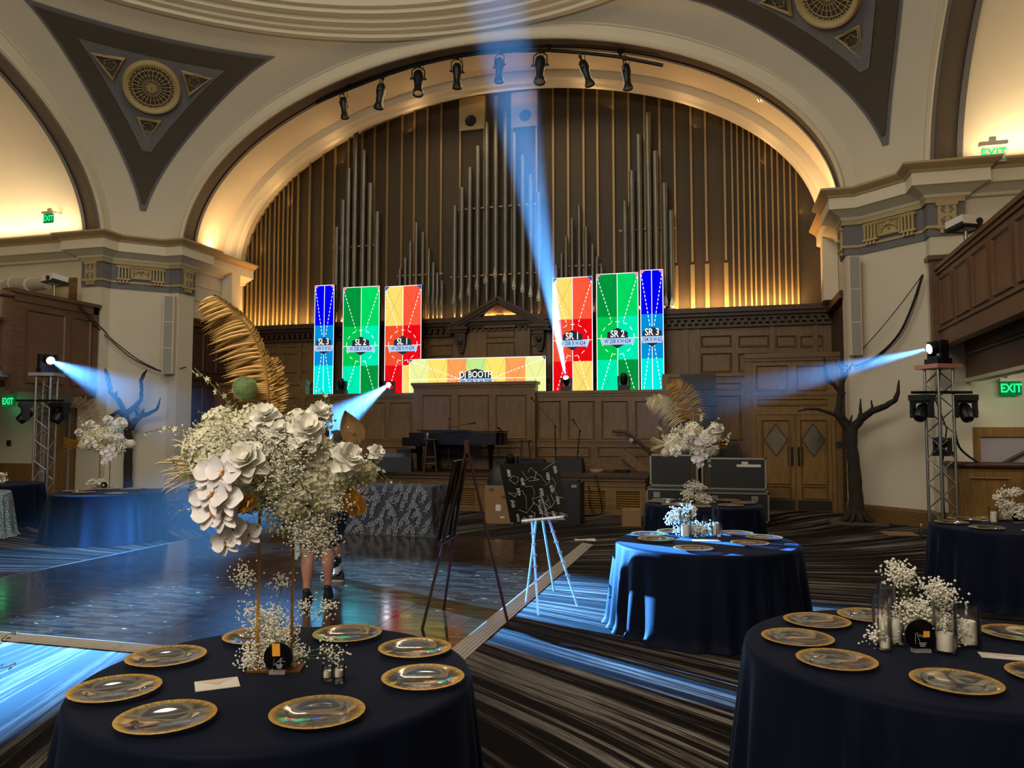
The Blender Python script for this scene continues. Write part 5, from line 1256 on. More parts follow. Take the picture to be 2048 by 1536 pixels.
# ---- tall arrangement before the road cases and the one by the left tree
b4 = T(1400, 1007); D4 = (b4 - CAMPOS).dot(_f); s4 = D4 / FPX
twin_stand('slim gold four post stand on the table before the road cases', (b4.x, b4.y, ZT), ondepth(1395, 905, D4).z - ZT, .26, .2, YAW, (-.09, -.06, .1, .13), 4)
def case_blocks(t, P, s, rnd):
    def Q(x, y, w_=0): return P(x - 1385, 875 - y, w_)
    fw = -Vector((_f.x, _f.y, 0))
    for i, (x, y, r_) in enumerate(((1375, 870, 12), (1347, 900, 12), (1432, 858, 12), (1415, 866, 10), (1440, 890, 10))): put('rose', ROSES[i % 3], t, Q(x, y, -14), fw + _r * (x - 1385) / 60 + Vector((0, 0, .4)), r_ * s * 1.1, i)
    for i, (x, y, r_) in enumerate(((1350, 880, 16), (1365, 890, 16), (1385, 860, 17), (1405, 880, 18), (1425, 875, 16), (1420, 898, 15), (1340, 890, 14), (1330, 905, 9), (1390, 890, 16))): put('hydrangea', HYD[i % 2], t, Q(x, y, 0), fw * .6 + Vector((0, 0, .8)), r_ * s, i)
    for i, (x, y, r_) in enumerate(((1398, 882, 13), (1392, 900, 11), (1402, 912, 9), (1388, 918, 9), (1395, 928, 8))): put('orchid', ORC, t, Q(x, y, -20 + i), fw + _r * rnd.uniform(-.5, .5), r_ * s * 1.15, rnd.uniform(-.5, .5))
    palm(t, [Q(1382, 860), Q(1388, 830), Q(1378, 800), Q(1362, 776), Q(1345, 765)], 3, .28, 34, (1, .8), droop=.25, flip=1)
    palm(t, [Q(1370, 862), Q(1355, 835), Q(1335, 806), Q(1315, 797), Q(1296, 800)], 4, .22, 34, (.9, .7), m=M_wheat, droop=.4, flip=1)
    b = MB(); c = Q(1358, 855, 8); pts = [c]
    for i in range(25): a = radians(20 + 140 * i / 24); pts.append(c + P(30 * cos(a), 32 * sin(a), -4 if i % 2 else 4))
    b.add(pts, [(0, i, i + 1) for i in range(1, 25)]); b.add([p + _f * .006 for p in pts], [(0, i + 1, i) for i in range(1, 25)]); b.build('fan_leaf', MATS.get('grey_fan_leaf') or mat('grey_fan_leaf', '8a847c', .6, var=.15, vscale=20), t)
    spray(t, [Q(1400, 870), Q(1405, 845), Q(1405, 825), Q(1400, 815)], 11, 10, .05); spray(t, [Q(1420, 860), Q(1430, 845), Q(1438, 835)], 12, 4, .045); spray(t, [Q(1340, 890), Q(1325, 870), Q(1315, 850)], 13, 7, .05); spray(t, [Q(1410, 900), Q(1418, 920), Q(1420, 932)], 14, 6, .045); spray(t, [Q(1440, 880), Q(1455, 870), Q(1460, 866)], 17, 5, .04)
    put('anthurium', ROSES[0], t, Q(1421, 880, -18), fw, 8 * s); t.children[-1].data = t.children[-1].data.copy(); t.children[-1].data.materials[0] = M_goldleaf
    b = MB()
    for i in range(40): a = radians(rnd.uniform(150, 205)); o_ = Q(1335, 888, rnd.uniform(-5, 5)); d = _r * cos(a) + Vector((0, 0, 1)) * sin(a) * .9; b.tube([o_, o_ + d * rnd.uniform(.12, .26)], [.004, .003], 3)
    b.build('wheat_fan', M_wheat, t, kind='stuff')
    breath(t, [(Q(1385, 890), (.4, .2, .14), 3), (Q(1360, 870), (.25, .15, .14), 1.4), (Q(1425, 880), (.2, .15, .12), 1)], 1500, 22, .012, 60, Q(1385, 895))
    b = MB(); b.ball(Q(1388, 885, 6), 1, 12, 8, (.30, .16, .12)); b.build('foliage_core', M_core, t)
C4 = ondepth(1385, 875, D4); arrangement('tall white flower arrangement with gold feathery palm, before the road cases', C4, D4, 0, 0, s4, 5, False, case_blocks)
bb_cluster('white baby breath at the stand foot, table before the road cases', (b4.x, b4.y, ZT), [(ondepth(1395, 998, D4), (.2, .1, .07), 3), (ondepth(1392, 972, D4), (.13, .1, .06), 1.8), (ondepth(1375, 985, D4), (.08, .06, .06), .8)], 1000, 71, r_=.013, stems=40)
sign_disc('small black table sign with note before the road cases', 1385, 1003, 6, (0, 1), (.36, .4))
candle_glass('small clear glass holder on the table before the road cases', 1337, 1009, 14, 10, 3, .7)
card('white envelope on the table before the road cases', 1366, 1006, .2, .1, YAW)
b6 = T(205, 975); D6 = (b6 - CAMPOS).dot(_f); s6 = D6 / FPX
twin_stand('gold two post stand on the table by the left tree', (b6.x, b6.y, ZT), ondepth(205, 905, D6).z - ZT, .3, .16, YAW, (-.06, .12))
def left_blocks(t, P, s, rnd):
    def Q(x, y, w_=0): return P(x - 205, 880 - y, w_)
    fw = -Vector((_f.x, _f.y, 0))
    for i, (x, y, r_) in enumerate(((248, 847, 12), (222, 840, 9), (226, 872, 9), (187, 848, 8), (190, 885, 11), (166, 865, 8), (245, 875, 9))): put('rose', ROSES[i % 3], t, Q(x, y, -14), fw + _r * (x - 205) / 60 + Vector((0, 0, .4)), r_ * s * 1.1, i)
    for i, (x, y, r_) in enumerate(((205, 870, 16), (225, 860, 16), (180, 875, 15), (240, 888, 15), (205, 892, 17), (170, 890, 12), (228, 895, 14), (190, 862, 13), (262, 888, 9))): put('hydrangea', HYD[i % 2], t, Q(x, y, 0), fw * .6 + Vector((0, 0, .8)), r_ * s, i)
    for i, (x, y, r_) in enumerate(((230, 898, 9), (222, 905, 10), (238, 908, 9), (228, 915, 8), (220, 922, 7))): put('orchid', ORC, t, Q(x, y, -18), fw + _r * rnd.uniform(-.4, .4), r_ * s * 1.15, rnd.uniform(-.5, .5))
    palm(t, [Q(188, 860), Q(186, 838), Q(178, 815), Q(165, 800), Q(145, 800)], 3, .22, 30, (.9, .8), m=MATS.get('brown_feather') or mat('brown_feather', '7c5c42', .6, .1, var=.2), droop=.3, flip=1)
    b = MB()
    for i in range(60): a = radians(rnd.uniform(160, 215)); o_ = Q(172, 885, rnd.uniform(-5, 5)); d = _r * cos(a) + Vector((0, 0, 1)) * sin(a) * .7; b.tube([o_, o_ + d * rnd.uniform(.2, .44)], [.008, .006], 3)
    b.build('wheat_fan', MATS.get('white_pampas') or mat('white_pampas', 'b8c0d0', .7), t, kind='stuff')
    spray(t, [Q(175, 870), Q(165, 850), Q(158, 832)], 12, 7, .05)
    for x, y in ((265, 858), (246, 885)): put('anthurium', ROSES[0], t, Q(x, y, -18), fw, 8 * s).data = t.children[-1].data.copy(); t.children[-1].data.materials[0] = M_goldleaf
    breath(t, [(Q(205, 885), (.5, .2, .16), 3), (Q(240, 895), (.25, .15, .14), 1)], 900, 23, .016, 30, Q(205, 890))
    b = MB(); b.ball(Q(208, 882, 6), 1, 12, 8, (.34, .2, .14)); b.build('foliage_core', M_core, t)
C6 = ondepth(205, 880, D6); arrangement('tall white flower arrangement with brown feather, table by the left tree', C6, D6, 0, 0, s6, 6, False, left_blocks)
bb_cluster('white baby breath at the stand foot, table by the left tree', (b6.x, b6.y, ZT), [(ondepth(195, 966, D6), (.22, .1, .07), 3)], 400, 72, r_=.016, stems=20)
sign_disc('small black table sign with orange note by the left tree', 208, 971, 6.5, (-1, 0), (.3, .34))
card('white envelope on the table by the left tree', 186, 979, .2, .1, YAW)
b7 = T(5, 968); bb_cluster('white flowers on the table at the far left edge', (b7.x, b7.y, ZT), [(ondepth(2, 955, (b7 - CAMPOS).dot(_f)), (.12, .1, .1), 3)], 260, 73, r_=.02, stems=12)
# flowers of a table that stands outside the left picture edge
pE = ondepth(-60, 1300, 3.6); t = thing('round_table', 'round banquet table just outside the left edge, only flowers showing', 'table', (pE.x - .62, pE.y - .1, 0), 0, 'round banquet tables')
link('tablecloth', tablecloth(40, .45), t); b = MB(); b.cyl((0, 0, .7), (0, 0, .75), .42, n=30); b.build('tabletop', M_wood, t)
q = Vector((pE.x - .3, pE.y, ZT)); t = thing('orchid_spray', 'white orchid spray reaching in at the left edge above the bright carpet', 'flowers', q)
spray(t, [(0, 0, 0), ondepth(-20, 1300, 3.6) - q, ondepth(12, 1272, 3.6) - q, ondepth(42, 1255, 3.6) - q], 18, 12, .024); spray(t, [(0, 0, 0.01), ondepth(-20, 1340, 3.6) - q, ondepth(10, 1335, 3.6) - q, ondepth(28, 1328, 3.6) - q], 19, 7, .018)
# ================================================================== TRUSSES
def truss(label, base, h, w_, rz, plate_m):
    t = thing('lighting_truss', label, 'truss', base, rz, 'box truss towers'); k = w_ / 2
    b = MB(); b.box((0, 0, .012), (w_ * 1.6, w_ * 1.6, .024)); b.build('base_plate', M_alud, t)
    cs = [(-k, -k), (k, -k), (k, k), (-k, k)]
    for c in cs: b = MB(); b.cyl((c[0], c[1], .024), (c[0], c[1], h), .024, n=10); b.build('chord', M_alu, t, 60)
    nb = 13; dz_ = (h - .1) / nb
    for f_ in range(4):
        a, c = Vector((*cs[f_], 0)), Vector((*cs[(f_ + 1) % 4], 0))
        for i in range(nb):
            z0_, z1_ = .06 + i * dz_, .06 + (i + 1) * dz_; p, q = (a, c) if (i + f_) % 2 else (c, a)
            b = MB(); b.cyl(p + Vector((0, 0, z0_)), q + Vector((0, 0, z1_)), .009, n=6); b.build('brace', M_alu, t, 60)
    b = MB(); b.box((0, 0, h + .035), (w_ * 1.75, w_ * 1.75, .07)); b.build('top_plate', plate_m, t); return t
M_plank = mat('truss_top_plank', 'c98a7c', .7); M_plankg = mat('truss_top_grey', '9a9894', .6)
trR = Vector((3.52, 14.25, 0)); trL = Vector((-13.87, 13.2, 0))
TRS = {}
TRS['right'] = truss('silver box truss tower below the right balcony corner', trR, 2.80, .29, YAW * -1 + .78, M_plank)
TRS['left'] = truss('silver box truss tower in front of the left balcony', trL, 2.92, .29, .35, M_plankg)
l3 = moving_head('moving_head_light', 'lit moving head on top of the left truss tower', trL + Vector((0, 0, 2.99)), T3, True, s=1.0); BEAMS.append((l3, T3, 6.2))
l4 = moving_head('moving_head_light', 'lit moving head on top of the right truss tower', trR + Vector((0, 0, 2.87)), T4, True, s=1.0); BEAMS.append((l4, T4, 5.2))
for base, sgn, nm in ((trR, 1, 'right'), (trL, -1, 'left')):
    for s2, wh in ((-1, 'left'), (1, 'right')):
        p = base + _r * s2 * .36 + Vector((-_f.x, -_f.y, 0)) * .12 + Vector((0, 0, 2.36))
        moving_head('moving_head_light', 'dark moving head clamped on the %s side of the %s truss tower' % (wh, nm), p, p + Vector((s2 * .25 - .2, -.6, -1.0)), hang=True, s=.95)
        b = MB(); 
    b = MB(); b.tube([base + _r * -.5 + Vector((0, -.16, 2.40)), base + _r * .5 + Vector((0, -.16, 2.40))], .025, 8); o = b.build('clamp_bar', M_blackm, TRS[nm], 60); o.matrix_parent_inverse = (Matrix.Translation(base) @ Matrix.Rotation(TRS[nm].rotation_euler.z, 4, 'Z')).inverted()
    if nm == 'right':
        p = base + Vector((.02, -.02, 1.35)); moving_head('moving_head_light', 'dark stage light inside the right truss tower', p, p + Vector((-.4, -.5, .4)), s=.75)
    b = MB(); pts = [base + Vector((.05, .0, 2.9)), base + Vector((-.05, .05, 2.3)), base + Vector((.1, .02, 1.8)), base + Vector((.0, .06, 1.0)), base + Vector((.03, 0, .3)), base + Vector((.25, .1, .02))]
    b.tube(pts, .012, 6); o = b.build('cable', M_black, TRS[nm], 60); o.matrix_parent_inverse = (Matrix.Translation(base) @ Matrix.Rotation(TRS[nm].rotation_euler.z, 4, 'Z')).inverted()
# ================================================================== TREE PROPS
def tree(label, base, D, trunk, branches, seed, m=None):
    base = Vector(base); t = thing('tree_prop', label, 'tree', base, 0, 'bare tree props'); rnd = random.Random(seed)
    def Q(x, y, w_=0): return ondepth(x, y, D + w_) - base
    def limb(L_, name):
        pts = []; rad = []
        for i in range(len(L_) - 1):
            x0, y0, r0 = L_[i][:3]; x1, y1, r1 = L_[i + 1][:3]; w0 = L_[i][3] if len(L_[i]) > 3 else 0; w1 = L_[i + 1][3] if len(L_[i + 1]) > 3 else 0
            for k in range(4):
                f_ = k / 4; pts.append(Q(x0 + (x1 - x0) * f_, y0 + (y1 - y0) * f_, w0 + (w1 - w0) * f_) + Vector((rnd.uniform(-1, 1), rnd.uniform(-1, 1), 0)) * .008); rad.append((r0 + (r1 - r0) * f_) * D / FPX * rnd.uniform(.93, 1.08))
        x, y, r_ = L_[-1][:3]; pts.append(Q(x, y, L_[-1][3] if len(L_[-1]) > 3 else 0)); rad.append(r_ * D / FPX)
        b = MB(); b.tube(pts, rad, 10); b.build(name, M_bark, t, 60)
    limb(trunk, 'trunk')
    for br in branches: limb(br, 'branch')
    return t
pR = onz(1714, 1047); DR = (pR - CAMPOS).dot(_f)
tR = tree('bare dark tree prop in front of the right pier', pR, DR, [(1714, 1044, 20), (1714, 1025, 14), (1710, 960, 12.5), (1704, 900, 11), (1702, 868, 12), (1703, 850, 10)],
     [[(1700, 866, 9), (1688, 845, 8), (1676, 828, 8), (1678, 805, 6), (1681, 780, 5), (1684, 765, 4.5), (1692, 748, 3.5), (1706, 727, 1)], [(1682, 784, 5), (1668, 770, 4), (1655, 757, 4), (1650, 735, 3), (1648, 715, 2)],
      [(1677, 832, 5), (1660, 826, 3.5), (1635, 818, 3), (1612, 818, 2.5), (1596, 823, 1.5)], [(1705, 860, 9), (1722, 838, 8, -.15), (1745, 822, 6.5, -.45), (1772, 812, 5.5, -.75), (1790, 800, 5, -.9), (1797, 782, 3.5, -.95), (1798, 760, 1, -.95)],
      [(1716, 845, 5), (1721, 825, 3.5), (1721, 797, 1)], [(1744, 822, 3, -.45), (1743, 800, 1, -.45)], [(1700, 850, 4), (1704, 830, 1)], [(1698, 845, 3), (1686, 832, 2)], [(1686, 795, 3), (1690, 785, 1)], [(1697, 905, 4), (1692, 903, 2)]], 3)
b = MB(); b.box((0, 0, .02), (1.0, .7, .04)); b.build('base_board', mat('tree_base_board', '4a4438', .7), tR)
b = MB()
for k in range(9): a = k * .7; b.tube([(.1 * cos(a), .1 * sin(a), .25), (.2 * cos(a), .2 * sin(a), .1), (.32 * cos(a), .26 * sin(a), .04)], [.04, .05, .02], 6)
b.build('root_flare', M_bark, tR, 60)
pL = Vector((-10.6, 12.6, 0)); pL = onz(256, 1006); DL = (pL - CAMPOS).dot(_f)
tree('bare dark tree prop with antler like branches behind the left table', pL, DL, [(256, 1007, 9), (255, 985, 8.5), (256, 920, 8), (258, 880, 8)],
     [[(258, 885, 8), (254, 850, 7), (252, 830, 6), (246, 818, 5), (236, 800, 5), (222, 785, 4.5), (218, 765, 4), (213, 745, 3), (207, 733, 1)], [(252, 828, 6), (268, 815, 5), (281, 800, 4), (283, 780, 3.5), (282, 760, 3.5), (288, 748, 3), (294, 739, 1)],
      [(262, 858, 6), (270, 842, 6), (282, 832, 5), (300, 826, 4), (314, 818, 3), (321, 796, 1)], [(250, 835, 4), (238, 822, 4), (225, 830, 3), (212, 835, 3), (201, 828, 2)], [(254, 862, 5), (240, 850, 3), (215, 845, 3), (202, 844, 3), (198, 830, 2.5), (200, 811, 1)],
      [(277, 832, 4), (272, 822, 3), (277, 815, 2)], [(283, 826, 3), (288, 818, 1)], [(232, 792, 3), (234, 782, 1)]], 4)

# ================================================================== CABLES, COLUMN SPEAKERS, PROJECTORS
def cable(label, pts, r_=.014, name='cable'):
    b = MB(); P_ = [Vector(p) for p in pts]; out = []
    for i in range(len(P_) - 1):
        p0 = P_[max(i - 1, 0)]; p1 = P_[i]; p2 = P_[i + 1]; p3 = P_[min(i + 2, len(P_) - 1)]
        for k in range(6):
            g = k / 6; out.append(.5 * ((2 * p1) + (-p0 + p2) * g + (2 * p0 - 5 * p1 + 4 * p2 - p3) * g * g + (-p0 + 3 * p1 - 3 * p2 + p3) * g ** 3))
    out.append(P_[-1]); b.tube(out, r_, 6); return b.build(name, M_black, None, 60, label=label, cat='cable')
def pierL(px, py):        # point on a line just in front of the left / right diagonal pier face
    d = ray(px, py); n_ = Vector((1, -1, 0)).normalized(); q = Vector((CX0 - 8.625, CY0 + 8.625, 0)) + n_ * .12; return CAMPOS + d * ((q - CAMPOS).dot(n_) / d.dot(n_))
def pierR(px, py):
    d = ray(px, py); n_ = Vector((-1, -1, 0)).normalized(); q = Vector((CX0 + 8.625, CY0 + 8.625, 0)) + n_ * .12; return CAMPOS + d * ((q - CAMPOS).dot(n_) / d.dot(n_))
cable('upper black cable swagged across the left pier', [onx(160, 611, XL + .08), onx(180, 634, XL + .12)] + [pierL(x, y) for x, y in ((208, 661), (225, 680), (270, 715), (300, 732), (330, 744), (355, 740))])
cable('lower black cable swagged across the left pier', [onx(155, 610, XL + .08), onx(176, 636, XL + .12)] + [pierL(x, y) for x, y in ((204, 664), (215, 675), (255, 710), (290, 730), (328, 743), (372, 734))])
cable('thick black cable bundle swagged across the right pier', [pierR(x, y) for x, y in ((1845, 550), (1832, 590), (1818, 628), (1800, 665), (1775, 695), (1745, 718), (1715, 731), (1688, 731), (1670, 724))], .024)
cable('thin black cable running straight across the right pier', [pierR(x, y) for x, y in ((1846, 548), (1800, 610), (1755, 665), (1715, 708), (1692, 733))], .008)
cable('thin black cable hanging below the bundle on the right pier', [pierR(x, y) for x, y in ((1842, 565), (1825, 625), (1800, 675), (1765, 708), (1725, 734), (1690, 739), (1670, 730))], .007)
b = MB(); p0 = Vector((4.35, 14.6, 2.2)); cable('black cable slanting from the right truss to the half wall', [trR + Vector((.2, 0, 2.0)), trR + Vector((.35, .3, 1.5)), Vector((4.2, 14.7, 1.22))], .02)
def column_speaker(label, x, y, z0_, z1_, w_, rz, nseg):
    t = thing('column_speaker', label, 'speaker', (x, y, z0_), rz, 'slim column speakers on the piers'); H_ = z1_ - z0_
    b = MB(); b.box((0, 0, H_ / 2), (w_, .16, H_)); b.build('housing', M_cream2, t)
    for i in range(nseg): b = MB(); b.box((0, -.085, H_ * (i + .5) / nseg), (w_ * .8, .012, H_ / nseg - .03)); b.build('grille', MATS.get('speaker_mesh') or mat('speaker_mesh', '9c9a8e', .7), t)
    return t
p = ony(1666, 650, 16.36); column_speaker('slim grey column speaker on the left edge of the right pier', CX0 + 7.98, 16.36, ony(1666, 712, 16.36).z, ony(1660, 516, 16.36).z, .22, .15, 3)
xk = CX0 - 8.02
column_speaker('slim grey column speaker on the right edge of the left pier', xk + .02, 16.34, onx(335, 740, xk).z - .1, onx(335, 582, xk).z - .12, .26, .35, 3)
def projector(label, p, rz, s=1.0):
    t = thing('projector', label, 'projector', p, rz, 'projectors on the balcony rails')
    b = MB(); b.cyl((0, 0, 0), (0, 0, .3 * s), .03, n=10); b.box((0, 0, .01), (.16, .16, .02)); b.box((0, 0, .31 * s), (.2, .2, .03)); b.build('pole', M_alud, t, 50)
    b = MB(); b.box((0, 0, .40 * s), (.42 * s, .34 * s, .14 * s), (radians(-8), 0, 0)); b.build('body', M_white, t)
    b = MB(); b.box((0, 0, .335 * s), (.44 * s, .35 * s, .05 * s), (radians(-8), 0, 0)); b.build('tray', M_black, t)
    b = MB(); b.cyl((.08 * s, -.17 * s, .40 * s), (.08 * s, -.2 * s, .40 * s), .05 * s, n=16); b.build('lens', M_blackg, t, 50); return t
q = ony(1925, 495, 13.9); projector('white and black projector on the right balcony rail', (3.86, 13.75, 4.69), .5, 1.05)
projector('white and black projector above the left balcony rail', (onx(108, 605, -14.75).x, onx(108, 605, -14.75).y, 4.80), -.3, 1.1)
b = MB(); q0 = Vector((-16.9, 13.6, 5.15)); pts = [ony(x, y, 14.7) for x, y in ((96, 568), (62, 570), (30, 568), (10, 574), (2, 600), (0, 640))]
t = thing('air_duct', 'fat white fabric covered air duct above the left balcony', 'duct'); b.tube(pts, [.13, .15, .16, .165, .165, .165], 20); b.build('duct_tube', mat('duct_fabric', 'a59c8a', .8, var=.08), t, 60)
for pz in (1, 2, 3): b = MB(); b.tube([Vector(pts[pz]) - Vector((.03, -.01, 0)), Vector(pts[pz]) + Vector((.03, -.01, 0))], .175, 20); b.build('duct_band', M_cream2, t, 60)

# ================================================================== STAGE PROPS
YST = ZST
def stp(px, py): return onz(px, py, YST)
# piano
pp = Vector((X(840, 17.2, 900), 17.24, YST)); pxr = X(1016, 17.2, 900); Lp = pxr - pp.x
t = thing('grand_piano', 'black grand piano standing sideways on the stage', 'piano', pp)
out = [(0, -.72), (0, .72), (.35, .74), (.9, .72), (1.25, .5), (1.55, .25), (1.85, .22), (Lp, -.1), (Lp + .02, -.45), (Lp - .1, -.70), (1.4, -.74), (.35, -.74)]
b = MB(); b.prism([(x, y, .62) for x, y in out], (0, 0, .27)); b.build('case', M_piano, t)
b = MB(); b.prism([(x * 1.01 + (.3 if x < .1 else 0), y * 1.02, .90) for x, y in out], (0, 0, .03)); b.build('lid', M_piano, t)
b = MB(); b.bb((-.18, -.7, .58), (.3, .7, .64)); b.bb((-.18, -.7, .64), (.02, -.62, .78)); b.bb((-.18, .62, .64), (.02, .7, .78)); b.build('key_bed', M_blackg, t)
b = MB(); b.bb((-.15, -.61, .64), (.0, .61, .665)); b.build('keyboard', M_white, t)
for x, y in ((.2, -.6), (.2, .6), (Lp - .35, -.25)): b = MB(); b.tube([(x, y, 0), (x, y, .1), (x, y, .45), (x, y, .62)], [.035, .04, .06, .1], 10); b.cyl((x - .03, y, .03), (x + .03, y, .03), .035, n=10); b.build('leg', M_blackg, t, 50)
b = MB(); b.box((.45, 0, .3), (.05, .2, .6)); b.box((.42, 0, .07), (.2, .22, .06)); b.build('pedal_lyre', M_blackg, t)
b = MB(); b.box((.6, 0, .94), (1.1, .7, .02)); b.build('music_desk', M_blackg, t)
t = thing('piano_bench', 'low black piano bench left of the grand piano', 'bench', (X(820, 17.2, 930), 17.2, YST)); b = MB(); b.box((0, 0, .45), (.36, .75, .1)); b.build('seat', M_black, t)
for sx in (-1, 1):
    for sy in (-1, 1): b = MB(); b.box((sx * .15, sy * .32, .2), (.05, .05, .4)); b.build('leg', M_black, t)
def stool(label, px, py, h):
    p = stp(px, py); t = thing('bar_stool', label, 'stool', p, .3, 'wooden bar stools on the stage')
    b = MB(); b.lathe([(0, h - .03), (.15, h - .03), (.165, h - .015), (.15, h), (0, h)], 24); b.build('seat', M_woodd, t, 40)
    for k in range(4): a = pi / 4 + k * pi / 2; b = MB(); b.cyl((.2 * cos(a), .2 * sin(a), 0), (.11 * cos(a), .11 * sin(a), h - .03), .018, .016, n=8); b.build('leg', M_woodd, t, 60)
    for z_, k in ((.2, .0), (.34, 1)):
        b = MB()
        rr = .2 - .09 * z_ / h
        c = [(rr * cos(pi / 4 + q * pi / 2), rr * sin(pi / 4 + q * pi / 2), z_) for q in range(4)]
        for q in range(4): b.cyl(c[q], c[(q + 1) % 4], .01, n=6)
        b.build('rung_ring', M_woodd, t)
    return p
ps = stool('dark bar stool left, in front of the piano keys', 861, 944.6, .75); stool('dark bar stool right of the piano', 1051, 942.5, .72)
t = thing('drinking_glass', 'clear tumbler standing on the left bar stool', 'glass', ps + Vector((-.08, 0, .752))); b = MB(); b.lathe([(0, .003), (.035, .003), (.05, .13), (.047, .13), (.033, .008), (0, .008)], 18); b.build('tumbler', glass('tumbler_glass', (.9, .92, .95), .3), t, 40)
def mic_stand(label, base, pole_top, boom=None, mic=None, foot=.28, round_base=False):
    base = Vector(base); t = thing('microphone_stand', label, 'microphone stand', base, 0, 'microphone stands'); pt = Vector(pole_top) - base
    b = MB(); b.cyl((0, 0, .1), pt, .011, n=8); b.cyl(pt * .5 - Vector((0, 0, .03)), pt * .5 + Vector((0, 0, .03)), .02, n=8); b.build('pole', M_blackm, t, 60)
    for k in range(3): a = k * 2.09 + .4; b = MB(); b.cyl((0, 0, .14), (foot * cos(a), foot * sin(a), .01), .01, n=6); b.build('leg', M_blackm, t)
    e = pt
    if boom:
        p, q = Vector(boom[0]) - base, Vector(boom[1]) - base; b = MB(); b.cyl(p, q, .008, n=6); b.ball(pt, .025, 8, 5); b.build('boom', M_blackm, t, 60); e = q
        d = (q - p).normalized()
    else: d = Vector((-.3, -.8, .5)).normalized()
    b = MB(); b.cyl(e, e + d * .12, .014, .017, n=8); b.ball(e + d * .15, .03, 10, 6); b.build('microphone', M_black, t, 60); return t
Ym = 17.0
mic_stand('microphone stand with boom reaching over the piano lid', onz(897, 944, YST) , ony(899, 838, 16.9), (ony(895, 855, 16.9), ony(936, 848, 16.9)))
mic_stand('tall microphone stand with raised boom, right of the constellation board', stp(1112, 944), ony(1110, 852, 16.9), (ony(1120, 862, 16.9), ony(1072, 806, 16.9)))
mic_stand('short bent microphone stand near the stage lip', stp(1152, 944), ony(1160, 862, 16.8), (ony(1160, 862, 16.8), ony(1153, 851, 16.8)), foot=.22)
mic_stand('slanted microphone stand with yellow tape in front of the piano', stp(992, 946), ony(1003, 862, 16.7), None, foot=.3)
def wedge(label, px, py, w_, h_, dp, rz, nm='stage_monitor'):
    p = stp(px, py); t = thing(nm, label, 'speaker', p, rz, 'floor monitor speakers'); b = MB(); b.prism([(-w_ / 2, -dp / 2, 0), (-w_ / 2, dp / 2, 0), (-w_ / 2, dp / 2, h_ * .35), (-w_ / 2, -dp * .15, h_), (-w_ / 2, -dp / 2, h_ * .8)], (w_, 0, 0)); b.build('cabinet', M_black, t)
    b = MB(); q0, q1 = Vector((0, dp / 2, h_ * .35)), Vector((0, -dp * .15, h_)); d = q1 - q0; ang = atan2(d.z, d.y); b.box((q0 + q1) / 2 + Vector((0, .012, .012)), (w_ * .9, d.length * .9, .01), (ang, 0, 0)); b.build('grille', M_blackm, t); return t
wedge('black wedge monitor left of the piano bench', 792, 943, .75, .42, .55, .3); wedge('black wedge monitor at the stage edge behind the constellation board', 1140, 944, .62, .36, .5, 0); wedge('long low black monitor behind the constellation board', 1062, 943, .7, .3, .4, 0)
moving_head('moving_head_light', 'dark moving head standing on the stage floor right of the piano', stp(1022, 944), stp(1022, 944) + Vector((0, -1, 1.5)), s=.85); moving_head('moving_head_light', 'dark moving head on the stage floor left of the wedge monitor', stp(733, 944), stp(733, 944) + Vector((0, -1, 1.5)), s=.8)
for px, lab in ((1193, 'pale cable box on the stage lip'), (1222, 'red brown cable coil on the stage lip'), (1248, 'dark coiled cable on the stage lip')):
    p = stp(px, 945); t = thing('cable_coil', lab, 'cable', p)
    b = MB()
    for k in range(3): b.tube([(.12 * cos(a) * (1 + .1 * k), .08 * sin(a), .015 + .02 * k) for a in [2 * pi * i / 16 for i in range(16)]], .012, 5, closed=True)
    b.build('coil', mat('coil_%d' % px, {1193: '9a8f7c', 1222: '5a3020', 1248: '151515'}[px], .6), t)
cable('black cable looping down the stage front', [stp(1180, 946) + Vector((0, -.25, .02)), Vector((X(1178, 16.1, 975), 16.05, .5)), Vector((X(1185, 16.1, 1000), 16.03, .12)), Vector((X(1205, 16.1, 1012), 16.0, .06)), Vector((X(1200, 16.1, 975), 16.05, .45)), Vector((X(1190, 16.1, 950), 16.1, .84))], .014)
# stair handrail right of the stage
t = thing('handrail', 'dark wooden stair handrail right of the stage', 'handrail', (X(1225, 17.9, 862), 17.9, 0)); q = t.location
b = MB(); b.tube([ony(x, y, 17.9) - q for x, y in ((1225, 862), (1250, 864), (1262, 870), (1290, 895), (1310, 912))], .035, 8); b.build('rail', M_woodd, t, 60)
b = MB(); b.cyl(ony(1264, 880, 17.9) - q, ony(1264, 880, 18.18) - q, .03, n=10); b.lathe([(0, 0), (.06, 0), (.06, .02), (0, .02)], 16, ony(1264, 880, 18.15) - q, M=Euler((pi / 2, 0, 0)).to_matrix()); b.build('bracket', M_alud, t, 40)
b = MB(); sp_ = [ony(1240, 893, 18.0), ony(1300, 945, 18.0)]; b.prism([(sp_[0].x, 17.98, sp_[0].z), (sp_[0].x, 17.98, sp_[0].z - .25), (sp_[1].x + .3, 17.98, sp_[1].z - .45), (sp_[1].x + .3, 17.98, sp_[1].z - .1)], (0, .2, 0)); struct('stair_string', b, M_wood, sw)

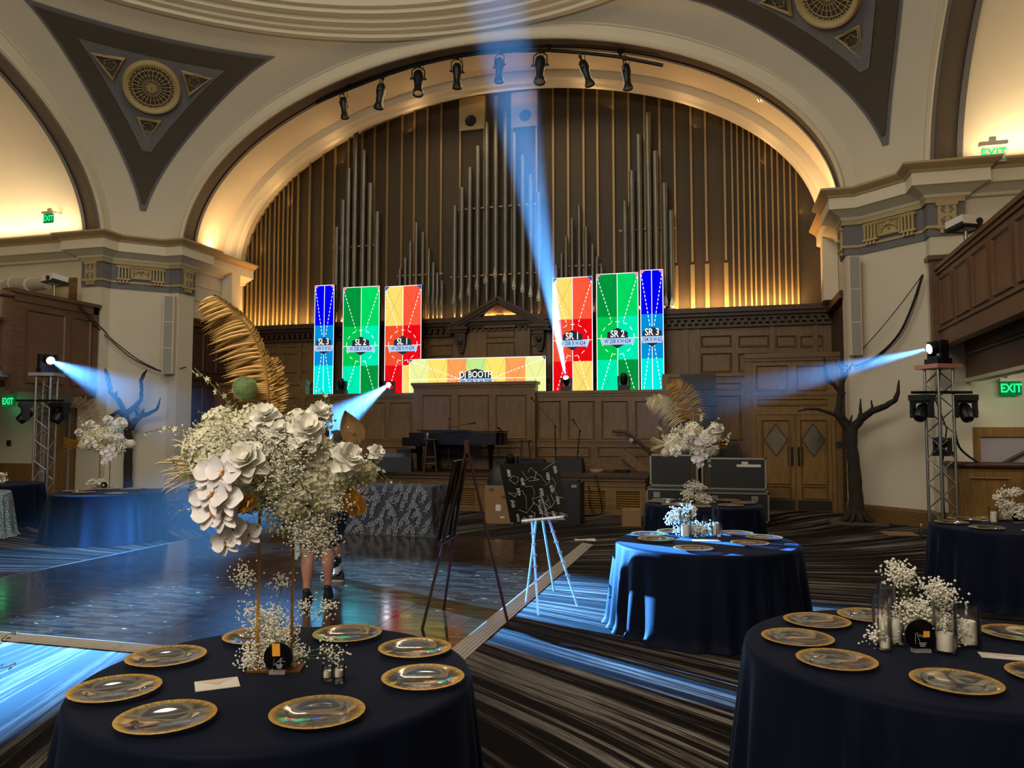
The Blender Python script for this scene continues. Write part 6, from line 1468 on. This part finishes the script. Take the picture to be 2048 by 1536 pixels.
# ---- speakers and cases by the door
p = ony(1400, 990, 16.6); t = thing('line_array', 'tall black line array speaker stack beside the stage stairs', 'speaker', (p.x, 16.6, 0)); zt_ = ony(1400, 748, 16.6).z; w_ = X(1436, 16.6, 850) - X(1365, 16.6, 850); n_ = 6; zb_ = .9
b = MB(); b.bb((-w_ / 2, -.2, 0), (w_ / 2, .4, .9)); b.build('subwoofer', M_black, t)
for i in range(n_):
    h_ = (zt_ - zb_) / n_; b = MB(); b.bb((-w_ / 2, -.22, zb_ + i * h_ + .008), (w_ / 2, .25, zb_ + (i + 1) * h_ - .008)); c = b.build('array_box', M_black, t)
    b = MB(); b.bb((-w_ / 2 + .04, -.23, zb_ + i * h_ + .03), (w_ / 2 - .04, -.22, zb_ + (i + 1) * h_ - .03)); b.build('grille', M_blackm, c)
p = ony(1460, 930, 17.2); t = thing('loudspeaker', 'small black loudspeaker behind the open road case lid', 'speaker', (p.x, 17.2, 0)); b = MB(); b.box((0, 0, .75), (.42, .4, 1.5)); b.build('cabinet', M_black, t); b = MB(); b.box((0, -.205, 1.15), (.36, .01, .6)); b.build('grille', M_blackm, t)
def road_case(label, x, y, w_, dp, h_, lid_h, lean, tape=False):
    t = thing('road_case', label, 'road case', (x, y, 0), .0, 'open road cases'); e = .03
    b = MB(); b.box((0, 0, h_ / 2 + .1), (w_, dp, h_)); body = b.build('body', mat('case_laminate', '0e0f10', .5) if 'case_laminate' not in MATS else MATS['case_laminate'], t)
    def edges(c, d, par, nm):
        b = MB(); cx, cy_, cz = c; X_, Y_, Z_ = d[0] / 2, d[1] / 2, d[2] / 2
        for sy in (-1, 1):
            for sz in (-1, 1): b.box((cx, cy_ + sy * Y_, cz + sz * Z_), (d[0] + e, e, e))
        for sx in (-1, 1):
            for sz in (-1, 1): b.box((cx + sx * X_, cy_, cz + sz * Z_), (e, d[1] + e, e))
            for sy in (-1, 1): b.box((cx + sx * X_, cy_ + sy * Y_, cz), (e, e, d[2] + e))
        return b.build(nm, M_alud, par)
    edges((0, 0, h_ / 2 + .1), (w_, dp, h_), body, 'edge_trim')
    b = MB(); b.box((0, 0, 0), (w_, .12, lid_h)); lid = b.build('lid', MATS['case_laminate'], t); lid.location = (0, dp / 2 + .06, h_ + .1 + lid_h / 2 + .02); lid.rotation_euler = (lean, 0, 0); edges((0, 0, 0), (w_, .12, lid_h), lid, 'edge_trim')
    if tape: b = MB(); b.box((w_ * .24, -.065, lid_h * .27), (w_ * .38, .004, .05)); b.box((w_ * .18, -.065, lid_h * .36), (w_ * .1, .004, .05)); b.build('tape_label', M_white, lid)
    for sx in (-.3, .3): b = MB(); b.box((sx * w_, -dp / 2 - .01, h_), (.12, .02, .1)); b.box((sx * w_, -dp / 2 - .025, h_ + .01), (.05, .02, .05)); b.build('latch', M_alu, t)
    for sx in (-1, 1):
        for sy in (-1, 1): b = MB(); b.cyl((sx * (w_ / 2 - .1) - .02, sy * (dp / 2 - .1), .05), (sx * (w_ / 2 - .1) + .02, sy * (dp / 2 - .1), .05), .05, n=14); b.build('caster', M_black, t, 50)
    return t
Yc = 15.3
xa_, xb_ = X(1404, Yc, 980), X(1534, Yc, 980); zl0 = ony(1470, 983, Yc).z; zl1 = ony(1470, 917, Yc + .5).z
road_case('black road case with upright lid carrying a white tape label', (xa_ + xb_) / 2, Yc, xb_ - xa_, .8, zl0 - .1, zl1 - zl0 - .02, 0, True)
xa_, xb_ = X(1296, Yc - .1, 980), X(1400, Yc - .1, 980); zl0 = ony(1340, 976, Yc - .1).z; zl1 = ony(1340, 910, Yc + .4).z
road_case('black road case with upright lid at the foot of the stage stairs', (xa_ + xb_) / 2 - .02, Yc - .1, xb_ - xa_ - .08, .8, zl0 - .1, zl1 - zl0 - .02, 0)
def box_thing(label, px, py, w_, dp, h_, rz, m, cat='box', nm='cardboard_box'):
    p = onz(px, py); t = thing(nm, label, cat, p, rz, 'boxes around the stage'); b = MB(); b.box((0, 0, h_ / 2), (w_, dp, h_)); b.build('carton', m, t); return t
t = box_thing('tall cardboard carton under a black bag beside the wooden easel', 1003, 1044, .55, .5, .72, .1, M_card)
b = MB(); b.box((-.02, -.252, .30), (.10, .004, .12)); b.build('shipping_label', M_white, t); b = MB(); b.box((.12, -.252, .5), (.14, .004, .06)); b.box((-.15, -.252, .64), (.1, .004, .05)); b.build('print', MATS.get('carton_print') or mat('carton_print', '5a452f', .8), t)
b = MB(); b.box((.06, -.252, .12), (.08, .004, .03)); b.build('shipping_label', M_white, t)
p = t.location; t2 = thing('black_bag', 'rounded black bag standing on the tall carton', 'bag', p + Vector((0, 0, .72)), .1); b = MB(); rows = []
for i in range(8):
    f_ = i / 7; k = sqrt(max(.02, 1 - f_ ** 2.2)); rows.append([(.27 * k * (abs(cos(a)) ** .6) * (1 if cos(a) > 0 else -1), .24 * k * (abs(sin(a)) ** .6) * (1 if sin(a) > 0 else -1), .40 * f_) for a in [2 * pi * q / 24 for q in range(24)]])
b.grid(rows, closed=True); b.build('bag_body', mat('bag_nylon', '0f1116', .55), t2, 180)
b = MB(); b.tube([(-.1, 0, .36), (-.06, 0, .46), (.06, 0, .46), (.1, 0, .36)], .015, 6); b.build('handle', M_black, t2, 60)
box_thing('small cardboard box beside the table before the road cases', 1262, 1051, .34, .34, .3, .2, M_card)
t = box_thing('black flight case behind the constellation board', 1143, 1046, .42, .5, .78, .0, M_black, 'case', 'equipment_case')
b = MB(); b.box((.1, -.255, .72), (.1, .01, .05)); b.build('latch', M_alu, t)
b = MB(); b.box((0, 0, .8), (.3, .3, .05)); b.build('handle', M_black, t)
# paper on the floor, water bottle, floor paper by the truss
p = onz(1170, 1080); t = thing('paper_sheet', 'white sheet of paper lying on the striped carpet', 'paper', p + Vector((0, 0, .001)), .3); b = MB(); b.grid([[(-.17 + .085 * i, -.11 + .073 * j, .004 + .006 * sin(i * 1.3 + j)) for i in range(5)] for j in range(4)]); b.build('sheet', M_white, t, 60)
p = onz(1800, 1068); t = thing('paper_sheet', 'pale cardboard sheet lying on the floor below the right truss', 'paper', p, .1); b = MB(); b.box((0, 0, .006), (.5, .5, .012)); b.build('sheet', M_card, t)
p = onz(1843, 1075); t = thing('water_bottle', 'clear plastic water bottle on the floor beside the right truss table', 'bottle', p); b = MB(); b.lathe([(0, 0), (.032, 0), (.034, .02), (.034, .13), (.028, .15), (.034, .165), (.012, .2), (.012, .21)], 16); b.build('bottle_body', glass('bottle_plastic', (.85, .9, .95), .2), t, 60); b = MB(); b.cyl((0, 0, .205), (0, 0, .225), .015, n=12); b.build('cap', M_white, t)
# wall switches / thermostat plates
for px, py, lab in ((1678, 890, 'small dark wall switch beside the double door'), (18, 886, 'dark thermostat on the left wall under the EXIT sign')):
    Yw = 16.48 if px > 1000 else YT - .02; p = ony(px, py, Yw); t = thing('wall_switch', lab, 'switch', (p.x, Yw - .012, p.z)); b = MB(); b.box((0, 0, 0), (.12, .02, .14)); b.build('plate', M_black, t); b = MB(); b.box((0, -.012, 0), (.03, .01, .05)); b.build('toggle', M_blackm, t)
# ---- lace table
pA, pB, pC = onz(690, 1082), onz(838, 1083), onz(862, 1072)
cx_, cy_ = -5.3, 11.95; wl_, dl_, hl = 1.75, .75, .84
pr = onz(840, 1084); cx_ = pr.x - wl_ / 2; cy_ = 12.05 + dl_ / 2
t = thing('lace_table', 'rectangular table under a grey floral lace cloth beside the dance floor', 'table', (cx_, cy_, 0))
rows = []; nP = 120
def rect(f_, ex):
    P_ = 2 * (wl_ + dl_); s_ = f_ * P_; hx_, hy_ = wl_ / 2 + ex, dl_ / 2 + ex
    for L_, a, c in ((wl_, (-hx_, -hy_), (hx_, -hy_)), (dl_, (hx_, -hy_), (hx_, hy_)), (wl_, (hx_, hy_), (-hx_, hy_)), (dl_, (-hx_, hy_), (-hx_, -hy_))):
        if s_ <= L_ + 1e-9: g = s_ / L_; return a[0] + (c[0] - a[0]) * g, a[1] + (c[1] - a[1]) * g
        s_ -= L_
    return -hx_, -hy_
for z_, ex in ((hl, -.02), (hl - .005, -.003), (hl - .02, .004), (.5, .02), (.25, .03), (.06, .045), (.006, .10)): rows.append([(*rect(k / nP, ex + (.02 * sin(k * .9) * (1 - z_ / hl))), z_) for k in range(nP)])
b = MB(); b.grid(rows, closed=True); b.poly([(-wl_ / 2 + .02, -dl_ / 2 + .02, hl), (wl_ / 2 - .02, -dl_ / 2 + .02, hl), (wl_ / 2 - .02, dl_ / 2 - .02, hl), (-wl_ / 2 + .02, dl_ / 2 - .02, hl)]); tc = b.build('lace_cloth', M_lace, t, 60)
b = MB(); rnd = random.Random(5)
def leaf(b, c, U, V, Nn, ang, L):
    d = U * cos(ang) + V * sin(ang); w2 = (U * -sin(ang) + V * cos(ang)) * L * .17; b.add([c, c + d * L * .5 + w2, c + d * L, c + d * L * .5 - w2], [(0, 1, 2, 3)])
for face in (0, 1):
    U, o_, Wf = (Vector((1, 0, 0)), Vector((-wl_ / 2, -dl_ / 2 - .045, 0)), wl_) if face == 0 else (Vector((0, 1, 0)), Vector((wl_ / 2 + .045, -dl_ / 2, 0)), dl_)
    Nn = Vector((0, -1, 0)) if face == 0 else Vector((1, 0, 0)); nu = int(Wf / .15); Vv = (Vector((0, 0, 1)) + Nn * -.03).normalized()
    for i in range(nu):
        for j in range(6):
            c = o_ + U * ((i + .5 + .5 * (j % 2)) * Wf / (nu + .5)) + Vv * (.06 + j * .135) + Nn * (.035 - .012 * (.06 + j * .135)); a0 = 1.0 + rnd.uniform(-.45, .45) + (.9 if (i + j) % 3 == 0 else 0); c += U * rnd.uniform(-.03, .03) + Vv * rnd.uniform(-.03, .03)
            for k in range(5):
                q = c + (U * cos(a0) + Vv * sin(a0)) * .026 * k; leaf(b, q, U, Vv, Nn, a0 + .75, .065 - .006 * k); leaf(b, q, U, Vv, Nn, a0 - .75, .065 - .006 * k)
            leaf(b, c + (U * cos(a0) + Vv * sin(a0)) * .13, U, Vv, Nn, a0, .05)
            leaf(b, c, U, Vv, Nn, a0 + pi * .8, .07); leaf(b, c, U, Vv, Nn, a0 + pi * 1.2, .06)
b.build('leaf_pattern', M_lacel, tc, kind='stuff')
b = MB(); b.box((0, 0, hl - .05), (wl_ - .06, dl_ - .06, .04)); b.build('tabletop', M_wood, t)

# ================================================================== EASELS AND BOARDS
M_easel = mat('cherry_easel_wood', '3a1c14', .4, var=.2)
A1, A2, A3 = onz(843, 1264), onz(887, 1222), onz(1017, 1251)
D_e = (A2 - CAMPOS).dot(_f)
top = ondepth(934, 893, (A1 - CAMPOS).dot(_f) + .35)
cen = (A1 + A2 + A3) / 3
t = thing('wooden_easel', 'dark cherry wood tripod easel holding a black board seen edge on', 'easel', (cen.x, cen.y, 0)); o_ = Vector((cen.x, cen.y, 0))
for p in (A1, A2, A3):
    b = MB(); b.tube([p - o_, p - o_ + (top - p) * .98], [.014, .012], 6); b.build('leg', M_easel, t)
b = MB(); b.box(top - o_ + Vector((0, 0, .0)), (.04, .04, .12)); b.build('head_block', M_easel, t)
L1, L2 = A1 + (top - A1) * .47, A2 + (top - A2) * .47
b = MB(); dd = (L2 - L1).normalized(); b.tube([L1 - dd * .12 - o_, L2 + dd * .16 - o_], .014, 6); b.build('ledge', M_easel, t)
U = (L2 - L1).normalized(); mid = (L1 + L2) / 2; V = (top - mid).normalized(); Nn = U.cross(V).normalized()
if Nn.dot(A3 - mid) > 0: Nn = -Nn
bt = thing('black_board', 'black acrylic board standing on the wooden easel', 'board', mid + Nn * .03)
b = MB(); M3 = Matrix((U, V, Nn)).transposed(); b.box(V * .38, (.62, .74, .012), M3); b.build('panel', M_blackg, bt)
b = MB(); rnd = random.Random(8)
for k in range(8): b.box(V * (.1 + .08 * k) + U * rnd.uniform(-.2, .2) + Nn * .008, (.2, .03, .002), M3)
b.build('lettering', MATS.get('grey_ink') or mat('grey_ink', '6a6a6a', .6), bt)
# clear easel with constellation board
B1, B2, B3, B4 = onz(1077, 1231), onz(1155, 1212), onz(1052, 1206), onz(1108, 1182)
cen = (B1 + B2 + B3 + B4) / 4; o_ = Vector((cen.x, cen.y, 0)); t = thing('acrylic_easel', 'clear acrylic easel carrying the constellation board', 'easel', o_)
Db = (cen - CAMPOS).dot(_f)
H1, H2, H3 = ondepth(1064, 1042, Db), ondepth(1098, 1040, Db), ondepth(1080, 1040, Db)
apex = ondepth(1068, 985, Db + .08)
for p, h_ in ((B1, H1), (B2, H2), (B3, ondepth(1072, 1042, Db + .1)), (B4, ondepth(1086, 1045, Db + .12))): b = MB(); b.tube([p - o_, h_ - o_ + (h_ - p) * .3], .013, 4); b.build('leg', M_acryl, t)
for p, h_ in ((B1, H1), (B2, H2)):
    for f_ in (.35, .5, .62, .74, .86): b = MB(); q = p + (h_ - p) * f_ - o_; b.box(q, (.05, .02, .016), (0, 0, YAW)); b.build('peg', M_acryl, t)
b = MB(); lp0, lp1 = ondepth(1043, 1043, Db - .05), ondepth(1128, 1034, Db - .05); b.tube([lp0 - o_, lp1 - o_], .017, 4); b.box((lp0 + lp1) / 2 - o_ + Vector((0, .03, 0)), ((lp1 - lp0).length, .06, .012), (0, 0, YAW)); b.build('ledge', M_acryl, t)
cb = thing('constellation_board', 'square black board with white constellation lines and names', 'board', (lp0 + lp1) / 2)
q = [ondepth(x, y, Db + dd) - cb.location for x, y, dd in ((1021, 1045, 0), (1140, 1036, 0), (1115, 924, .12), (998, 928, .12))]
Ub = (q[1] - q[0]).normalized(); Vb = ((q[3] - q[0]) - Ub * (q[3] - q[0]).dot(Ub)); sk = (q[3] - q[0]).dot(Ub)
Nb = Ub.cross(Vb).normalized(); Nb = -Nb if Nb.dot(_f) > 0 else Nb
b = MB(); b.prism(q, -Nb * .006); b.build('panel', M_blackg, cb)
b = MB(); rnd = random.Random(12)
M_ink = MATS.get('white_ink') or mat('white_ink', 'c8c8c8', .6)
def bp_(u, v): return q[0] + (q[1] - q[0]) * u + (q[3] - q[0]) * v + Nb * .0025
CL = [[(.12, .72), (.2, .78), (.28, .74), (.26, .68), (.2, .64), (.12, .72)], [(.38, .68), (.5, .74), (.62, .68), (.44, .67)], [(.46, .82), (.52, .9), (.58, .82), (.66, .74), (.72, .62)], [(.72, .84), (.86, .92), (.95, .96)], [(.06, .5), (.2, .47), (.16, .42), (.06, .5)], [(.36, .58), (.48, .58), (.5, .46), (.44, .36), (.46, .3), (.36, .2), (.3, .14), (.18, .2)],
      [(.44, .36), (.58, .40), (.62, .30), (.52, .24), (.44, .30)], [(.30, .52), (.34, .4), (.33, .3), (.31, .2)], [(.7, .4), (.72, .2), (.8, .28), (.76, .42)], [(.62, .16), (.7, .2), (.64, .28), (.7, .34)], [(.84, .7), (.88, .6), (.84, .5), (.86, .38), (.96, .34)], [(.4, .02), (.44, .12), (.38, .16)], [(.54, .02), (.56, .12), (.62, .06), (.6, .14)], [(.66, .12), (.76, .06), (.8, .1)], [(.24, .08), (.28, .02)], [(.36, .84), (.42, .72)], [(.54, .68), (.6, .82)], [(.7, .58), (.78, .62), (.8, .76)]]
for c in CL:
    for i in range(len(c) - 1): b.tube([bp_(*c[i]), bp_(*c[i + 1])], .0016, 3)
    for u, v in c: b.octa(bp_(u, v), .0035)
for k in range(30): b.octa(bp_(rnd.uniform(.05, .95), rnd.uniform(.05, .95)), .002)
b.build('constellation_lines', M_ink, cb, kind='stuff')
b = MB()
for u, v in ((.14, .88), (.34, .72), (.24, .55), (.1, .36), (.62, .52), (.78, .78), (.92, .88), (.8, .56), (.86, .36), (.54, .22), (.14, .12), (.36, .08), (.74, .12)):
    for k in range(6): c = bp_(u + rnd.uniform(-.008, .008), v - k * .022); wv = rnd.uniform(.010, .02); b.add([c - Ub * wv, c + Ub * wv, c + Ub * wv + Vb.normalized() * .006, c - Ub * wv + Vb.normalized() * .006], [(0, 1, 2, 3)])
b.build('name_columns', M_ink, cb, kind='stuff')
b = MB()
pts = [bp_(.84 + .12 * i / 40 + .02 * sin(i * .9), .09 - .05 * i / 40 + .02 * cos(i * .9)) for i in range(41)]; b.tube(pts, .0014, 3); b.build('script_signature', M_ink, cb)
b = MB(); c = bp_(.13, .845); b.add([c - Ub * .012, c + Ub * .012, c + Ub * .012 + Vb.normalized() * .01, c - Ub * .012 + Vb.normalized() * .01], [(0, 1, 2, 3)]); b.build('yellow_sticker', M_orange, cb)

# ================================================================== PEOPLE
def skin_mesh(name, nodes, edges, m, par, root=0, sub=2):
    me = bpy.data.meshes.new(name); me.from_pydata([n[0] for n in nodes], edges, []); me.materials.append(m)
    o = link(name, me, par); md = o.modifiers.new('skin', 'SKIN'); md.use_smooth_shade = True; md.branch_smoothing = .4
    if not me.skin_vertices: 
        bpy.context.view_layer.objects.active = o
    sv = me.skin_vertices[0].data
    for i, n in enumerate(nodes):
        r_ = n[1]; sv[i].radius = (r_, r_) if not hasattr(r_, '__len__') else r_; sv[i].use_root = (i == root)
    sd = o.modifiers.new('sub', 'SUBSURF'); sd.levels = sub; sd.render_levels = sub; return o
def person(label, loc, rz, feet, hands, shorts, mats, hair_m, H_=1.76):
    """local: +y is the way the person faces; feet / hands: (left, right) positions"""
    t = thing('person', label, 'person', loc, rz); k = H_ / 1.76
    hipz = .92 * k
    V_ = lambda x, y, z: Vector((x, y, z))
    kn = [V_((feet[i][0] + s_ * .10) / 2, (feet[i][1]) / 2 + .03, .49 * k) for i, s_ in ((0, -1), (1, 1))]
    an = [V_(feet[i][0], feet[i][1], .09) for i in (0, 1)]
    sh = [V_(s_ * .19 * k, -.01, 1.42 * k) for s_ in (-1, 1)]; el = []; wr = []
    for i, s_ in ((0, -1), (1, 1)):
        h_ = Vector(hands[i]); mid = (sh[i] + h_) / 2 + V_(s_ * .07, -.05, -.02); el.append(mid); wr.append(h_)
    nodes = [(V_(0, 0, hipz + .02), (.155 * k, .11 * k)), (V_(0, .0, 1.12 * k), (.14 * k, .10 * k)), (V_(0, 0, 1.32 * k), (.165 * k, .11 * k)), (V_(0, 0, 1.45 * k), (.09 * k, .075 * k)), (V_(0, .005, 1.52 * k), .055 * k), (V_(0, .02, 1.60 * k), (.07 * k, .085 * k)), (V_(0, .03, 1.69 * k), (.078 * k, .098 * k)), (V_(0, .02, 1.75 * k), (.05 * k, .06 * k))]
    edges = [(0, 1), (1, 2), (2, 3), (3, 4), (4, 5), (5, 6), (6, 7)]
    def add(p, r_, fr): nodes.append((p, r_)); edges.append((fr, len(nodes) - 1)); return len(nodes) - 1
    for i, s_ in ((0, -1), (1, 1)):
        a = add(V_(s_ * .10 * k, 0, hipz - .06), (.09 * k, .10 * k), 0); a = add(V_(s_ * .10, 0, hipz - .06).lerp(kn[i], .5), .082 * k, a); a = add(kn[i], .066 * k, a); a = add(kn[i].lerp(an[i], .33) + V_(0, -.02, 0), (.07 * k, .075 * k), a); a = add(kn[i].lerp(an[i], .75), .046 * k, a); a = add(an[i], .036 * k, a); add(an[i] + V_(0, .1, -.05), (.035, .03), a)
        a = add(sh[i], .055 * k, 2); a = add(el[i], .042 * k, a); a = add(wr[i], .028 * k, a); d = (wr[i] - el[i]).normalized(); c = add(wr[i] + d * .055, (.036, .018), a)
        side = d.cross(V_(0, 1, 0)); side = side.normalized() if side.length > .1 else V_(1, 0, 0)
    body = skin_mesh('body', nodes, edges, mats['skin'], t)
    for i, s_ in ((0, -1), (1, 1)):          # hands: separate curled fingers rooted in the palm
        d = (wr[i] - el[i]).normalized(); fwd = V_(0, 1, 0); fwd = (fwd - d * fwd.dot(d)).normalized(); pal = d.cross(fwd).normalized()
        b = MB(); c0 = wr[i] + d * .05
        b.ball(c0, .04, 10, 6, (.9, .45, 1.1), M=Matrix((fwd, pal, d)).transposed())
        for j, L in enumerate((.068, .078, .073, .058)):
            p = c0 + d * .035 + fwd * (-.027 + .018 * j); cu = -pal * s_; b.tube([p, p + d * L * .45 + cu * .006, p + d * L * .8 + cu * .02, p + d * L * .95 + cu * .035], [.0092, .009, .008, .006], 7)
        p = c0 + fwd * .03; b.tube([p - d * .01, p + fwd * .022 + d * .02, p + fwd * .025 + d * .05], [.011, .0105, .008], 7); b.build('hand', mats['skin'], body, 180)
    # face
    b = MB(); hz = 1.655 * k
    b.tube([(0, .118 * k, hz + .02), (0, .142 * k, hz - .018), (0, .125 * k, hz - .03)], [.008, .014, .006], 6); 
    b.build('nose', mats['skin'], body, 180); fd = MATS.get('face_dark') or mat('face_dark', '3a2320', .5)
    for s_ in (-1, 1):
        b = MB(); b.ball((s_ * .085 * k, .02, hz - .005), .03, 8, 6, (.3, .6, 1)); b.build('ear', mats['skin'], body, 180)
        b = MB(); b.ball((s_ * .032, .112 * k, hz + .022), .012, 8, 6); b.build('eye', fd, body, 180)
    b = MB(); b.box((0, .118 * k, hz - .062), (.05, .012, .008)); b.build('mouth', fd, body)
    b = MB(); rows = []
    for i in range(9):
        f_ = i / 8; th = .15 + f_ * 1.55; rows.append([((.098 * k) * sin(th) * cos(a), .025 + (.118 * k) * sin(th) * sin(a) - (.03 if sin(a) > .2 and f_ > .55 else 0), hz + .035 + .105 * k * cos(th) + (.07 * f_ * f_ if sin(a) > .2 else -.05 * f_ * f_)) for a in [2 * pi * q / 24 for q in range(24)]])
    b.grid(rows, closed=True); b.poly(rows[0]); b.build('hair', hair_m, body, 180)
    # shirt
    n2 = [(V_(0, 0, hipz - .16), (.19 * k, .145 * k)), (V_(0, 0, hipz + .02), (.185 * k, .14 * k)), (V_(0, 0, 1.12 * k), (.172 * k, .13 * k)), (V_(0, 0, 1.33 * k), (.20 * k, .14 * k)), (V_(0, 0, 1.47 * k), (.115 * k, .10 * k))]; e2 = [(0, 1), (1, 2), (2, 3), (3, 4)]
    for i in (0, 1): n2.append((sh[i], .092 * k)); e2.append((3, len(n2) - 1)); n2.append((sh[i].lerp(el[i], .8), .07 * k)); e2.append((len(n2) - 2, len(n2) - 1))
    skin_mesh('shirt', n2, e2, mats['shirt'], t)
    # trousers or shorts
    n3 = [(V_(0, 0, hipz + .08), (.172 * k, .13 * k))]; e3 = []
    for i, s_ in ((0, -1), (1, 1)):
        h_ = V_(s_ * .10 * k, 0, hipz - .06); n3.append((h_, (.10 * k, .115 * k))); e3.append((0, len(n3) - 1))
        n3.append((h_.lerp(kn[i], .5), .098 * k)); e3.append((len(n3) - 2, len(n3) - 1)); n3.append((kn[i] + V_(0, 0, -.0), .102 * k if shorts else .08 * k)); e3.append((len(n3) - 2, len(n3) - 1))
        if not shorts:
            n3.append((kn[i].lerp(an[i], .45), .072 * k)); e3.append((len(n3) - 2, len(n3) - 1)); n3.append((kn[i].lerp(an[i], .86), .058 * k)); e3.append((len(n3) - 2, len(n3) - 1))
    skin_mesh('shorts' if shorts else 'trousers', n3, e3, mats['legs'], t)
    for i, s_ in ((0, -1), (1, 1)):
        a = an[i]; z = lambda y_: 0
        b = MB(); b.ball(a + V_(0, -.01, .0), .05, 10, 6, (.85, 1, 1)); rows = []
        for j in range(9):
            f_ = j / 8; y_ = -.075 + .27 * f_; wv = .042 * (sin(pi * (.12 + .82 * f_)) ** .5); hh_ = .085 - .045 * f_ if f_ > .35 else .085 + .0 * f_; rows.append([(a.x + wv * cos(q), a.y + y_, max(.02, .02 + hh_ * max(0, sin(q)))) for q in [2 * pi * w2 / 14 for w2 in range(14)]])
        b.grid(rows, closed=True); b.poly(rows[0]); b.poly(rows[-1]); sh_ = b.build('shoe', mats['shoe'], t, 60)
        b = MB(); rows = [[(r0[0] + (r0[0] - a.x) * .08, r0[1], 0 if zz == 0 else .024) for r0 in [(a.x + .046 * (sin(pi * (.1 + .84 * f_)) ** .5) * s2, a.y - .08 + .28 * f_) for f_, s2 in [(j / 10, 1) for j in range(11)] + [(j / 10, -1) for j in range(10, -1, -1)]]] for zz in (0, 1)]
        b.grid(rows, closed=True); b.poly(rows[1]); b.build('sole', mats['sole'], sh_)
        if mats.get('sock'): b = MB(); b.cyl(a + V_(0, 0, .0), a + V_(0, 0, .12), .046, .043, n=12); b.build('sock', mats['sock'], t, 60)
    return t
M_short = mat('charcoal_shorts', '26262b', .8, var=.1); M_sh1 = mat('dark_tee', '1c1d22', .8); M_shoe = mat('black_shoe', '101013', .6); M_sole = mat('white_sole', 'cfcabb', .6); M_sock = mat('white_sock', 'd8d8d8', .8); M_trou = mat('black_trousers', '0c0d12', .7); M_hair = mat('dark_hair', '1c130d', .7)
m1, m2 = onz(613, 1207), onz(655, 1198); c = (m1 + m2) / 2
def loc_of(p, c, rz): d = Matrix.Rotation(-rz, 3, 'Z') @ (p - c); return (d.x, d.y)
rz1 = YAW + .05
hp_ = ondepth(594, 1030, (m1 - CAMPOS).dot(_f) - .08); hand1 = (*loc_of(hp_, c, rz1), hp_.z - .026)
person('person in charcoal shorts and black shoes standing on the dance floor behind the flowers', (c.x, c.y, .026), rz1, [loc_of(m1, c, rz1), loc_of(m2, c, rz1)], [hand1, (.2, .3, 1.15)], True, dict(skin=M_skin, shirt=M_sh1, legs=M_short, shoe=M_shoe, sole=M_shoe), M_hair)
# cloth hanging from that person's hand
p = hp_ - Vector((0, 0, .03)); t = thing('hanging_cloth', 'narrow pale blue cloth hanging beside the person in shorts', 'cloth', p - Vector((0, 0, .42))); b = MB(); b.grid([[(-.022 + .022 * i + .006 * sin(j), .02 * sin(i * 2 + j * .6), .46 - .46 * j / 10) for i in range(3)] for j in range(11)]); b.build('towel', mat('pale_cloth', 'b8c8dc', .8), t, 180)
m3, m4 = onz(676, 1168), onz(672, 1160); c = (m3 + m4) / 2; rz2 = YAW + 1.35
person('person in black trousers with white socks, turned left, behind the flowers', (c.x, c.y, .026), rz2, [(-.09, -.05), (.09, .05)], [(-.24, .0, .86), (.24, .05, .88)], False, dict(skin=M_skin, shirt=mat('black_top', '0e0f14', .7), legs=M_trou, shoe=M_shoe, sole=M_sole, sock=M_sock), M_hair, 1.72)

# ================================================================== BEAMS: real spot lamps, and the haze each one lights
def haze(name, label, p, d, L, r0, half, dens, bend=1.0):
    t0 = math.tan(radians(half)); q = d.to_track_quat('Z', 'Y').to_matrix(); b = MB(); nn = 24
    b.tube([Vector((0, 0, .02)), Vector((0, 0, L))], [r0, r0 + L * t0], nn)
    m, nt, out = _nt('haze_' + name); v = N(nt, 'ShaderNodeVolumeScatter'); v.inputs['Color'].default_value = (1, 1, 1, 1); v.inputs['Anisotropy'].default_value = 0.0
    co = N(nt, 'ShaderNodeTexCoord').outputs['Object']; sp = N(nt, 'ShaderNodeSeparateXYZ'); nt.links.new(co, sp.inputs[0]); fz = math_n(nt, 'POWER', math_n(nt, 'SUBTRACT', 1.0, math_n(nt, 'MULTIPLY', sp.outputs[2], 1 / L), True), bend); nt.links.new(math_n(nt, 'MULTIPLY', fz, dens), v.inputs['Density']); nt.links.new(v.outputs[0], out.inputs['Volume'])
    o = b.build('haze', m, None, None, label=label, cat='haze', kind='stuff'); o.location = p; o.rotation_euler = q.to_euler(); return o
HZ = [('floor beam', 'blue lit haze along the beam falling from SL 1 toward the dance floor', 13.5, .0105), ('up beam', 'blue lit haze along the beam rising from SR 1 to the dome', 12.5, .022), ('left beam', 'blue lit haze along the beam from the left truss tower', 6.8, .006), ('right beam', 'blue lit haze along the beam from the right truss tower', 6.5, .014)]
PW = [640000, 320000, 330000, 120000]
for (p, tg, half), (nm, lab, L, dens), pwr in zip(BEAMS, HZ, PW):
    d = (Vector(tg) - Vector(p)).normalized()
    spot_light('beam_lamp', Vector(p) + d * .012, tg, pwr, BLUE, half * 1.15, .85, .03)
    haze(nm.replace(' ', '_'), lab, Vector(p), d, L, .06, half * 1.1, dens, {'right beam': 2.2, 'left beam': 1.4}.get(nm, .6))
